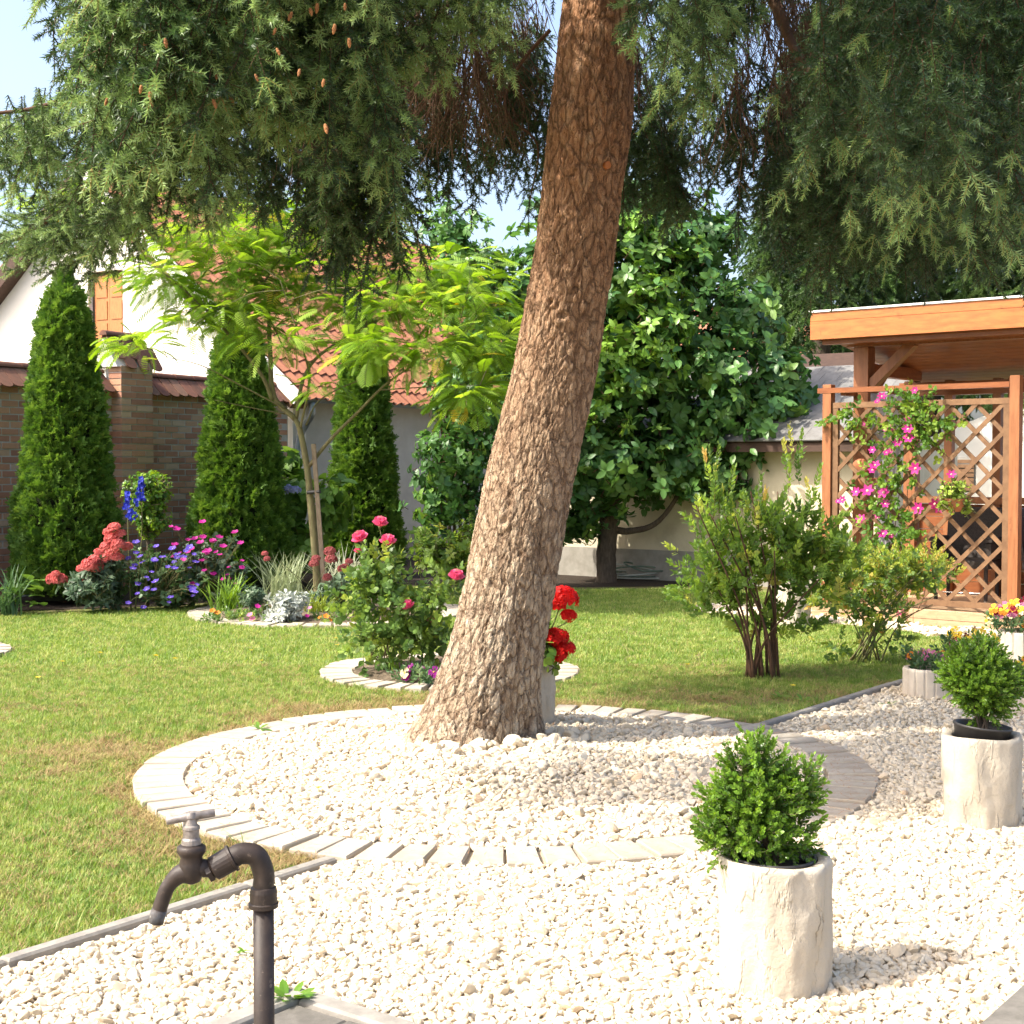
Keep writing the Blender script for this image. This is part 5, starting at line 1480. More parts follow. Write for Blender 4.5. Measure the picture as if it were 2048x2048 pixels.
boxwood(cA, 0.375, [(-0.06, 0, 0.085, 0.095, 0.08, 0.28), (-0.05, 0, 0.165, 0.085, 0.08, 0.26), (-0.045, 0.0, 0.27, 0.028, 0.07, 0.09), (-0.15, 0.0, 0.09, 0.045, 0.05, 0.08), (-0.15, 0.0, 0.17, 0.03, 0.04, 0.05), (0.05, 0.02, 0.16, 0.04, 0.06, 0.09), (0.09, 0, 0.225, 0.012, 0.045, 0.03), (-0.11, 0, 0.245, 0.02, 0.05, 0.05), (0.0, 0, 0.225, 0.025, 0.06, 0.05), (-0.17, 0, 0.03, 0.03, 0.04, 0.03), (0.06, 0, 0.06, 0.035, 0.05, 0.05)], 760, 'boxwood', 'ragged bright green boxwood with several upright tips in a white pot')
cB = pot(1963, 1646, 8, 'white rendered cylinder pot with a black plastic pot standing proud of its rim')
boxwood(cB, 0.415, [(0.0, 0, 0.19, 0.125, 0.10, 0.75), (-0.03, 0, 0.25, 0.095, 0.08, 0.3), (-0.10, -0.02, 0.22, 0.045, 0.055, 0.1), (0.02, 0, 0.09, 0.07, 0.05, 0.12), (-0.01, 0, 0.30, 0.04, 0.05, 0.06)], 950, 'boxwood', 'round dark green clipped boxwood rising from a black nursery pot', tilt=0.10)
P3 = Vector((0.085, 8.48, 0)); 
root = empty('cylinder_pot', P3, 'white cylinder pot half hidden behind the spruce trunk, red geranium in it', 'pot', 'white cylinder pots along the gravel')
mobj('pot_wall', pot_shape(P3, 12), MT['pot'], root, smooth_=True)
cD = pot(1587, 1250, 15, 'far white cylinder pot standing on the lawn behind the shrub', scale=1.0)
boxwood(cD, 0.37, [(0.0, 0, 0.12, 0.11, 0.10, 0.7), (0.0, 0, 0.22, 0.06, 0.08, 0.3)], 420, 'boxwood', 'small dark boxwood in the far white pot behind the lawn shrub')
# ------------------------------------------------------------------ standpipe with tap
TYp = 3.0
def T(px, py, dy=0.0): return P(px, py, TYp + dy)
tap = empty('garden_tap', (T(527, 1800).x, TYp, 0), 'rusty brown iron standpipe with a brass tap and T handle', 'tap')
pr = 0.0217
axp = T(527, 1800)
mobj('standpipe', tube([(axp.x, TYp, -0.05), (axp.x, TYp, T(527, 1810).z)], pr, 24), MT['iron'], tap, smooth_=True)
z0, z1 = T(527, 1815).z, T(527, 1772).z
mobj('collar', lathe([(pr, 0), (0.0305, 0.001), (0.0315, 0.010), (0.0285, 0.012), (0.0285, z1 - z0 - 0.012), (0.0265, z1 - z0 - 0.003), (0.0215, z1 - z0)], 28, (axp.x, TYp, z0)), MT['iron'], tap, smooth_=False)
el = spline([Vector((axp.x, TYp, z1 - 0.004)), T(527, 1745), T(512, 1712, -0.004), T(484, 1707, -0.010), T(462, 1717, -0.016), T(440, 1729, -0.02)], 8)
mobj('elbow', tube(el, 0.0222, 20), MT['iron'], tap, smooth_=True)
s0, s1 = T(468, 1714, -0.014), T(424, 1739, -0.024)
dd = (s1 - s0).normalized()
mobj('union_sleeve', tube([s0, s0 + dd * 0.002, s0 + dd * 0.007, s0 + dd * 0.008, s1 - dd * 0.004, s1], [0.022, 0.0295, 0.0295, 0.0265, 0.0255, 0.020], 22), MT['iron'], tap, smooth_=False)
vb = T(383, 1735, -0.03)
mobj('valve_inlet', tube([s1 - dd * 0.004, vb], [0.0185, 0.0185], 18), MT['iron'], tap, smooth_=True)
mobj('hex_flats', tube([s1 + dd * 0.002, s1 + dd * 0.012], [0.0235, 0.0235], 6), MT['iron'], tap)
zc = T(383, 1707, -0.03).z
mobj('valve_body', lathe([(0.004, -0.052), (0.018, -0.046), (0.0255, -0.028), (0.0255, -0.008), (0.022, 0.004), (0.0265, 0.012), (0.0295, 0.016), (0.0295, 0.026), (0.024, 0.030), (0.016, 0.032)], 26, (vb.x, vb.y, zc - 0.012)), MT['iron'], tap, smooth_=True)
bon = mobj('bonnet', lathe([(0.0205, 0.0), (0.0195, 0.010), (0.0165, 0.014), (0.0165, 0.030), (0.0185, 0.032), (0.0175, 0.037), (0.013, 0.040), (0.0105, 0.052), (0.0125, 0.055), (0.0115, 0.060), (0.009, 0.066)], 20, (vb.x, vb.y, zc + 0.020)), MT['tap_metal'], tap, smooth_=False)
h0, h1 = T(332, 1642, -0.04), T(430, 1625, -0.015)
hd = (h1 - h0).normalized(); hm = (h0 + h1) / 2
mobj('handle', tube([h0, h0 + hd * 0.002, hm - hd * 0.018, hm - hd * 0.010, hm + hd * 0.010, hm + hd * 0.018, h1 - hd * 0.002, h1], [0.007, 0.0088, 0.0085, 0.011, 0.011, 0.0085, 0.0088, 0.007], 16), MT['tap_metal'], tap, smooth_=True)
mobj('handle_stem', tube([(vb.x, vb.y, zc + 0.08), (hm.x, hm.y, hm.z)], [0.0085, 0.0105], 14), MT['tap_metal'], tap, smooth_=True)
sp_ = spline([vb + Vector((-0.004, 0, -0.008)), T(355, 1752, -0.034), T(335, 1775, -0.036), T(325, 1800, -0.037), T(318, 1822, -0.038)], 6)
mobj('spout', tube(sp_, [0.024 - 0.0085 * min(1, i / 10) for i in range(len(sp_))], 18), MT['iron'], tap, smooth_=True)
mobj('spout_tip', tube([T(319.5, 1818, -0.038), T(315, 1832, -0.038), T(312, 1846, -0.038)], [0.0158, 0.0162, 0.0150], 18), MT['worn_spout'], tap, smooth_=True)
# ------------------------------------------------------------------ ribbed concrete planters with pansies
def ribbed(px, py, R, H, label, z=0.0):
    c = G(px, py, z)
    root = empty('ribbed_planter', (c.x, c.y, z), label, 'planter', 'ribbed concrete planters')
    n = 96; V = []; F = []
    prof = [(1.0, 0), (1.0, H - 0.012), (0.97, H), (0.78, H), (0.76, H - 0.05)]
    for i, (q, zz) in enumerate(prof):
        for k in range(n):
            a = 2 * math.pi * k / n
            g = 1 - (0.045 if (k % 6 == 0 and i < 3) else 0.0)
            V.append((c.x + R * q * g * math.cos(a), c.y + R * q * g * math.sin(a), z + zz))
    for i in range(len(prof) - 1):
        for k in range(n): F.append((i * n + k, i * n + (k + 1) % n, (i + 1) * n + (k + 1) % n, (i + 1) * n + k))
    mobj('planter_wall', (V, F), MT['planter'], root)
    mobj('soil', lathe([(R * 0.77, 0.0), (R * 0.3, 0.015), (0.01, 0.02)], 24, (c.x, c.y, z + H - 0.045), True, True), MT['dark_soil'], root)
    return c
def pansy(r, kind):
    """flat five-petalled flower facing +Z; mats: 0 petal, 1 second petal, 2 blotch, 3 eye"""
    parts = []
    for k, (a, l, w, m) in enumerate(((90 + 38, 1.0, 1.0, 0), (90 - 38, 1.0, 1.0, 0), (178, 0.9, 0.85, 1), (2, 0.9, 0.85, 1), (270, 1.0, 1.15, 1))):
        a = math.radians(a); V = [(0, 0, 0.004 * (k + 1))]; n = 7
        for i in range(n + 1):
            t = -1 + 2 * i / n
            rr = l * (1 - 0.22 * abs(t) ** 2.5)
            V.append((math.cos(a + t * 0.62 * w) * rr, math.sin(a + t * 0.62 * w) * rr, 0.06 * k / 4 + 0.10 * math.cos(i * 2.2)))
        parts.append((V, [(0, i, i + 1) for i in range(1, n + 1)], m))
        if kind == 1 and k >= 2:
            V2 = [(x * 0.55, y * 0.55, z * 0.6 + 0.05) for x, y, z in V]
            parts.append((V2, [(0, i, i + 1) for i in range(1, n + 1)], 2))
    parts.append((*lathe([(0.12, 0.10), (0.06, 0.14)], 6, (0, -0.02, 0), True, True), 3))
    return join(parts)
PANSY0 = pansy(random, 0); PANSY1 = pansy(random, 1)
PSETS = {}
def pansy_mesh(c1, c2, blotch):
    key = (c1, c2, blotch)
    if key not in PSETS:
        V, F, MI = PANSY1 if blotch else PANSY0
        PSETS[key] = mkmesh('flower', V, F, [MT[c1], MT[c2], MT['pansy_blotch'], MT['eye_yellow']], MI)
    return PSETS[key]
LEAFP = [sprig(s + 50, 0.10, 9, 0.05, 0.024, 0, 2, None, 0.9) for s in range(4)]
def pansies(name, c, z, R, kinds, n, label, grp, fs=0.032, hgt=0.16, spots=None):
    root = empty(name, (c.x, c.y, z), label, 'flowers', grp)
    k = int(60 * R / 0.16)
    a = rng.uniform(0, 6.28, k); rr = R * np.sqrt(rng.random(k))
    pos = np.stack([c.x + rr * np.cos(a), c.y + rr * np.sin(a), z + rng.uniform(0, hgt * 0.45, k)], 1)
    D = np.stack([np.cos(a) * rr / R * 0.9, np.sin(a) * rr / R * 0.9, np.ones(k)], 1) + rng.normal(0, 0.3, (k, 3))
    scatter('foliage', LEAFP, [MT['perennial'], MT['perennial'], MT['green_stem']], pos, frames(D, rng.uniform(0, 6.28, k)), rng.uniform(0.6, 1.1, k), parent=root)
    st = []
    for i in range(n):
        aa = random.uniform(0, 6.28); q = R * math.sqrt(random.random()) * 1.08
        p = Vector((c.x + q * math.cos(aa), c.y + q * math.sin(aa), z + hgt * random.uniform(0.55, 1.05) * (1.1 - 0.35 * q / R)))
        kd = random.choice(kinds)
        dirn = np.array([[math.cos(aa) * q / R * 0.35 - 0.30 + random.uniform(-0.3, 0.3), math.sin(aa) * q / R * 0.2 - 0.75 + random.uniform(-0.3, 0.3), 0.55]])
        e = frames(dirn, np.array([math.pi + random.uniform(-0.4, 0.4)]))[0]
        s = fs * random.uniform(0.8, 1.12)
        obj('flower', pansy_mesh(*kd), root, p, tuple(e), (s, s, s))
        st.append((*tube([Vector((c.x + q * 0.5 * math.cos(aa), c.y + q * 0.5 * math.sin(aa), z)), p], 0.0014, 3, False), 0))
    mobj('stems', join(st), MT['green_stem'], root)
PG = 'pansies in the concrete planters'
K_mix = [('pansy_pink', 'pansy_wine', False), ('pansy_orange', 'pansy_orange', True), ('pansy_pink', 'pansy_pink', False), ('pansy_purple', 'pansy_pink', False)]
K_yel = [('yellow', 'yellow', False), ('pansy_cream', 'yellow', False), ('yellow', 'pansy_cream', True)]
K_red = [('pansy_wine', 'pansy_wine', False), ('pansy_wine', 'pansy_pink', False), ('pansy_cream', 'yellow', False), ('pansy_pink', 'pansy_wine', False), ('pansy_orange', 'yellow', False)]
K_bro = [('yellow', 'yellow', True), ('pansy_orange', 'yellow', True), ('pansy_cream', 'yellow', True)]
c1 = ribbed(1856, 1392, 0.165, 0.19, 'ribbed cream concrete planter of pink and orange pansies by the edging tip')
pansies('pansy_clump', c1, 0.16, 0.13, K_mix, 16, 'pink and orange pansies in the planter at the tip of the lawn edging', PG)
c2 = ribbed(2068, 1424, 0.165, 0.19, 'ribbed cream concrete planter with yellow brown-faced pansies')
pansies('pansy_clump', c2, 0.16, 0.14, K_bro, 22, 'yellow pansies with dark brown faces behind the round boxwood', PG, 0.038, 0.20)
c3 = ribbed(1940, 1375, 0.165, 0.22, 'ribbed concrete planter hidden behind the round boxwood')
pansies('pansy_clump', c3, 0.20, 0.16, K_yel + K_yel + [('pansy_pink', 'pansy_wine', False)], 26, 'bright yellow pansies showing above the round boxwood', PG, 0.034, 0.22)
c4 = ribbed(2052, 1352, 0.20, 0.33, 'tall shaded concrete planter with a full head of wine red pansies')
pansies('pansy_clump', c4, 0.30, 0.24, K_red, 46, 'dense wine red, pink and cream pansies in the tall planter', PG, 0.042, 0.24)
# ------------------------------------------------------------------ plants
def ell_pts(ells, n, shell=0.55, lump=0.25, seed=0):
    """points and outward directions in a union of ellipsoids given as (centre, rx, ry, rz, weight)"""
    pos = []; D = []
    tot = sum(e[4] for e in ells)
    for c, rx, ry, rz, w in ells:
        k = max(1, int(n * w / tot))
        d = rng.normal(size=(k, 3)); d /= np.linalg.norm(d, axis=1, keepdims=True)
        q = rng.uniform(shell, 1.0, k)
        q = q * (1 - lump / 2 + lump * (vnoise(d[:, 0] * 3.1 + d[:, 1] * 2.3 + seed, d[:, 2] * 3.1 + c[0], seed) * 2 - 0.5))
        pos.append(np.array([c[0], c[1], c[2]]) + d * np.array([rx, ry, rz]) * q[:, None]); D.append(d)
    return np.concatenate(pos), np.concatenate(D)
def pe(px, py, Y, rx, rz, ry, w):
    """ellipsoid seen at px, py with pixel radii rx, rz, depth radius ry in metres"""
    p = P(px, py, Y); s = Y / FPX
    return (p, rx * s, ry, rz * s, w)
def crown(name, parent, ells, n, protos, mats, sc=(0.8, 1.2), out=1.0, up=0.5, jit=0.35, shell=0.5, lump=0.25, roll=None):
    pos, D = ell_pts(ells, n, shell, lump, len(name))
    k = pos[:, 2] > 0.01
    pos, D = pos[k], D[k]
    d = D * out + np.array([0, 0, up]) + rng.normal(0, jit, D.shape)
    r = rng.uniform(0, 6.28, len(d)) if roll is None else rng.normal(0, roll, len(d))
    return scatter(name, protos, mats, pos, frames(d, r), rng.uniform(sc[0], sc[1], len(d)), parent=parent)
def stems(name, parent, paths, r0, r1, mat, sides=6):
    parts = []
    for p in paths:
        q = spline(p, 5); n = len(q)
        parts.append((*tube(q, [r0 + (r1 - r0) * i / (n - 1) for i in range(n)], sides, True, 0.06), 0))
    return mobj(name, join(parts), mat, parent, smooth_=True)

# ---- thujas
def fan(seed, L=0.11):
    r = random.Random(seed); parts = []
    def dia(p, a, l, w, y):
        c, s = math.cos(a), math.sin(a)
        d = np.array([s, 0, c]); x = np.array([c, 0, -s]); p = np.array(p, float)
        b = np.array([0, y, 0])
        return [p, p + d * l * 0.5 + x * w / 2 + b * 0.4, p + d * l + b, p + d * l * 0.5 - x * w / 2 + b * 0.4], [(0, 1, 2, 3)]
    parts.append(dia((0, 0, 0), 0, L, L * 0.16, 0.25 * L))
    for k in range(1, 5):
        t = k / 5.5
        for sg in (-1, 1):
            l = L * (0.62 - 0.35 * t) * r.uniform(0.8, 1.2)
            parts.append(dia((0, 0.2 * L * t * t, L * t), sg * r.uniform(0.5, 0.8), l, L * 0.13, r.uniform(-0.1, 0.25) * L))
            parts.append(dia((sg * l * 0.3, 0.2 * L * t * t, L * t + l * 0.4), sg * r.uniform(0.9, 1.3), l * 0.5, L * 0.11, r.uniform(-0.1, 0.2) * L))
    return join(parts)
FANS = [fan(s) for s in range(6)]
def thuja(px, Y, prof, label, n=5200):
    """prof: list of (py, half width px)"""
    base = P(px, 1200, Y); s = Y / FPX
    root = empty('thuja_tree', (base.x, Y, 0), label, 'tree', 'columnar thujas along the brick wall')
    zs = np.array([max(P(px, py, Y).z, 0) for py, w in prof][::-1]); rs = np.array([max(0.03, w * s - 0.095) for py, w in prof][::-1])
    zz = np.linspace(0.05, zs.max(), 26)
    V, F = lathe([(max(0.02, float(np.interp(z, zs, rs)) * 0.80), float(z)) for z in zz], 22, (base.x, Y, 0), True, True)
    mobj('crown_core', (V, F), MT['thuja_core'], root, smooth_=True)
    mobj('trunk', tube([(base.x, Y, -0.02), (base.x, Y, 0.5)], [0.07, 0.06], 10), MT['bark_grey'], root)
    z = rng.uniform(0.03, 1.0, n * 2) * zs.max(); r = np.interp(z, zs, rs)
    k = rng.random(n * 2) < (r + 0.05) / (rs.max() + 0.05); z, r = z[k], r[k]; m = len(z)
    a = rng.uniform(0, 6.283, m)
    lump = vnoise(a * 4.0 + px, z * 5.5, 7) * 0.7 + vnoise(a * 9, z * 13, 8) * 0.3
    rr = r * (0.78 + 0.40 * lump) * rng.uniform(0.93, 1.04, m)
    pos = np.stack([base.x + rr * np.cos(a), Y + rr * np.sin(a), z], 1)
    D = np.stack([np.cos(a) * 0.75, np.sin(a) * 0.75, np.full(m, 0.75)], 1) + rng.normal(0, 0.32, (m, 3))
    D[:, 2] += smooth(zs.max() - 0.5, zs.max(), z) * 1.2
    scatter('crown', FANS, MT['thuja'], pos, frames(D, rng.uniform(0, 6.28, m)), rng.uniform(0.7, 1.45, m), parent=root)
thuja(135, 16.0, [(546, 3), (562, 14), (580, 28), (602, 44), (655, 56), (733, 64), (810, 76), (888, 82), (966, 90), (1024, 102), (1082, 104), (1140, 106), (1200, 100), (1215, 90)], 'stout columnar thuja in front of the gable window', 6200)
thuja(482, 17.8, [(612, 4), (640, 26), (690, 48), (760, 60), (860, 72), (960, 84), (1060, 98), (1130, 100), (1180, 92)], 'columnar thuja beside the delphinium, branches of the feathery tree across it', 5600)
thuja(728, 19.6, [(620, 4), (645, 24), (690, 40), (760, 50), (860, 58), (960, 66), (1060, 78), (1120, 84), (1160, 80)], 'slender columnar thuja against the grey house wall', 4600)

# ---- feathery mimosa with stake
def bipinnate(seed, L=0.30):
    r = random.Random(seed); parts = []
    bend = r.uniform(0.25, 0.6)
    def pt(t): return np.array([0, bend * L * t * t, L * (t - 0.12 * t * t)])
    parts.append((*tube([pt(i / 5) for i in range(6)], 0.0018, 3, False), 1))
    n = 11
    for k in range(n):
        t = 0.2 + 0.8 * k / (n - 1)
        p = pt(t)
        for sg in (-1, 1):
            l = L * 0.40 * math.sin(math.pi * (0.16 + 0.72 * (k + 0.5) / n)) * r.uniform(0.85, 1.1)
            d = np.array([sg * 0.86, bend * 0.5 * t, 0.52]); d /= np.linalg.norm(d)
            x = np.cross(d, np.array([0, 1, 0])); x /= np.linalg.norm(x); w = 0.0155
            sag = np.array([0, 0.22 * l, -0.06 * l])
            V = [p, p + d * l * 0.18 + x * w / 2, p + d * l * 0.18 - x * w / 2, p + d * l * 0.7 + x * w / 2 + sag * 0.5, p + d * l * 0.7 - x * w / 2 + sag * 0.5, p + d * l + sag]
            parts.append((V, [(0, 1, 2), (1, 3, 4, 2), (3, 5, 4)], 0))
    return join(parts)
BIP = [bipinnate(s) for s in range(6)]
BIPM = [mkmesh('leaf', b[0], b[1], [MT['mimosa'], MT['green_stem']], b[2]) for b in BIP]
MY = 15.2
mim = empty('mimosa_tree', G(640, 1222), 'young feathery-leaved mimosa tree tied to a stake in the paved bed', 'tree')
def mp(px, py, dy=0.0): return P(px, py, MY + dy)
TRK = [(638, 1224), (632, 1120), (622, 1010), (614, 935), (600, 860), (588, 835)]
mobj('trunk', tube(spline([mp(*q) for q in TRK], 5), [0.048 - 0.0009 * i for i in range(26)], 10, True, 0.05), MT['bark_green'], mim, smooth_=True)
LIM = [([(590, 838), (548, 792), (540, 700), (536, 620), (522, 560), (500, 500), (450, 440)], 0.032, 0.008, 0.1),
       ([(545, 800), (520, 745), (450, 660), (380, 590), (310, 535), (250, 520)], 0.024, 0.006, -0.3),
       ([(616, 935), (660, 880), (720, 820), (770, 770), (830, 730), (910, 700)], 0.022, 0.005, -0.5),
       ([(592, 840), (606, 760), (640, 710), (720, 660), (800, 620), (900, 590), (990, 585)], 0.022, 0.005, 0.4),
       ([(612, 850), (640, 800), (720, 760), (800, 740)], 0.012, 0.003, 0.9), ([(525, 570), (560, 520), (620, 480), (690, 440)], 0.012, 0.004, 0.2), ([(540, 640), (580, 700), (600, 560), (560, 470)], 0.010, 0.003, 0.8),
       ([(600, 860), (618, 760), (600, 680), (560, 560)], 0.014, 0.004, -0.7), ([(575, 820), (480, 770), (400, 730), (320, 712)], 0.010, 0.003, -0.8), ([(570, 828), (500, 815), (430, 800)], 0.007, 0.002, -0.4), ([(760, 780), (840, 775), (960, 770)], 0.008, 0.003, -0.9)]
tips = []
for pts, a, b, dy in LIM:
    q = spline([mp(x, y, dy * i / (len(pts) - 1)) for i, (x, y) in enumerate(pts)], 6); n = len(q)
    mobj('limb', tube(q, [a + (b - a) * i / (n - 1) for i in range(n)], 7, True, 0.05), MT['bark_green'], mim, smooth_=True)
    tips.append(q)
MCL = [pe(430, 480, 15.1, 150, 60, 0.7, 1.5), pe(560, 520, 15.4, 150, 70, 0.8, 1.6), pe(700, 470, 15.6, 130, 60, 0.7, 1.2), pe(320, 560, 14.9, 90, 50, 0.5, 0.6), pe(270, 690, 14.6, 60, 35, 0.4, 0.35), pe(380, 640, 14.8, 80, 40, 0.5, 0.45), pe(480, 630, 15.0, 90, 50, 0.6, 0.8),
       pe(560, 680, 14.9, 90, 40, 0.5, 0.5), pe(780, 610, 14.9, 160, 50, 0.7, 1.4), pe(930, 600, 14.9, 110, 60, 0.6, 1.3), pe(860, 700, 14.6, 170, 45, 0.6, 1.7), pe(980, 700, 14.7, 80, 50, 0.5, 1.0), pe(740, 690, 14.5, 70, 40, 0.5, 0.5), pe(940, 790, 14.5, 90, 45, 0.5, 0.9), pe(90, 400, 15.3, 110, 35, 0.5, 0.5), pe(240, 430, 15.3, 120, 40, 0.5, 0.7), pe(640, 780, 14.9, 60, 30, 0.4, 0.15), pe(600, 430, 15.6, 160, 50, 0.7, 1.0), pe(620, 590, 15.5, 330, 90, 0.9, 3.0), pe(420, 560, 15.2, 190, 60, 0.7, 1.4), pe(850, 540, 15.3, 200, 50, 0.7, 1.6), pe(560, 450, 15.7, 260, 50, 0.8, 1.4)]
pos, D = ell_pts(MCL, 2700, 0.1, 0.1, 5)
_p = rng.permutation(len(pos)); pos, D = pos[_p], D[_p]
dirn = D * np.array([1.0, 0.8, 0.15]) + rng.normal(0, 0.3, D.shape) + np.array([0, -0.25, 0.10])
for i in range(len(pos)):
    e = frames(dirn[i:i + 1], np.array([random.gauss(0, 0.35)]))[0]
    # keep the leaf's arch downwards: local +Y should point down
    if i < 300:
        m_ = __import__('mathutils').Euler(e).to_matrix()
        if m_.col[1].z > 0: e = frames(dirn[i:i + 1], np.array([math.pi + random.gauss(0, 0.35)]))[0]
        s = random.uniform(0.6, 1.0)
        obj('leaf', BIPM[i % 6], mim, pos[i], tuple(e), (s, s, s))
rp, rd = pos[300:], dirn[300:]
e = frames(rd, rng.normal(0, 0.35, len(rd)))
# second half turned so that the arch points down
Xv = np.cross(np.tile([[0, 0, 1.]], (len(rd), 1)), rd)
e2 = frames(rd, math.pi + rng.normal(0, 0.35, len(rd)))
o = scatter('leaves', BIP, [MT['mimosa'], MT['green_stem']], rp, np.where((np.cross(rd, Xv)[:, 2] > 0)[:, None], e2, e), rng.uniform(0.6, 1.0, len(rd)), parent=mim)
tw = []
for k in range(150):
    i = random.randrange(len(pos)); p = Vector(pos[i])
    b = min((q for path in tips for q in path[len(path) // 3:]), key=lambda v: (v - p).length)
    if (b - p).length < 1.1: tw.append([b, b.lerp(p, 0.5) + Vector((0, 0, 0.05)), p])
stems('twigs', mim, tw, 0.005, 0.0018, MT['bark_green'], 4)['kind'] = 'stuff'
stk = empty('tree_stake', G(650, 1224), 'weathered square wooden stake beside the mimosa trunk', 'stake')
mobj('stake_post', bar(mp(652, 1226, -0.1), mp(627, 888, -0.1), 0.045, 0.045, up=(0, 1, 0)), MT['stake'], stk)
mobj('tie', tube([mp(615, 985, -0.06), mp(640, 983, -0.12)], 0.02, 8), MT['black_plastic'], stk)

# ---- round leafy tree in front of the shed
big_leaf = leaf(0.155, 0.078, 0.22, 0.25, 0, 0.5)
def rosette(seed, n, L, W, mi=0, droop=0.1):
    r = random.Random(seed); parts = [(*tube([(0, 0, -0.12), (0, 0, 0.03)], 0.005, 4, False), 1)]
    for k in range(n):
        az = k * 2.4 + r.uniform(-0.3, 0.3)
        d = (math.cos(az), math.sin(az), r.uniform(-0.2, 0.55) - droop)
        parts.append(put(leaf(L * r.uniform(0.7, 1.1), W * r.uniform(0.85, 1.1), 0.2, r.uniform(0.05, 0.4), mi, 0.5), (0, 0, r.uniform(-0.06, 0.03)), d, math.pi + r.uniform(-0.4, 0.4)))
    return join(parts)
ROS = [rosette(s, 8, 0.15, 0.075) for s in range(5)]
YM = 18.7
mag = empty('broadleaf_tree', G(1213, 1166), 'round dense broad-leaved tree with glossy leaves in front of the shed', 'tree')
mobj('trunk', tube(spline([P(1213, 1170, YM), P(1212, 1120, YM), P(1216, 1060, YM), P(1222, 980, YM), P(1235, 850, YM)], 5), [0.155, 0.14, 0.132, 0.13, 0.128, 0.126, 0.125, 0.124, 0.124, 0.125, 0.125, 0.12, 0.11, 0.105, 0.10, 0.095, 0.09, 0.085, 0.08, 0.075, 0.07], 14, True, 0.06), MT['bark_grey'], mag, smooth_=True)
ML = [([(1225, 1060), (1260, 1062), (1310, 1048), (1350, 1000), (1380, 930)], 0.05, 0.02, -0.3), ([(1230, 1000), (1300, 930), (1400, 840), (1480, 800), (1590, 795)], 0.06, 0.012, -0.4), ([(1228, 1000), (1170, 930), (1100, 860), (1020, 800)], 0.05, 0.015, -0.3),
      ([(1235, 900), (1240, 760), (1260, 620), (1280, 460)], 0.07, 0.015, 0.0), ([(1240, 820), (1330, 700), (1420, 600)], 0.04, 0.01, 0.2), ([(1235, 820), (1140, 700), (1080, 580)], 0.04, 0.012, 0.1)]
for pts, a, b, dy in ML:
    q = spline([P(x, y, YM + dy * i / (len(pts) - 1)) for i, (x, y) in enumerate(pts)], 5); n = len(q)
    mobj('limb', tube(q, [a + (b - a) * i / (n - 1) for i in range(n)], 8, True, 0.06), MT['bark_grey'], mag, smooth_=True)
ME = [pe(1210, 740, YM, 170, 210, 1.2, 2.0), pe(1150, 560, YM, 150, 160, 1.1, 1.3), pe(1330, 590, YM, 130, 170, 1.1, 1.3), pe(1380, 760, YM, 150, 150, 1.1, 1.4), pe(1480, 850, YM - 0.2, 110, 120, 0.8, 0.7), pe(1060, 640, YM, 110, 150, 1.0, 1.0), pe(1190, 930, YM - 0.3, 150, 110, 1.0, 1.3), pe(1340, 930, YM - 0.2, 110, 90, 0.8, 0.7),
      pe(1300, 430, YM, 120, 100, 0.8, 0.8), pe(1560, 760, YM - 0.2, 80, 110, 0.6, 0.45), pe(1470, 640, YM, 100, 120, 0.8, 0.7), pe(1420, 480, YM, 80, 90, 0.7, 0.45), pe(1180, 430, YM, 100, 80, 0.8, 0.6), pe(1520, 890, YM - 0.2, 90, 70, 0.6, 0.6), pe(1440, 950, YM - 0.3, 90, 70, 0.6, 0.5), pe(1590, 830, YM - 0.2, 60, 60, 0.5, 0.35), pe(1080, 960, YM, 60, 90, 0.6, 0.3), pe(1150, 1040, YM, 70, 50, 0.5, 0.25)]
crown('crown', mag, ME, 4000, ROS, [MT['magnolia'], MT['twig']], (0.7, 1.15), 0.9, 0.25, 0.4, 0.35, 0.4)
tipn = [pe(1240, 520, YM - 0.6, 180, 120, 0.6, 1), pe(1170, 760, YM - 0.9, 120, 120, 0.4, 0.5), pe(1290, 640, YM - 0.9, 110, 120, 0.4, 0.6)]
crown('young_leaves', mag, tipn, 330, ROS, [MT['magnolia_new'], MT['twig']], (0.7, 1.0), 0.7, 0.5, 0.4, 0.6, 0.3)
# 300 of the nearest leaves one by one
lm = mkmesh('leaf', big_leaf[0], big_leaf[1], MT['magnolia'])
FE = [(c + Vector((0, -0.05, 0)), a * 0.95, b, d * 0.95, w) for c, a, b, d, w in ME[:9] if w > 0.65]
pp, dd_ = ell_pts(FE, 1400, 0.9, 0.2, 3)
ok = [i for i in range(len(pp)) if dd_[i][1] < -0.35][:300]
for i in ok:
    dv = np.array([dd_[i] * np.array([0.9, 0.6, 0.2]) + np.array([random.gauss(0, 0.4), -0.3, -0.35 + random.gauss(0, 0.35)])])
    e = frames(dv, np.array([math.pi + random.gauss(0, 0.5)]))[0]; s = random.uniform(0.8, 1.2)
    obj('leaf', lm, mag, pp[i], tuple(e), (s, s, s))
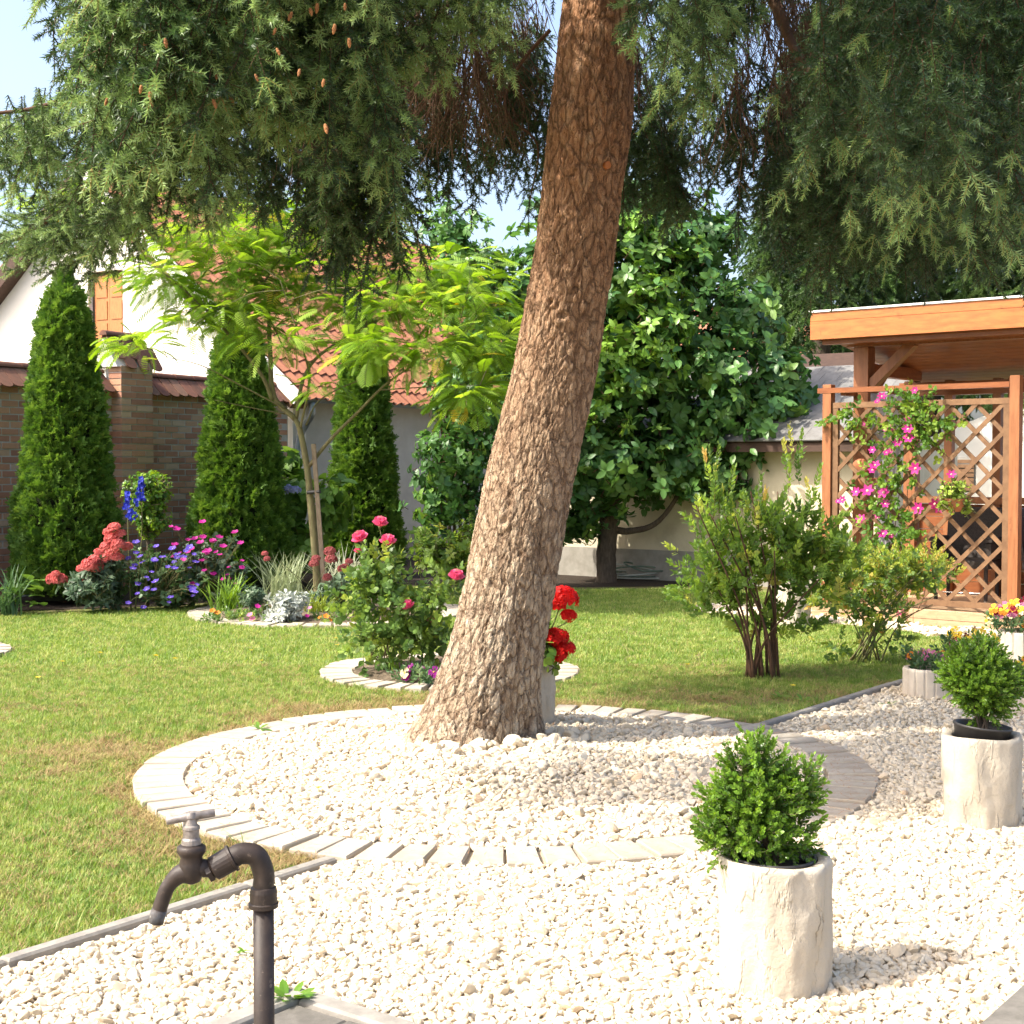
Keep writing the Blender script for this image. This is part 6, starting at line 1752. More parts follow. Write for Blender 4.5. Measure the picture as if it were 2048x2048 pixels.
# ---- evergreen bush against the house wall
eb = empty('evergreen_bush', G(900, 1176), 'tall dark glossy evergreen bush between grey house wall and spruce trunk', 'shrub')
ROS2 = [rosette(s + 9, 8, 0.12, 0.062, droop=0.2) for s in range(4)]
crown('crown', eb, [pe(930, 800, 17.6, 95, 110, 0.6, 1.0), pe(905, 930, 17.4, 95, 120, 0.6, 1.2), pe(960, 700, 17.8, 90, 110, 0.6, 0.8), pe(880, 1010, 17.3, 70, 60, 0.4, 0.4), pe(1010, 900, 17.6, 70, 180, 0.6, 0.8), pe(940, 560, 18.2, 100, 120, 0.6, 0.9), pe(900, 470, 18.4, 70, 80, 0.5, 0.5)], 1050, ROS2, [MT['magnolia'], MT['twig']], (0.7, 1.15), 0.9, 0.1, 0.4, 0.35, 0.35)
stems('stems', eb, [[G(900 + k * 14, 1176), P(900 + k * 10, 1080, 17.6), P(890 + k * 18, 900, 17.6), P(900 + k * 16, 700, 17.8)] for k in range(5)], 0.03, 0.008, MT['bark_grey'])
lb = empty('low_bush', G(905, 1190), 'low light green bush at the foot of the evergreen', 'shrub')
crown('crown', lb, [pe(890, 1110, 16.8, 65, 50, 0.4, 1.0), pe(950, 1090, 16.8, 60, 60, 0.4, 0.8), pe(850, 1075, 16.9, 35, 40, 0.3, 0.3)], 260, [rosette(s + 40, 8, 0.085, 0.04, droop=-0.3) for s in range(4)], [MT['shrub_leaf'], MT['green_stem']], (0.7, 1.2), 0.8, 0.6, 0.3, 0.3)

# ---- shrubs on the lawn
SPR = [sprig(s + 10, 0.19, 14, 0.072, 0.040, 0, 2, None, 0.75, 0.002, True) for s in range(5)]
SPT = [sprig(s + 15, 0.26, 20, 0.058, 0.028, 0, 2, 1 if s == 0 else None, 0.7, 0.002, True) for s in range(3)]
YS = 10.45
cm_ = empty('lawn_shrub', G(1520, 1356), 'many-stemmed leafy shrub with upright spikes standing alone on the lawn', 'shrub')
bs = G(1520, 1356)
paths = []
for k in range(17):
    tx, ty = random.uniform(1385, 1690), random.uniform(960, 1180)
    b = bs + Vector((random.uniform(-0.13, 0.13), random.uniform(-0.1, 0.1), 0))
    t_ = P(tx, ty, YS + random.uniform(-0.45, 0.45))
    paths.append([b, b.lerp(t_, 0.35) + Vector((-(t_.x - b.x) * 0.12, 0, 0.06)), t_])
stems('stems', cm_, paths, 0.0125, 0.004, MT['twig'], 6)
SE = [pe(1450, 1130, YS, 95, 90, 0.34, 1.1), pe(1560, 1120, YS, 110, 95, 0.38, 1.4), pe(1640, 1150, YS, 85, 80, 0.3, 0.8), pe(1500, 1060, YS, 90, 60, 0.3, 0.7), pe(1410, 1190, YS, 55, 45, 0.25, 0.4), pe(1600, 1060, YS, 60, 60, 0.25, 0.5), pe(1540, 1245, YS, 120, 45, 0.3, 0.5), pe(1440, 1220, YS, 70, 40, 0.3, 0.35), pe(1690, 1120, YS, 50, 60, 0.25, 0.35)]
crown('crown', cm_, SE, 500, SPR, [MT['shrub_leaf'], MT['shrub_tip'], MT['twig']], (0.65, 1.05), 0.6, 0.75, 0.35, 0.2, 0.6)
spk = []
for px, py0, py1 in ((1430, 1000, 900), (1428, 1040, 960), (1436, 1060, 1000), (1424, 970, 925), (1590, 950, 880), (1600, 970, 905), (1575, 985, 930), (1425, 1040, 960), (1455, 1040, 985), (1525, 1050, 1000), (1620, 1020, 980), (1500, 1070, 1010), (1640, 1070, 1020), (1400, 1100, 1060)):
    for q in (0.0, 0.55):
        spk.append(P(px + random.uniform(-5, 5), py0 + (py1 - py0) * q, YS - 0.1 + random.uniform(-0.15, 0.15)))
n = len(spk)
scatter('leafy_spikes', SPT, [MT['shrub_leaf'], MT['shrub_tip'], MT['twig']], np.array([tuple(p) for p in spk]), frames(np.array([0, 0, 1.0]) + rng.normal(0, 0.12, (n, 3)), rng.uniform(0, 6, n)), rng.uniform(0.75, 1.1, n), parent=cm_)
gs = empty('golden_rose_bush', G(1740, 1326), 'thin rose bush with yellowish young leaves in front of the trellis', 'shrub')
bs = G(1740, 1326); YG = 11.2
paths = []
for k in range(13):
    t_ = P(random.uniform(1640, 1880), random.uniform(1100, 1220), YG + random.uniform(-0.4, 0.4)); b = bs + Vector((random.uniform(-0.22, 0.1), random.uniform(-0.1, 0.1), 0))
    paths.append([b, b.lerp(t_, 0.4) + Vector((0, 0, 0.10)), t_])
stems('stems', gs, paths, 0.008, 0.003, MT['green_stem'], 5)
SPG = [sprig(s + 70, 0.14, 11, 0.052, 0.032, 0, 2, 1, 0.8, 0.002) for s in range(4)]
crown('crown', gs, [pe(1700, 1180, YG, 80, 60, 0.35, 1.0), pe(1790, 1150, YG, 85, 45, 0.35, 1.0), pe(1850, 1150, YG - 0.1, 55, 30, 0.25, 0.5), pe(1740, 1220, YG, 80, 40, 0.3, 0.5), pe(1790, 1270, YG, 40, 40, 0.2, 0.14), pe(1680, 1290, YG, 60, 25, 0.3, 0.12)], 430, SPG, [MT['rose_leaf'], MT['gold_leaf'], MT['green_stem']], (0.7, 1.15), 0.7, 0.5, 0.35, 0.15)
SPGL = [sprig(s + 80, 0.15, 14, 0.035, 0.018, 0, 2, None, 0.7, 0.002) for s in range(3)]
crown('young_leaves', gs, [pe(1840, 1130, YG - 0.2, 60, 30, 0.2, 1.0), pe(1760, 1120, YG - 0.2, 40, 25, 0.2, 0.4)], 60, SPGL, [MT['gold_leaf'], MT['gold_leaf'], MT['green_stem']], (0.7, 1.1), 0.6, 0.7, 0.3, 0.15)

# ---- roses
def rose_mesh(mats):
    parts = []
    for ring, (n, r, l, tilt, z) in enumerate(((5, 0.55, 1.0, 1.15, -0.05), (5, 0.42, 0.9, 0.75, 0.05), (5, 0.28, 0.75, 0.42, 0.12), (4, 0.13, 0.6, 0.15, 0.15))):
        for k in range(n):
            a = 2 * math.pi * (k + 0.5 * (ring % 2)) / n
            V = []; F = []
            for i in range(4):
                t = i / 3
                for j in range(5):
                    s = j / 4 * 2 - 1
                    w = 0.48 * math.sin(math.pi * (0.18 + 0.62 * t)) * (1.15 - 0.15 * ring)
                    rr = 0.08 + r * (0.3 + 0.7 * t) * math.sin(tilt) + 0.10 * t * t * (ring < 2)
                    h = z + l * t * math.cos(tilt) - 0.10 * (t > 0.9) * (ring < 3) + 0.05 * s * s
                    x, y = rr - 0.10 * s * s * (1 - tilt / 1.6), s * w
                    V.append((math.cos(a) * x - math.sin(a) * y, math.sin(a) * x + math.cos(a) * y, h))
            for i in range(3):
                for j in range(4): F.append((i * 5 + j, i * 5 + j + 1, (i + 1) * 5 + j + 1, (i + 1) * 5 + j))
            parts.append((V, F, 1 if ring == 3 else 0))
    parts.append((*lathe([(0.05, -0.45), (0.14, -0.25), (0.16, -0.08), (0.08, 0.0)], 8), 2))
    V, F, MI = join(parts)
    return mkmesh('flower', V, F, mats, MI, True)
rose_m = rose_mesh([MT['rose_pink'], MT['rose_pale'], MT['green_stem']])
rose_p = rose_mesh([MT['rose_pale'], MT['rose_pale'], MT['green_stem']])
RLP = [sprig(s + 100, 0.13, 9, 0.062, 0.042, 0, 2, None, 0.95, 0.002) for s in range(5)]
def rose_bush(base, blooms, ells, n, label, name='rose_bush'):
    root = empty(name, base, label, 'rose', None)
    paths = []
    for (px, py, Y, s, pale) in blooms:
        s *= 1.3
        p = P(px, py, Y)
        b = base + Vector((random.uniform(-0.12, 0.12), random.uniform(-0.08, 0.08), 0))
        paths.append([b, b.lerp(p, 0.5) + Vector((random.uniform(-0.04, 0.04), 0, 0.03)), p - Vector((0, 0, s * 0.4))])
        e = frames(np.array([[random.uniform(-0.4, 0.2), random.uniform(-0.55, -0.1), 1.0]]))[0]
        obj('flower', rose_p if pale else rose_m, root, p, tuple(e), (s, s, s))
    for k in range(7):
        c, a, b_, d, w = random.choice(ells)
        p = c + Vector((random.uniform(-a, a) * 0.7, 0, random.uniform(-d, d) * 0.6))
        b = base + Vector((random.uniform(-0.15, 0.15), random.uniform(-0.08, 0.08), 0))
        paths.append([b, b.lerp(p, 0.5), p])
    stems('stems', root, paths, 0.0075, 0.003, MT['green_stem'], 5)
    crown('foliage', root, ells, n, RLP, [MT['rose_leaf'], MT['rose_leaf'], MT['green_stem']], (0.75, 1.35), 0.8, 0.35, 0.4, 0.1, 0.3)
YR = 10.55
rose_bush(G(760, 1335), [(722, 1080, YR, 0.072, 0), (760, 1050, YR, 0.066, 0), (776, 1087, YR - 0.05, 0.070, 0), (716, 1104, YR, 0.035, 0), (912, 1157, YR, 0.070, 0), (816, 1216, YR - 0.2, 0.062, 0), (862, 1243, YR - 0.1, 0.04, 1)],
          [pe(750, 1150, YR, 50, 50, 0.22, 0.6), pe(720, 1200, YR, 70, 40, 0.25, 0.7), pe(800, 1250, YR, 85, 60, 0.3, 1.2), pe(740, 1290, YR - 0.1, 60, 40, 0.25, 0.45), pe(850, 1280, YR, 60, 50, 0.25, 0.8), pe(800, 1190, YR, 50, 35, 0.2, 0.35), pe(890, 1190, YR, 40, 40, 0.2, 0.3)], 330, 'pink roses in bloom inside the small paver ring')
pz = P(845, 1345, 10.0); pz.z = 0.02
pansies('purple_pansies', Vector((pz.x, 10.05, 0)), 0.02, 0.17, [('pansy_purple', 'pansy_purple', True), ('pansy_purple', 'pansy_purple', False), ('pansy_wine', 'pansy_purple', False), ('pansy_cream', 'pansy_cream', False)], 12, 'low purple pansies at the foot of the pink roses', None, 0.042, 0.12)
iris = empty('iris_clump', G(790, 1352), 'small clump of upright blade leaves beside the purple pansies', 'plant')
V, F, MI = tuft(900, 16, 0.26, 0.016, 0.025, (0.1, 0.5), 4)
mobj('leaves', (V, F), MT['daylily'], iris, loc=G(790, 1352)); iris.children[0]['kind'] = 'stuff'

# ---- red geranium in the pot behind the trunk
gr = empty('red_geranium', P3 + Vector((0, 0, 0.36)), 'scarlet geranium flowering beside the spruce trunk', 'flowers')
def floret_head(n, R, mat):
    parts = []
    for k in range(n):
        d = np.array([random.gauss(0, 1), random.gauss(0, 1), abs(random.gauss(0, 1)) * 0.9 - 0.25]); d /= np.linalg.norm(d)
        p = d * R * random.uniform(0.75, 1.02) * np.array([1, 1, 0.8])
        pet = []
        for j in range(5):
            a = 2 * math.pi * j / 5
            w = 0.45
            pet.append(([(0, 0, 0), (math.cos(a - w), math.sin(a - w), 0.15), (math.cos(a) * 1.25, math.sin(a) * 1.25, 0.05), (math.cos(a + w), math.sin(a + w), 0.15)], [(0, 1, 2, 3)], 0))
        parts.append(put(join(pet), p, d, random.uniform(0, 6), R * 0.30))
    return mkmesh('flower_head', *join(parts)[:2], mat)
YP = 8.35
for px, py, R in ((1122, 1200, 0.082), (1137, 1232, 0.04), (1112, 1275, 0.060), (1128, 1300, 0.055), (1118, 1312, 0.045)):
    obj('flower_head', floret_head(75, R * 1.2, MT['red']), gr, P(px, py, YP), (random.uniform(-0.3, 0.3), random.uniform(0, 0.5), random.uniform(0, 6)))
stems('stems', gr, [[P3 + Vector((0.03, 0, 0.33)), P(1098, 1270, YP), P(px, py + 8, YP)] for px, py in ((1122, 1200), (1112, 1275), (1128, 1300), (1136, 1235))], 0.005, 0.003, MT['green_stem'], 5)
crown('foliage', gr, [pe(1090, 1300, YP, 32, 50, 0.14, 1.0), pe(1080, 1255, YP, 22, 40, 0.1, 0.5)], 60, [rosette(s + 60, 5, 0.055, 0.055, droop=-0.1) for s in range(3)], [MT['clematis_leaf'], MT['green_stem']], (0.7, 1.2), 0.9, 0.4, 0.3, 0.2)
nursery(gr, P3, 0.36)

# ---- clematis on the trellis
cl = empty('clematis', gq(0.75, -0.04, 0.02), 'pink flowered clematis climbing the trellis screen', 'climber')
def fl6(mats):
    parts = []
    for k in range(6):
        parts.append(put(leaf(1.0, 0.52, 0.1, -0.12, 0, 0.55), (0, 0, 0), (math.cos(k * 1.047), math.sin(k * 1.047), 0.18), math.pi))
    parts.append((*lathe([(0.22, 0.02), (0.16, 0.16), (0.05, 0.22)], 8, (0, 0, 0), True, True), 1))
    V, F, MI = join(parts)
    return mkmesh('flower', V, F, mats, MI)
f_p = fl6([MT['clem'], MT['eye_pale']]); f_d = fl6([MT['clem_dark'], MT['eye_pale']])
def on_screen(px, py, off=-0.06):
    """point just in front of the screen plane seen at px, py"""
    x = (px - 1024) / FPX; v = (1024 - py) / FPX
    d = Vector((x, _cp + v * _sp, -_sp + v * _cp)); o_ = Vector((0, 0, EYE))
    n_ = GU; q = gq(0, off, 0)
    t = (q - o_).dot(n_) / d.dot(n_)
    return o_ + d * t
CF = [(1764, 793, .85), (1755, 803, .6), (1830, 781, .7), (1777, 859, 1), (1816, 859, 1), (1818, 877, 1), (1795, 885, .8), (1815, 837, .6), (1750, 931, 1), (1745, 940, .8), (1831, 937, 1.1), (1735, 982, 1.2), (1713, 984, .9), (1768, 985, 1.2), (1685, 1000, .8), (1676, 1003, .5), (1837, 1017, 1.1), (1722, 1039, 1), (1756, 1030, .7), (1771, 1008, .8), (1767, 1068, 1), (1783, 1070, .7), (1723, 1120, .7), (1745, 900, .7), (1773, 905, .6), (1782, 902, .6), (1700, 1179, .6), (1805, 1225, .6), (1728, 848, .4)]
for px, py, s in CF:
    p = on_screen(px, py, -0.10 - random.uniform(0, 0.08))
    e = frames(np.array([[-0.5 + random.uniform(-0.4, 0.4), -0.8, 0.35 + random.uniform(-0.3, 0.5)]]))[0]
    obj('flower', f_p, cl, p, tuple(e), (0.062 * s,) * 3)
for px, py in ((1870, 1008), (1878, 1016), (1800, 1222)):
    obj('flower', f_d, cl, on_screen(px, py, -0.14), tuple(frames(np.array([[-0.3, -0.8, 0.2]]))[0]), (0.062,) * 3)
CLP = [sprig(s + 120, 0.12, 6, 0.062, 0.042, 0, 2, None, 1.0, 0.002) for s in range(5)]
pos = []; D = []
for px, py, rx, ry, n in ((1830, 830, 50, 45, 60), (1870, 860, 35, 45, 24), (1790, 870, 45, 40, 26), (1770, 930, 40, 40, 20), (1800, 960, 35, 50, 22), (1760, 1000, 45, 40, 22), (1810, 1040, 35, 40, 18), (1760, 1070, 45, 50, 34), (1740, 1120, 40, 40, 24), (1790, 1100, 35, 30, 12), (1840, 880, 40, 40, 16), (1700, 840, 35, 12, 9), (1690, 825, 30, 10, 7), (1740, 850, 40, 25, 10), (1830, 1080, 20, 20, 8), (1720, 1020, 30, 30, 8), (1825, 800, 30, 18, 16), (1660, 850, 25, 6, 4), (1900, 850, 30, 20, 6)):
    for _ in range(n):
        p = on_screen(px + random.gauss(0, 0.6) * rx, py + random.gauss(0, 0.6) * ry, random.uniform(-0.16, 0.03)); pos.append(tuple(p))
        D.append((random.gauss(-0.3, 0.6), random.gauss(-0.6, 0.4), random.gauss(0.1, 0.6)))
pos = np.array(pos); D = np.array(D)
scatter('foliage', CLP, [MT['clematis_leaf'], MT['clematis_leaf'], MT['green_stem']], pos, frames(D, rng.uniform(0, 6.28, len(D))), rng.uniform(0.7, 1.15, len(D)), parent=cl)
stems('vines', cl, [[gq(0.75 + a, -0.05, 0.02)] + [on_screen(px, py, -0.05) for px, py in pts] for a, pts in ((0, [(1810, 1200), (1790, 1100), (1800, 980), (1840, 870), (1825, 790)]), (-0.1, [(1770, 1180), (1740, 1080), (1760, 960), (1790, 860), (1765, 795)]), (0.15, [(1850, 1180), (1835, 1080), (1815, 980), (1870, 880)]), (-0.15, [(1750, 1150), (1715, 1050), (1690, 1000)]))], 0.006, 0.002, MT['twig'], 5)
# ---- hanging basket
HBp = on_screen(1908, 1008, -0.16)
hb = empty('hanging_pot', HBp, 'terracotta pot of trailing lime green leaves hung on the trellis', 'pot')
mobj('pot_bowl', lathe([(0.06, -0.07), (0.095, -0.02), (0.115, 0.045), (0.12, 0.05), (0.10, 0.045)], 20, HBp), MT['terracotta'], hb, smooth_=True)
hbp = empty('trailing_plant', HBp + Vector((0, 0, 0.04)), 'lime green trailing plant spilling from the pot hung on the trellis', 'plant')
s_ = 13.4 / FPX
crown('foliage', hbp, [(HBp + Vector((0, -0.02, 0.10)), 0.15, 0.12, 0.13, 1.0), (HBp + Vector((-0.08, -0.04, 0.02)), 0.12, 0.08, 0.12, 0.4), (HBp + Vector((0.10, -0.04, -0.02)), 0.05, 0.05, 0.14, 0.3)], 110, [rosette(s + 80, 6, 0.042, 0.034, droop=0) for s in range(3)], [MT['lime_leaf'], MT['green_stem']], (0.7, 1.2), 0.9, 0.2, 0.4, 0.3)
obj('flower', f_p, hbp, on_screen(1903, 949, -0.2), tuple(frames(np.array([[-0.3, -0.8, 0.4]]))[0]), (0.05,) * 3)
# ---- hose and tub by the shed
hs = empty('garden_hose', G(1275, 1163), 'pale and green garden hose coiled on the ground by the shed', 'hose')
c0 = G(1275, 1160)
for k in range(6):
    rx, ry = random.uniform(0.28, 0.42), random.uniform(0.12, 0.22)
    cx, cy = c0.x + random.uniform(-0.12, 0.2), c0.y + random.uniform(-0.1, 0.1)
    pts = [(cx + rx * math.cos(t), cy + ry * math.sin(t), 0.03 + 0.02 * k + (0.10 if k > 2 else 0.03) * max(0, math.sin(t + k))) for t in np.linspace(0, 6.2, 26)]
    mobj('hose_coil', tube(pts, 0.011, 6), MT['hose'] if k % 2 else MT['hose_pale'], hs, smooth_=True)
tc_ = P(1343, 1150, 19.2)
tub = empty('round_tub', (tc_.x, 19.2, 0), 'round grey tub standing on edge against the shed plinth', 'tub')
mobj('tub_shell', xform(lathe([(0.02, 0.16), (0.27, 0.16), (0.285, 0.0), (0.292, 0.0), (0.292, 0.012), (0.275, 0.172), (0.02, 0.175)], 36, (0, 0, 0), True, True), Matrix.Translation((tc_.x, 19.1, 0.27)) @ Matrix.Rotation(math.radians(-90), 4, 'X') @ Matrix.Rotation(math.radians(14), 4, 'Y')), MT['plinth'], tub, smooth_=False)

# ---- border plants by the brick wall
def clump(name, px, py, label, cat, blades_n, L, W, spread, lean, mat, group=None):
    b = G(px, py)
    root = empty(name, b, label, cat, group)
    V, F, MI = tuft(int(px * 7 + py), blades_n, L, W, spread, lean, 5)
    o = mobj('leaves', (V, F), mat, root, loc=b); o['kind'] = 'stuff'
    return root
lr = empty('laurel_ball', G(295, 1213), 'bright green laurel clipped to a ball before the brick pilaster', 'shrub')
crown('crown', lr, [pe(295, 985, 15.5, 46, 48, 0.26, 1.0), pe(300, 1040, 15.5, 40, 40, 0.23, 0.6)], 430, [rosette(s + 20, 8, 0.058, 0.030, droop=-0.4) for s in range(4)], [MT['laurel'], MT['green_stem']], (0.7, 1.15), 0.9, 0.5, 0.3, 0.3)
stems('stems', lr, [[G(295, 1213), P(296, 1100, 15.5), P(285 + 8 * k, 1000, 15.5)] for k in range(4)], 0.02, 0.008, MT['bark_grey'])
dl = empty('delphinium', G(270, 1222), 'deep blue delphinium spikes in front of the laurel ball', 'flowers')
flo = [(math.cos(2 * math.pi * k / 5), math.sin(2 * math.pi * k / 5)) for k in range(5)]
def spike(px, py0, py1, Y, n, w, mat):
    parts = []
    for k in range(n):
        t = random.random(); p = P(px + random.gauss(0, w) * (1 - 0.5 * t), py0 + (py1 - py0) * t, Y + random.gauss(0, 0.03))
        V = [(0, 0, 0)] + [(x, y, 0.3) for x, y in flo]
        parts.append(put((V, [(0, i, i % 5 + 1) for i in range(1, 6)], 0), p, (random.gauss(0, 0.7), -0.8, random.gauss(0.1, 0.4)), 0, 0.022))
    o = mobj('flower_spike', join(parts), mat, dl); o['kind'] = 'stuff'; return o
spike(283, 1000, 955, 15.1, 40, 5, MT['blue']); spike(255, 1035, 985, 15.05, 44, 5, MT['blue']); spike(270, 1040, 1000, 15.1, 16, 6, MT['blue'])
stems('stems', dl, [[G(270, 1222), P(283, 1080, 15.1), P(283, 958, 15.1)], [G(262, 1222), P(257, 1100, 15.05), P(255, 988, 15.05)]], 0.008, 0.004, MT['green_stem'], 5)
def dome(n, R):
    parts = []
    for k in range(n):
        d = np.array([random.gauss(0, 1), random.gauss(0, 1), abs(random.gauss(0, 1))]); d /= np.linalg.norm(d)
        parts.append(put(([(0, 0, 0)] + [(x, y, 0.35) for x, y in flo], [(0, i, i % 5 + 1) for i in range(1, 6)], 0), d * R * np.array([1, 1, 0.75]) * random.uniform(0.7, 1), d, random.uniform(0, 6), R * 0.22))
    return join(parts)[:2]
DOME = dome(110, 0.06)
def mesh_of(nm, vf, mat): return mkmesh(nm, vf[0], vf[1], mat)
def flower_bush(name, px, py, ells, n, protos, mats, fl_me, spots, s, label, Y, grp=None, fname='flower_head'):
    b = G(px, py)
    root = empty(name, b, label, 'flowers', grp)
    crown('foliage', root, ells, n, protos, mats, (0.7, 1.2), 0.7, 0.6, 0.35, 0.2)
    paths = []
    for fx, fy in spots:
        p = P(fx, fy, Y + random.uniform(-0.15, 0.1))
        e = frames(np.array([[random.uniform(-0.3, 0.3), random.uniform(-0.6, -0.2), 0.8]]))[0]
        q = s * random.uniform(0.65, 1.2)
        obj(fname, fl_me, root, p, tuple(e), (q, q * random.uniform(0.8, 1.1), q * random.uniform(0.8, 1.3)))
        paths.append([b + Vector((random.uniform(-0.2, 0.2), 0, 0.1)), p.lerp(b, 0.4) + Vector((0, 0, 0.1)), p])
    stems('stems', root, paths, 0.004, 0.002, MT['green_stem'], 4)
    return root
PER = [rosette(s + 140, 8, 0.10, 0.035, droop=-0.5) for s in range(4)]
PERB = [rosette(s + 150, 9, 0.055, 0.045, droop=-0.2) for s in range(4)]
val_m = mesh_of('flower_head', DOME, MT['valerian']); val_d = mesh_of('flower_head', DOME, MT['valerian_dull'])
flower_bush('red_valerian', 195, 1218, [pe(190, 1175, 15.0, 62, 45, 0.35, 1.0), pe(215, 1140, 15.1, 45, 40, 0.3, 0.6)], 260, PER, [MT['bluish_leaf'], MT['green_stem']], val_m,
            [(228, 1056), (240, 1070), (222, 1078), (236, 1090), (212, 1092), (200, 1105), (225, 1105), (246, 1092), (188, 1120), (178, 1132), (208, 1120), (192, 1135), (163, 1138), (112, 1148), (120, 1160), (106, 1160), (235, 1115), (216, 1066), (165, 1170), (255, 1094)], 1.15, 'coral red valerian bush at the foot of the stout thuja', 14.9)
def five(mats, cup=0.25):
    parts = []
    for k in range(5): parts.append(put(leaf(1.0, 0.85, 0.05, -0.05, 0, 0.62), (0, 0, 0), (math.cos(k * 1.2566), math.sin(k * 1.2566), cup), math.pi))
    parts.append((*lathe([(0.14, 0.03), (0.05, 0.12)], 6, (0, 0, 0), True, True), 1))
    V, F, MI = join(parts); return mkmesh('flower', V, F, mats, MI)
vio = five([MT['violet'], MT['eye_pale']]); mgt = five([MT['magenta'], MT['magenta']])
bl = [(random.uniform(255, 400), random.uniform(1085, 1212)) for _ in range(30)] + [(272, 1085), (345, 1098), (325, 1115), (285, 1125), (303, 1145), (298, 1160), (275, 1188), (308, 1180), (380, 1175), (338, 1205), (287, 1215)]
flower_bush('blue_geranium', 315, 1222, [pe(310, 1150, 15.2, 75, 65, 0.4, 1.2), pe(360, 1180, 15.2, 60, 40, 0.35, 0.6)], 330, PERB, [MT['perennial'], MT['green_stem']], vio, bl, 0.040, 'violet blue cranesbill mound between valerian and magenta campion', 14.8, None, 'flower')
mg = [(random.uniform(340, 490), random.uniform(1050, 1170)) for _ in range(26)] + [(432, 1105), (440, 1110), (415, 1108), (405, 1122), (458, 1135), (350, 1090), (390, 1078), (385, 1098), (480, 1086), (405, 1045), (376, 1105), (455, 1150), (427, 1148)]
flower_bush('magenta_campion', 420, 1214, [pe(410, 1125, 15.6, 80, 60, 0.4, 1.2), pe(450, 1165, 15.6, 60, 45, 0.35, 0.6)], 300, PERB, [MT['bluish_leaf'], MT['green_stem']], mgt, mg, 0.042, 'magenta flowered campion in front of the middle thuja', 15.2, None, 'flower')
hst = empty('hosta', G(55, 1222), 'broad pale green hosta leaves at the foot of the stout thuja', 'plant')
hp_leaf = leaf(0.22, 0.15, 0.15, 0.35, 0, 0.45)
hm_ = mkmesh('leaf', hp_leaf[0], hp_leaf[1], MT['hosta'])
for k in range(26):
    p = P(random.uniform(15, 90), random.uniform(1160, 1212), 14.9 + random.uniform(-0.2, 0.3)); e = frames(np.array([[random.gauss(0, 0.8), -0.7, 0.35 + random.gauss(0, 0.2)]]), np.array([math.pi]))[0]
    obj('leaf', hm_, hst, p, tuple(e), (random.uniform(0.6, 1),) * 3)
clump('grass_clump', 12, 1232, 'green blade-leaved clump beside the hosta', 'plant', 60, 0.55, 0.022, 0.06, (0.3, 0.9), MT['perennial'])
# plants between the second and third thuja
hy = empty('hydrangea', G(600, 1186), 'leafy hydrangea with pale blue heads between the thujas', 'shrub')
HYL = [rosette(s + 170, 6, 0.20, 0.14, droop=-0.1) for s in range(3)]
crown('foliage', hy, [pe(580, 1000, 18.4, 45, 60, 0.4, 1.0), pe(660, 1010, 18.4, 40, 70, 0.4, 0.9), pe(600, 1090, 18.2, 60, 60, 0.4, 0.8), pe(580, 930, 18.6, 30, 30, 0.2, 0.25)], 130, HYL, [MT['hosta'], MT['green_stem']], (0.6, 1.1), 0.8, 0.3, 0.3, 0.2)
hyh = mesh_of('flower_head', DOME, MT['hydrangea'])
for px, py in ((573, 978), (590, 982), (565, 985), (800, 935)):
    if px < 700: obj('flower_head', hyh, hy, P(px, py, 18.0), (0.3, 0, 0), (1.3,) * 3)
# plants in the paved bed
clump('variegated_grass', 568, 1212, 'white striped grass clump beside the mimosa trunk', 'grass clump', 150, 0.62, 0.016, 0.09, (0.25, 0.8), MT['var_grass'], 'striped grasses in the mimosa bed')
clump('variegated_grass', 690, 1206, 'white striped grass clump behind the pink roses', 'grass clump', 130, 0.66, 0.016, 0.10, (0.25, 0.8), MT['var_grass'], 'striped grasses in the mimosa bed')
clump('daylily_clump', 455, 1226, 'fresh green daylily leaves at the rim of the mimosa bed', 'plant', 90, 0.42, 0.020, 0.08, (0.3, 0.9), MT['daylily'])
clump('golden_grass', 640, 1236, 'low yellow striped grass in the mimosa bed', 'grass clump', 110, 0.32, 0.014, 0.06, (0.5, 1.1), MT['var_yellow'])
sv = empty('dusty_miller', G(565, 1248), 'silvery white dusty miller at the front of the mimosa bed', 'plant')
SIL = [rosette(s + 200, 9, 0.085, 0.028, droop=-0.4) for s in range(4)]
crown('foliage', sv, [pe(565, 1222, 13.9, 42, 32, 0.18, 1.0), pe(590, 1205, 13.95, 30, 25, 0.15, 0.4)], 150, SIL, [MT['silver'], MT['silver']], (0.6, 1.1), 0.8, 0.5, 0.35, 0.2)
sv2 = empty('lavender_clump', G(512, 1220), 'small grey green clump beside the daylily', 'plant')
crown('foliage', sv2, [pe(510, 1195, 14.3, 36, 20, 0.15, 1.0)], 70, SIL, [MT['bluish_leaf'], MT['bluish_leaf']], (0.5, 0.9), 0.8, 0.5, 0.35, 0.2)
flower_bush('pale_valerian', 640, 1222, [pe(690, 1180, 14.6, 40, 30, 0.25, 1), pe(650, 1195, 14.6, 40, 25, 0.2, 0.6)], 110, PER, [MT['bluish_leaf'], MT['green_stem']], val_d, [(530, 1108), (534, 1118), (632, 1118), (628, 1128), (660, 1104), (662, 1120), (698, 1124), (690, 1134), (684, 1138), (655, 1156)], 0.85, 'faded red valerian among the striped grasses', 14.5)
cov = empty('bed_cover', G(480, 1240), 'low mixed bedding plants covering the mimosa bed soil', 'plants')
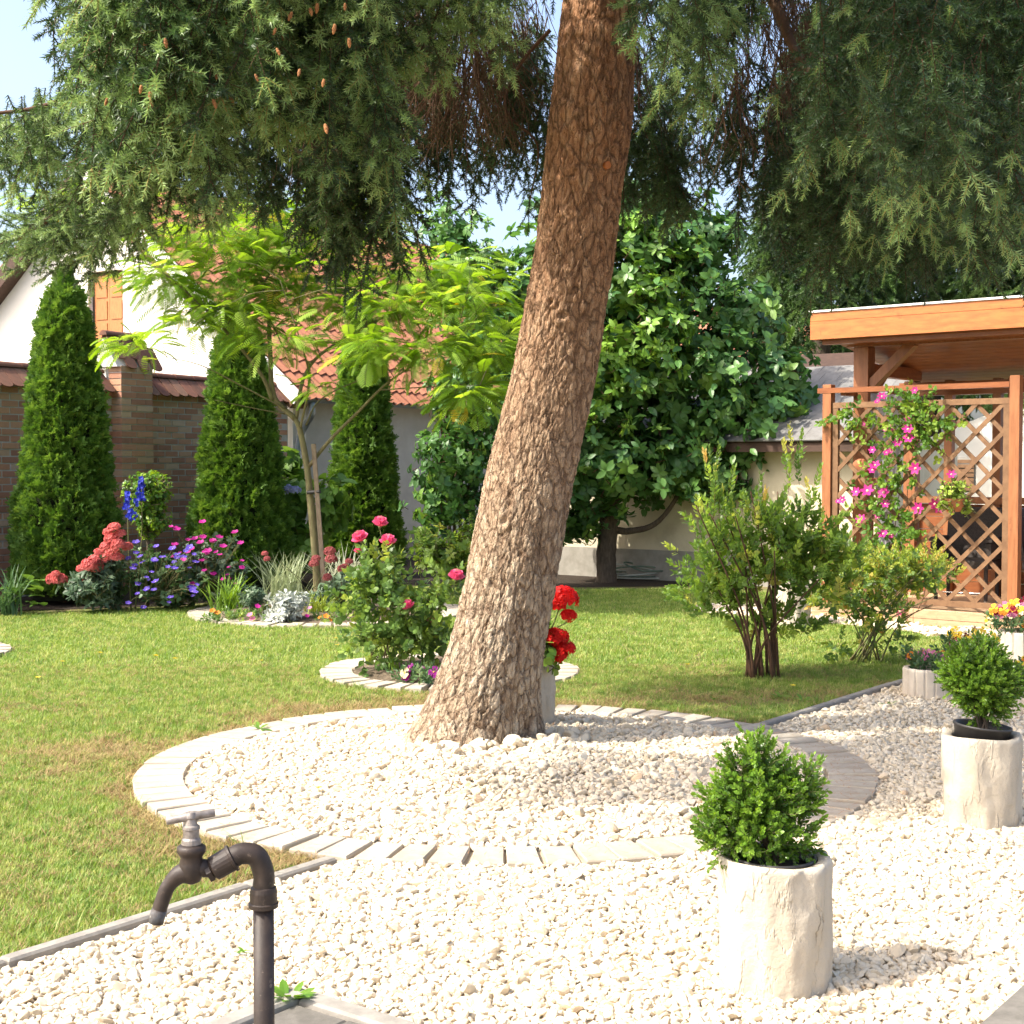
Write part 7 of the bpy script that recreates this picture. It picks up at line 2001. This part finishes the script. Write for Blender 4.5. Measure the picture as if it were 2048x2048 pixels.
crown('foliage', cov, [pe(450, 1238, 14.0, 50, 10, 0.3, 1.0), pe(520, 1245, 13.95, 40, 8, 0.25, 0.5), pe(660, 1244, 14.0, 50, 10, 0.3, 1.0), pe(500, 1228, 14.4, 60, 10, 0.4, 0.7)], 170, LEAFP, [MT['rose_leaf'], MT['rose_leaf'], MT['green_stem']], (0.6, 1.0), 0.6, 0.8, 0.4, 0.2)
pk = five([MT['pansy_pink'], MT['eye_yellow']]); orr = five([MT['pansy_orange'], MT['pansy_wine']])
for px, py, m_ in ((515, 1213, mgt), (620, 1216, pk), (614, 1232, mgt), (640, 1235, orr), (652, 1233, orr), (425, 1222, orr), (435, 1226, orr), (500, 1230, pk), (660, 1240, orr), (645, 1243, pk), (505, 1238, pk)):
    obj('flower', m_, cov, P(px, py, 13.85), tuple(frames(np.array([[random.uniform(-0.4, 0.4), -0.6, 0.8]]))[0]), (random.uniform(0.024, 0.036),) * 3)
# ---- weeds, dandelions and fallen bits
dand = five([MT['yellow'], MT['yellow']], 0.2)
for px, py in ((312, 1324), (350, 1330), (503, 1313), (523, 1334), (672, 1288), (674, 1302), (125, 1336), (76, 1369), (1376, 1342), (1586, 1386), (638, 1597), (200, 1318)):
    p = G(px, py)
    rt = empty('dandelion', p, 'small yellow dandelion flower ' + ('on the ring gravel' if py == 1597 else 'open in the short lawn'), 'flower', 'dandelions in the lawn' if py != 1597 else None)
    obj('flower', dand, rt, p + Vector((0, 0, 0.05)), (random.uniform(-0.5, 0.1), 0, 0), (0.022,) * 3)
    mobj('stem', tube([p, p + Vector((0, 0, 0.05))], 0.002, 4), MT['green_stem'], rt)
WL = leaf(0.11, 0.035, 0.1, 0.3, 0, 0.6); wl_m = mkmesh('leaf', WL[0], WL[1], MT['weed'])
for (px, py, n, s, lab) in ((585, 2003, 16, 0.8, 'small green weed sprouting at the corner of the tap paving'), (520, 1460, 7, 0.8, 'broad-leaved weed growing over the back of the paver ring'), (480, 1904, 4, 0.45, 'tiny seedling in the gravel beside the standpipe'), (638, 1475, 5, 0.4, 'tiny seedling in the ring gravel'), (1778, 1408, 6, 0.5, 'weed sprig in the gravel by the lawn tip'), (1560, 1395, 7, 0.7, 'broad-leaved weed in the dry lawn under the shrub'), (1610, 1402, 7, 0.7, 'broad-leaved weed near the edging'), (1430, 1400, 6, 0.6, 'plantain weed in the dry lawn behind the ring')):
    p = G(px, py, 0.02); rt = empty('weed', p, lab, 'weed')
    for k in range(n):
        a = 2.4 * k
        obj('leaf', wl_m, rt, p + Vector((random.uniform(-.02, .02), random.uniform(-.02, .02), 0)), tuple(frames(np.array([[math.cos(a), math.sin(a), random.uniform(0.3, 1.0)]]), np.array([math.pi]))[0]), (s * random.uniform(0.6, 1.1),) * 3)
# brown fallen needles on the pavers and gravel
nd = [([(0, -0.0011, 0), (0.032, 0.0, 0.003), (0, 0.0011, 0)], [(0, 1, 2)]), ([(0, -0.0013, 0), (0.02, 0.004, 0.002), (0.045, 0, 0.004), (0.02, 0.0015, 0.002)], [(0, 1, 2, 3)])]
a = np.concatenate([rng.normal(-0.35, 0.55, 700), rng.uniform(0, 6.28, 500)]); r = RR - rng.uniform(-0.03, PAV + 0.05, 1200)
x, y = RC.x + r * np.cos(a), RC.y + r * np.sin(a)
o = scatter('fallen_needles', nd, MT['cone'], np.stack([x, y, np.full(1200, 0.044)], 1), np.stack([np.zeros(1200), np.zeros(1200), rng.uniform(0, 6.28, 1200)], 1), rng.uniform(0.6, 1.5, 1200))
tag(o, 'brown fallen spruce needles strewn over the ring pavers', 'needles', kind='stuff')
n = 900
a = rng.uniform(0, 6.28, n); r = (RR - PAV) * np.sqrt(rng.random(n))
o = scatter('twig_litter', nd, [MT['cone']], np.stack([RC.x + r * np.cos(a), RC.y + r * np.sin(a), np.full(n, 0.040)], 1), np.stack([rng.uniform(-0.3, 0.3, n), rng.uniform(-0.3, 0.3, n), rng.uniform(0, 6.28, n)], 1), rng.uniform(0.6, 1.8, n))
tag(o, 'brown twig and needle litter on the gravel inside the ring', 'litter', kind='stuff')
# ---- conifers behind the gazebo
FARB = [branchlet(s + 300, L=0.9, nside=10, nl=0.05, w=0.016) for s in range(4)]
def far_conifer(px, Y, pyt, pyb, rx, n, label, mats):
    b = P(px, 1100, Y); b.z = 0
    root = empty('weeping_conifer', b, label, 'tree', 'conifers behind the gazebo')
    mobj('trunk', tube([b, b + Vector((0, 0, P(px, pyt, Y).z))], [0.22, 0.05], 10), MT['bark_grey'], root)
    pos = []; D = []
    z1, z0 = P(px, pyt, Y).z, P(px, pyb, Y).z
    for k in range(n):
        t = random.random() ** 0.8; a = random.uniform(0, 6.28); R = rx * Y / FPX * (0.25 + 0.75 * (1 - t)) * random.uniform(0.5, 1.0)
        pos.append((b.x + R * math.cos(a), Y + R * math.sin(a), z0 + (z1 - z0) * t + 0.5)); D.append((-math.cos(a) * 0.25 + random.gauss(0, 0.12), -math.sin(a) * 0.25, 1.0))
    scatter('crown', FARB, mats, np.array(pos), frames(np.array(D), rng.uniform(0, 6.28, n)), rng.uniform(0.8, 1.5, n), parent=root)
fm = [MT['needle_far'], MT['needle_far'], MT['twig']]; dm = [MT['needle'], MT['needle_far'], MT['twig']]
far_conifer(1640, 24, 60, 760, 150, 420, 'drooping dark conifer rising between the leafy tree and the gazebo', dm)
far_conifer(1860, 26, -60, 800, 210, 620, 'sunlit weeping conifer directly behind the gazebo roof', fm)
far_conifer(2060, 24, -60, 800, 170, 420, 'weeping conifer behind the far corner of the gazebo roof', fm)
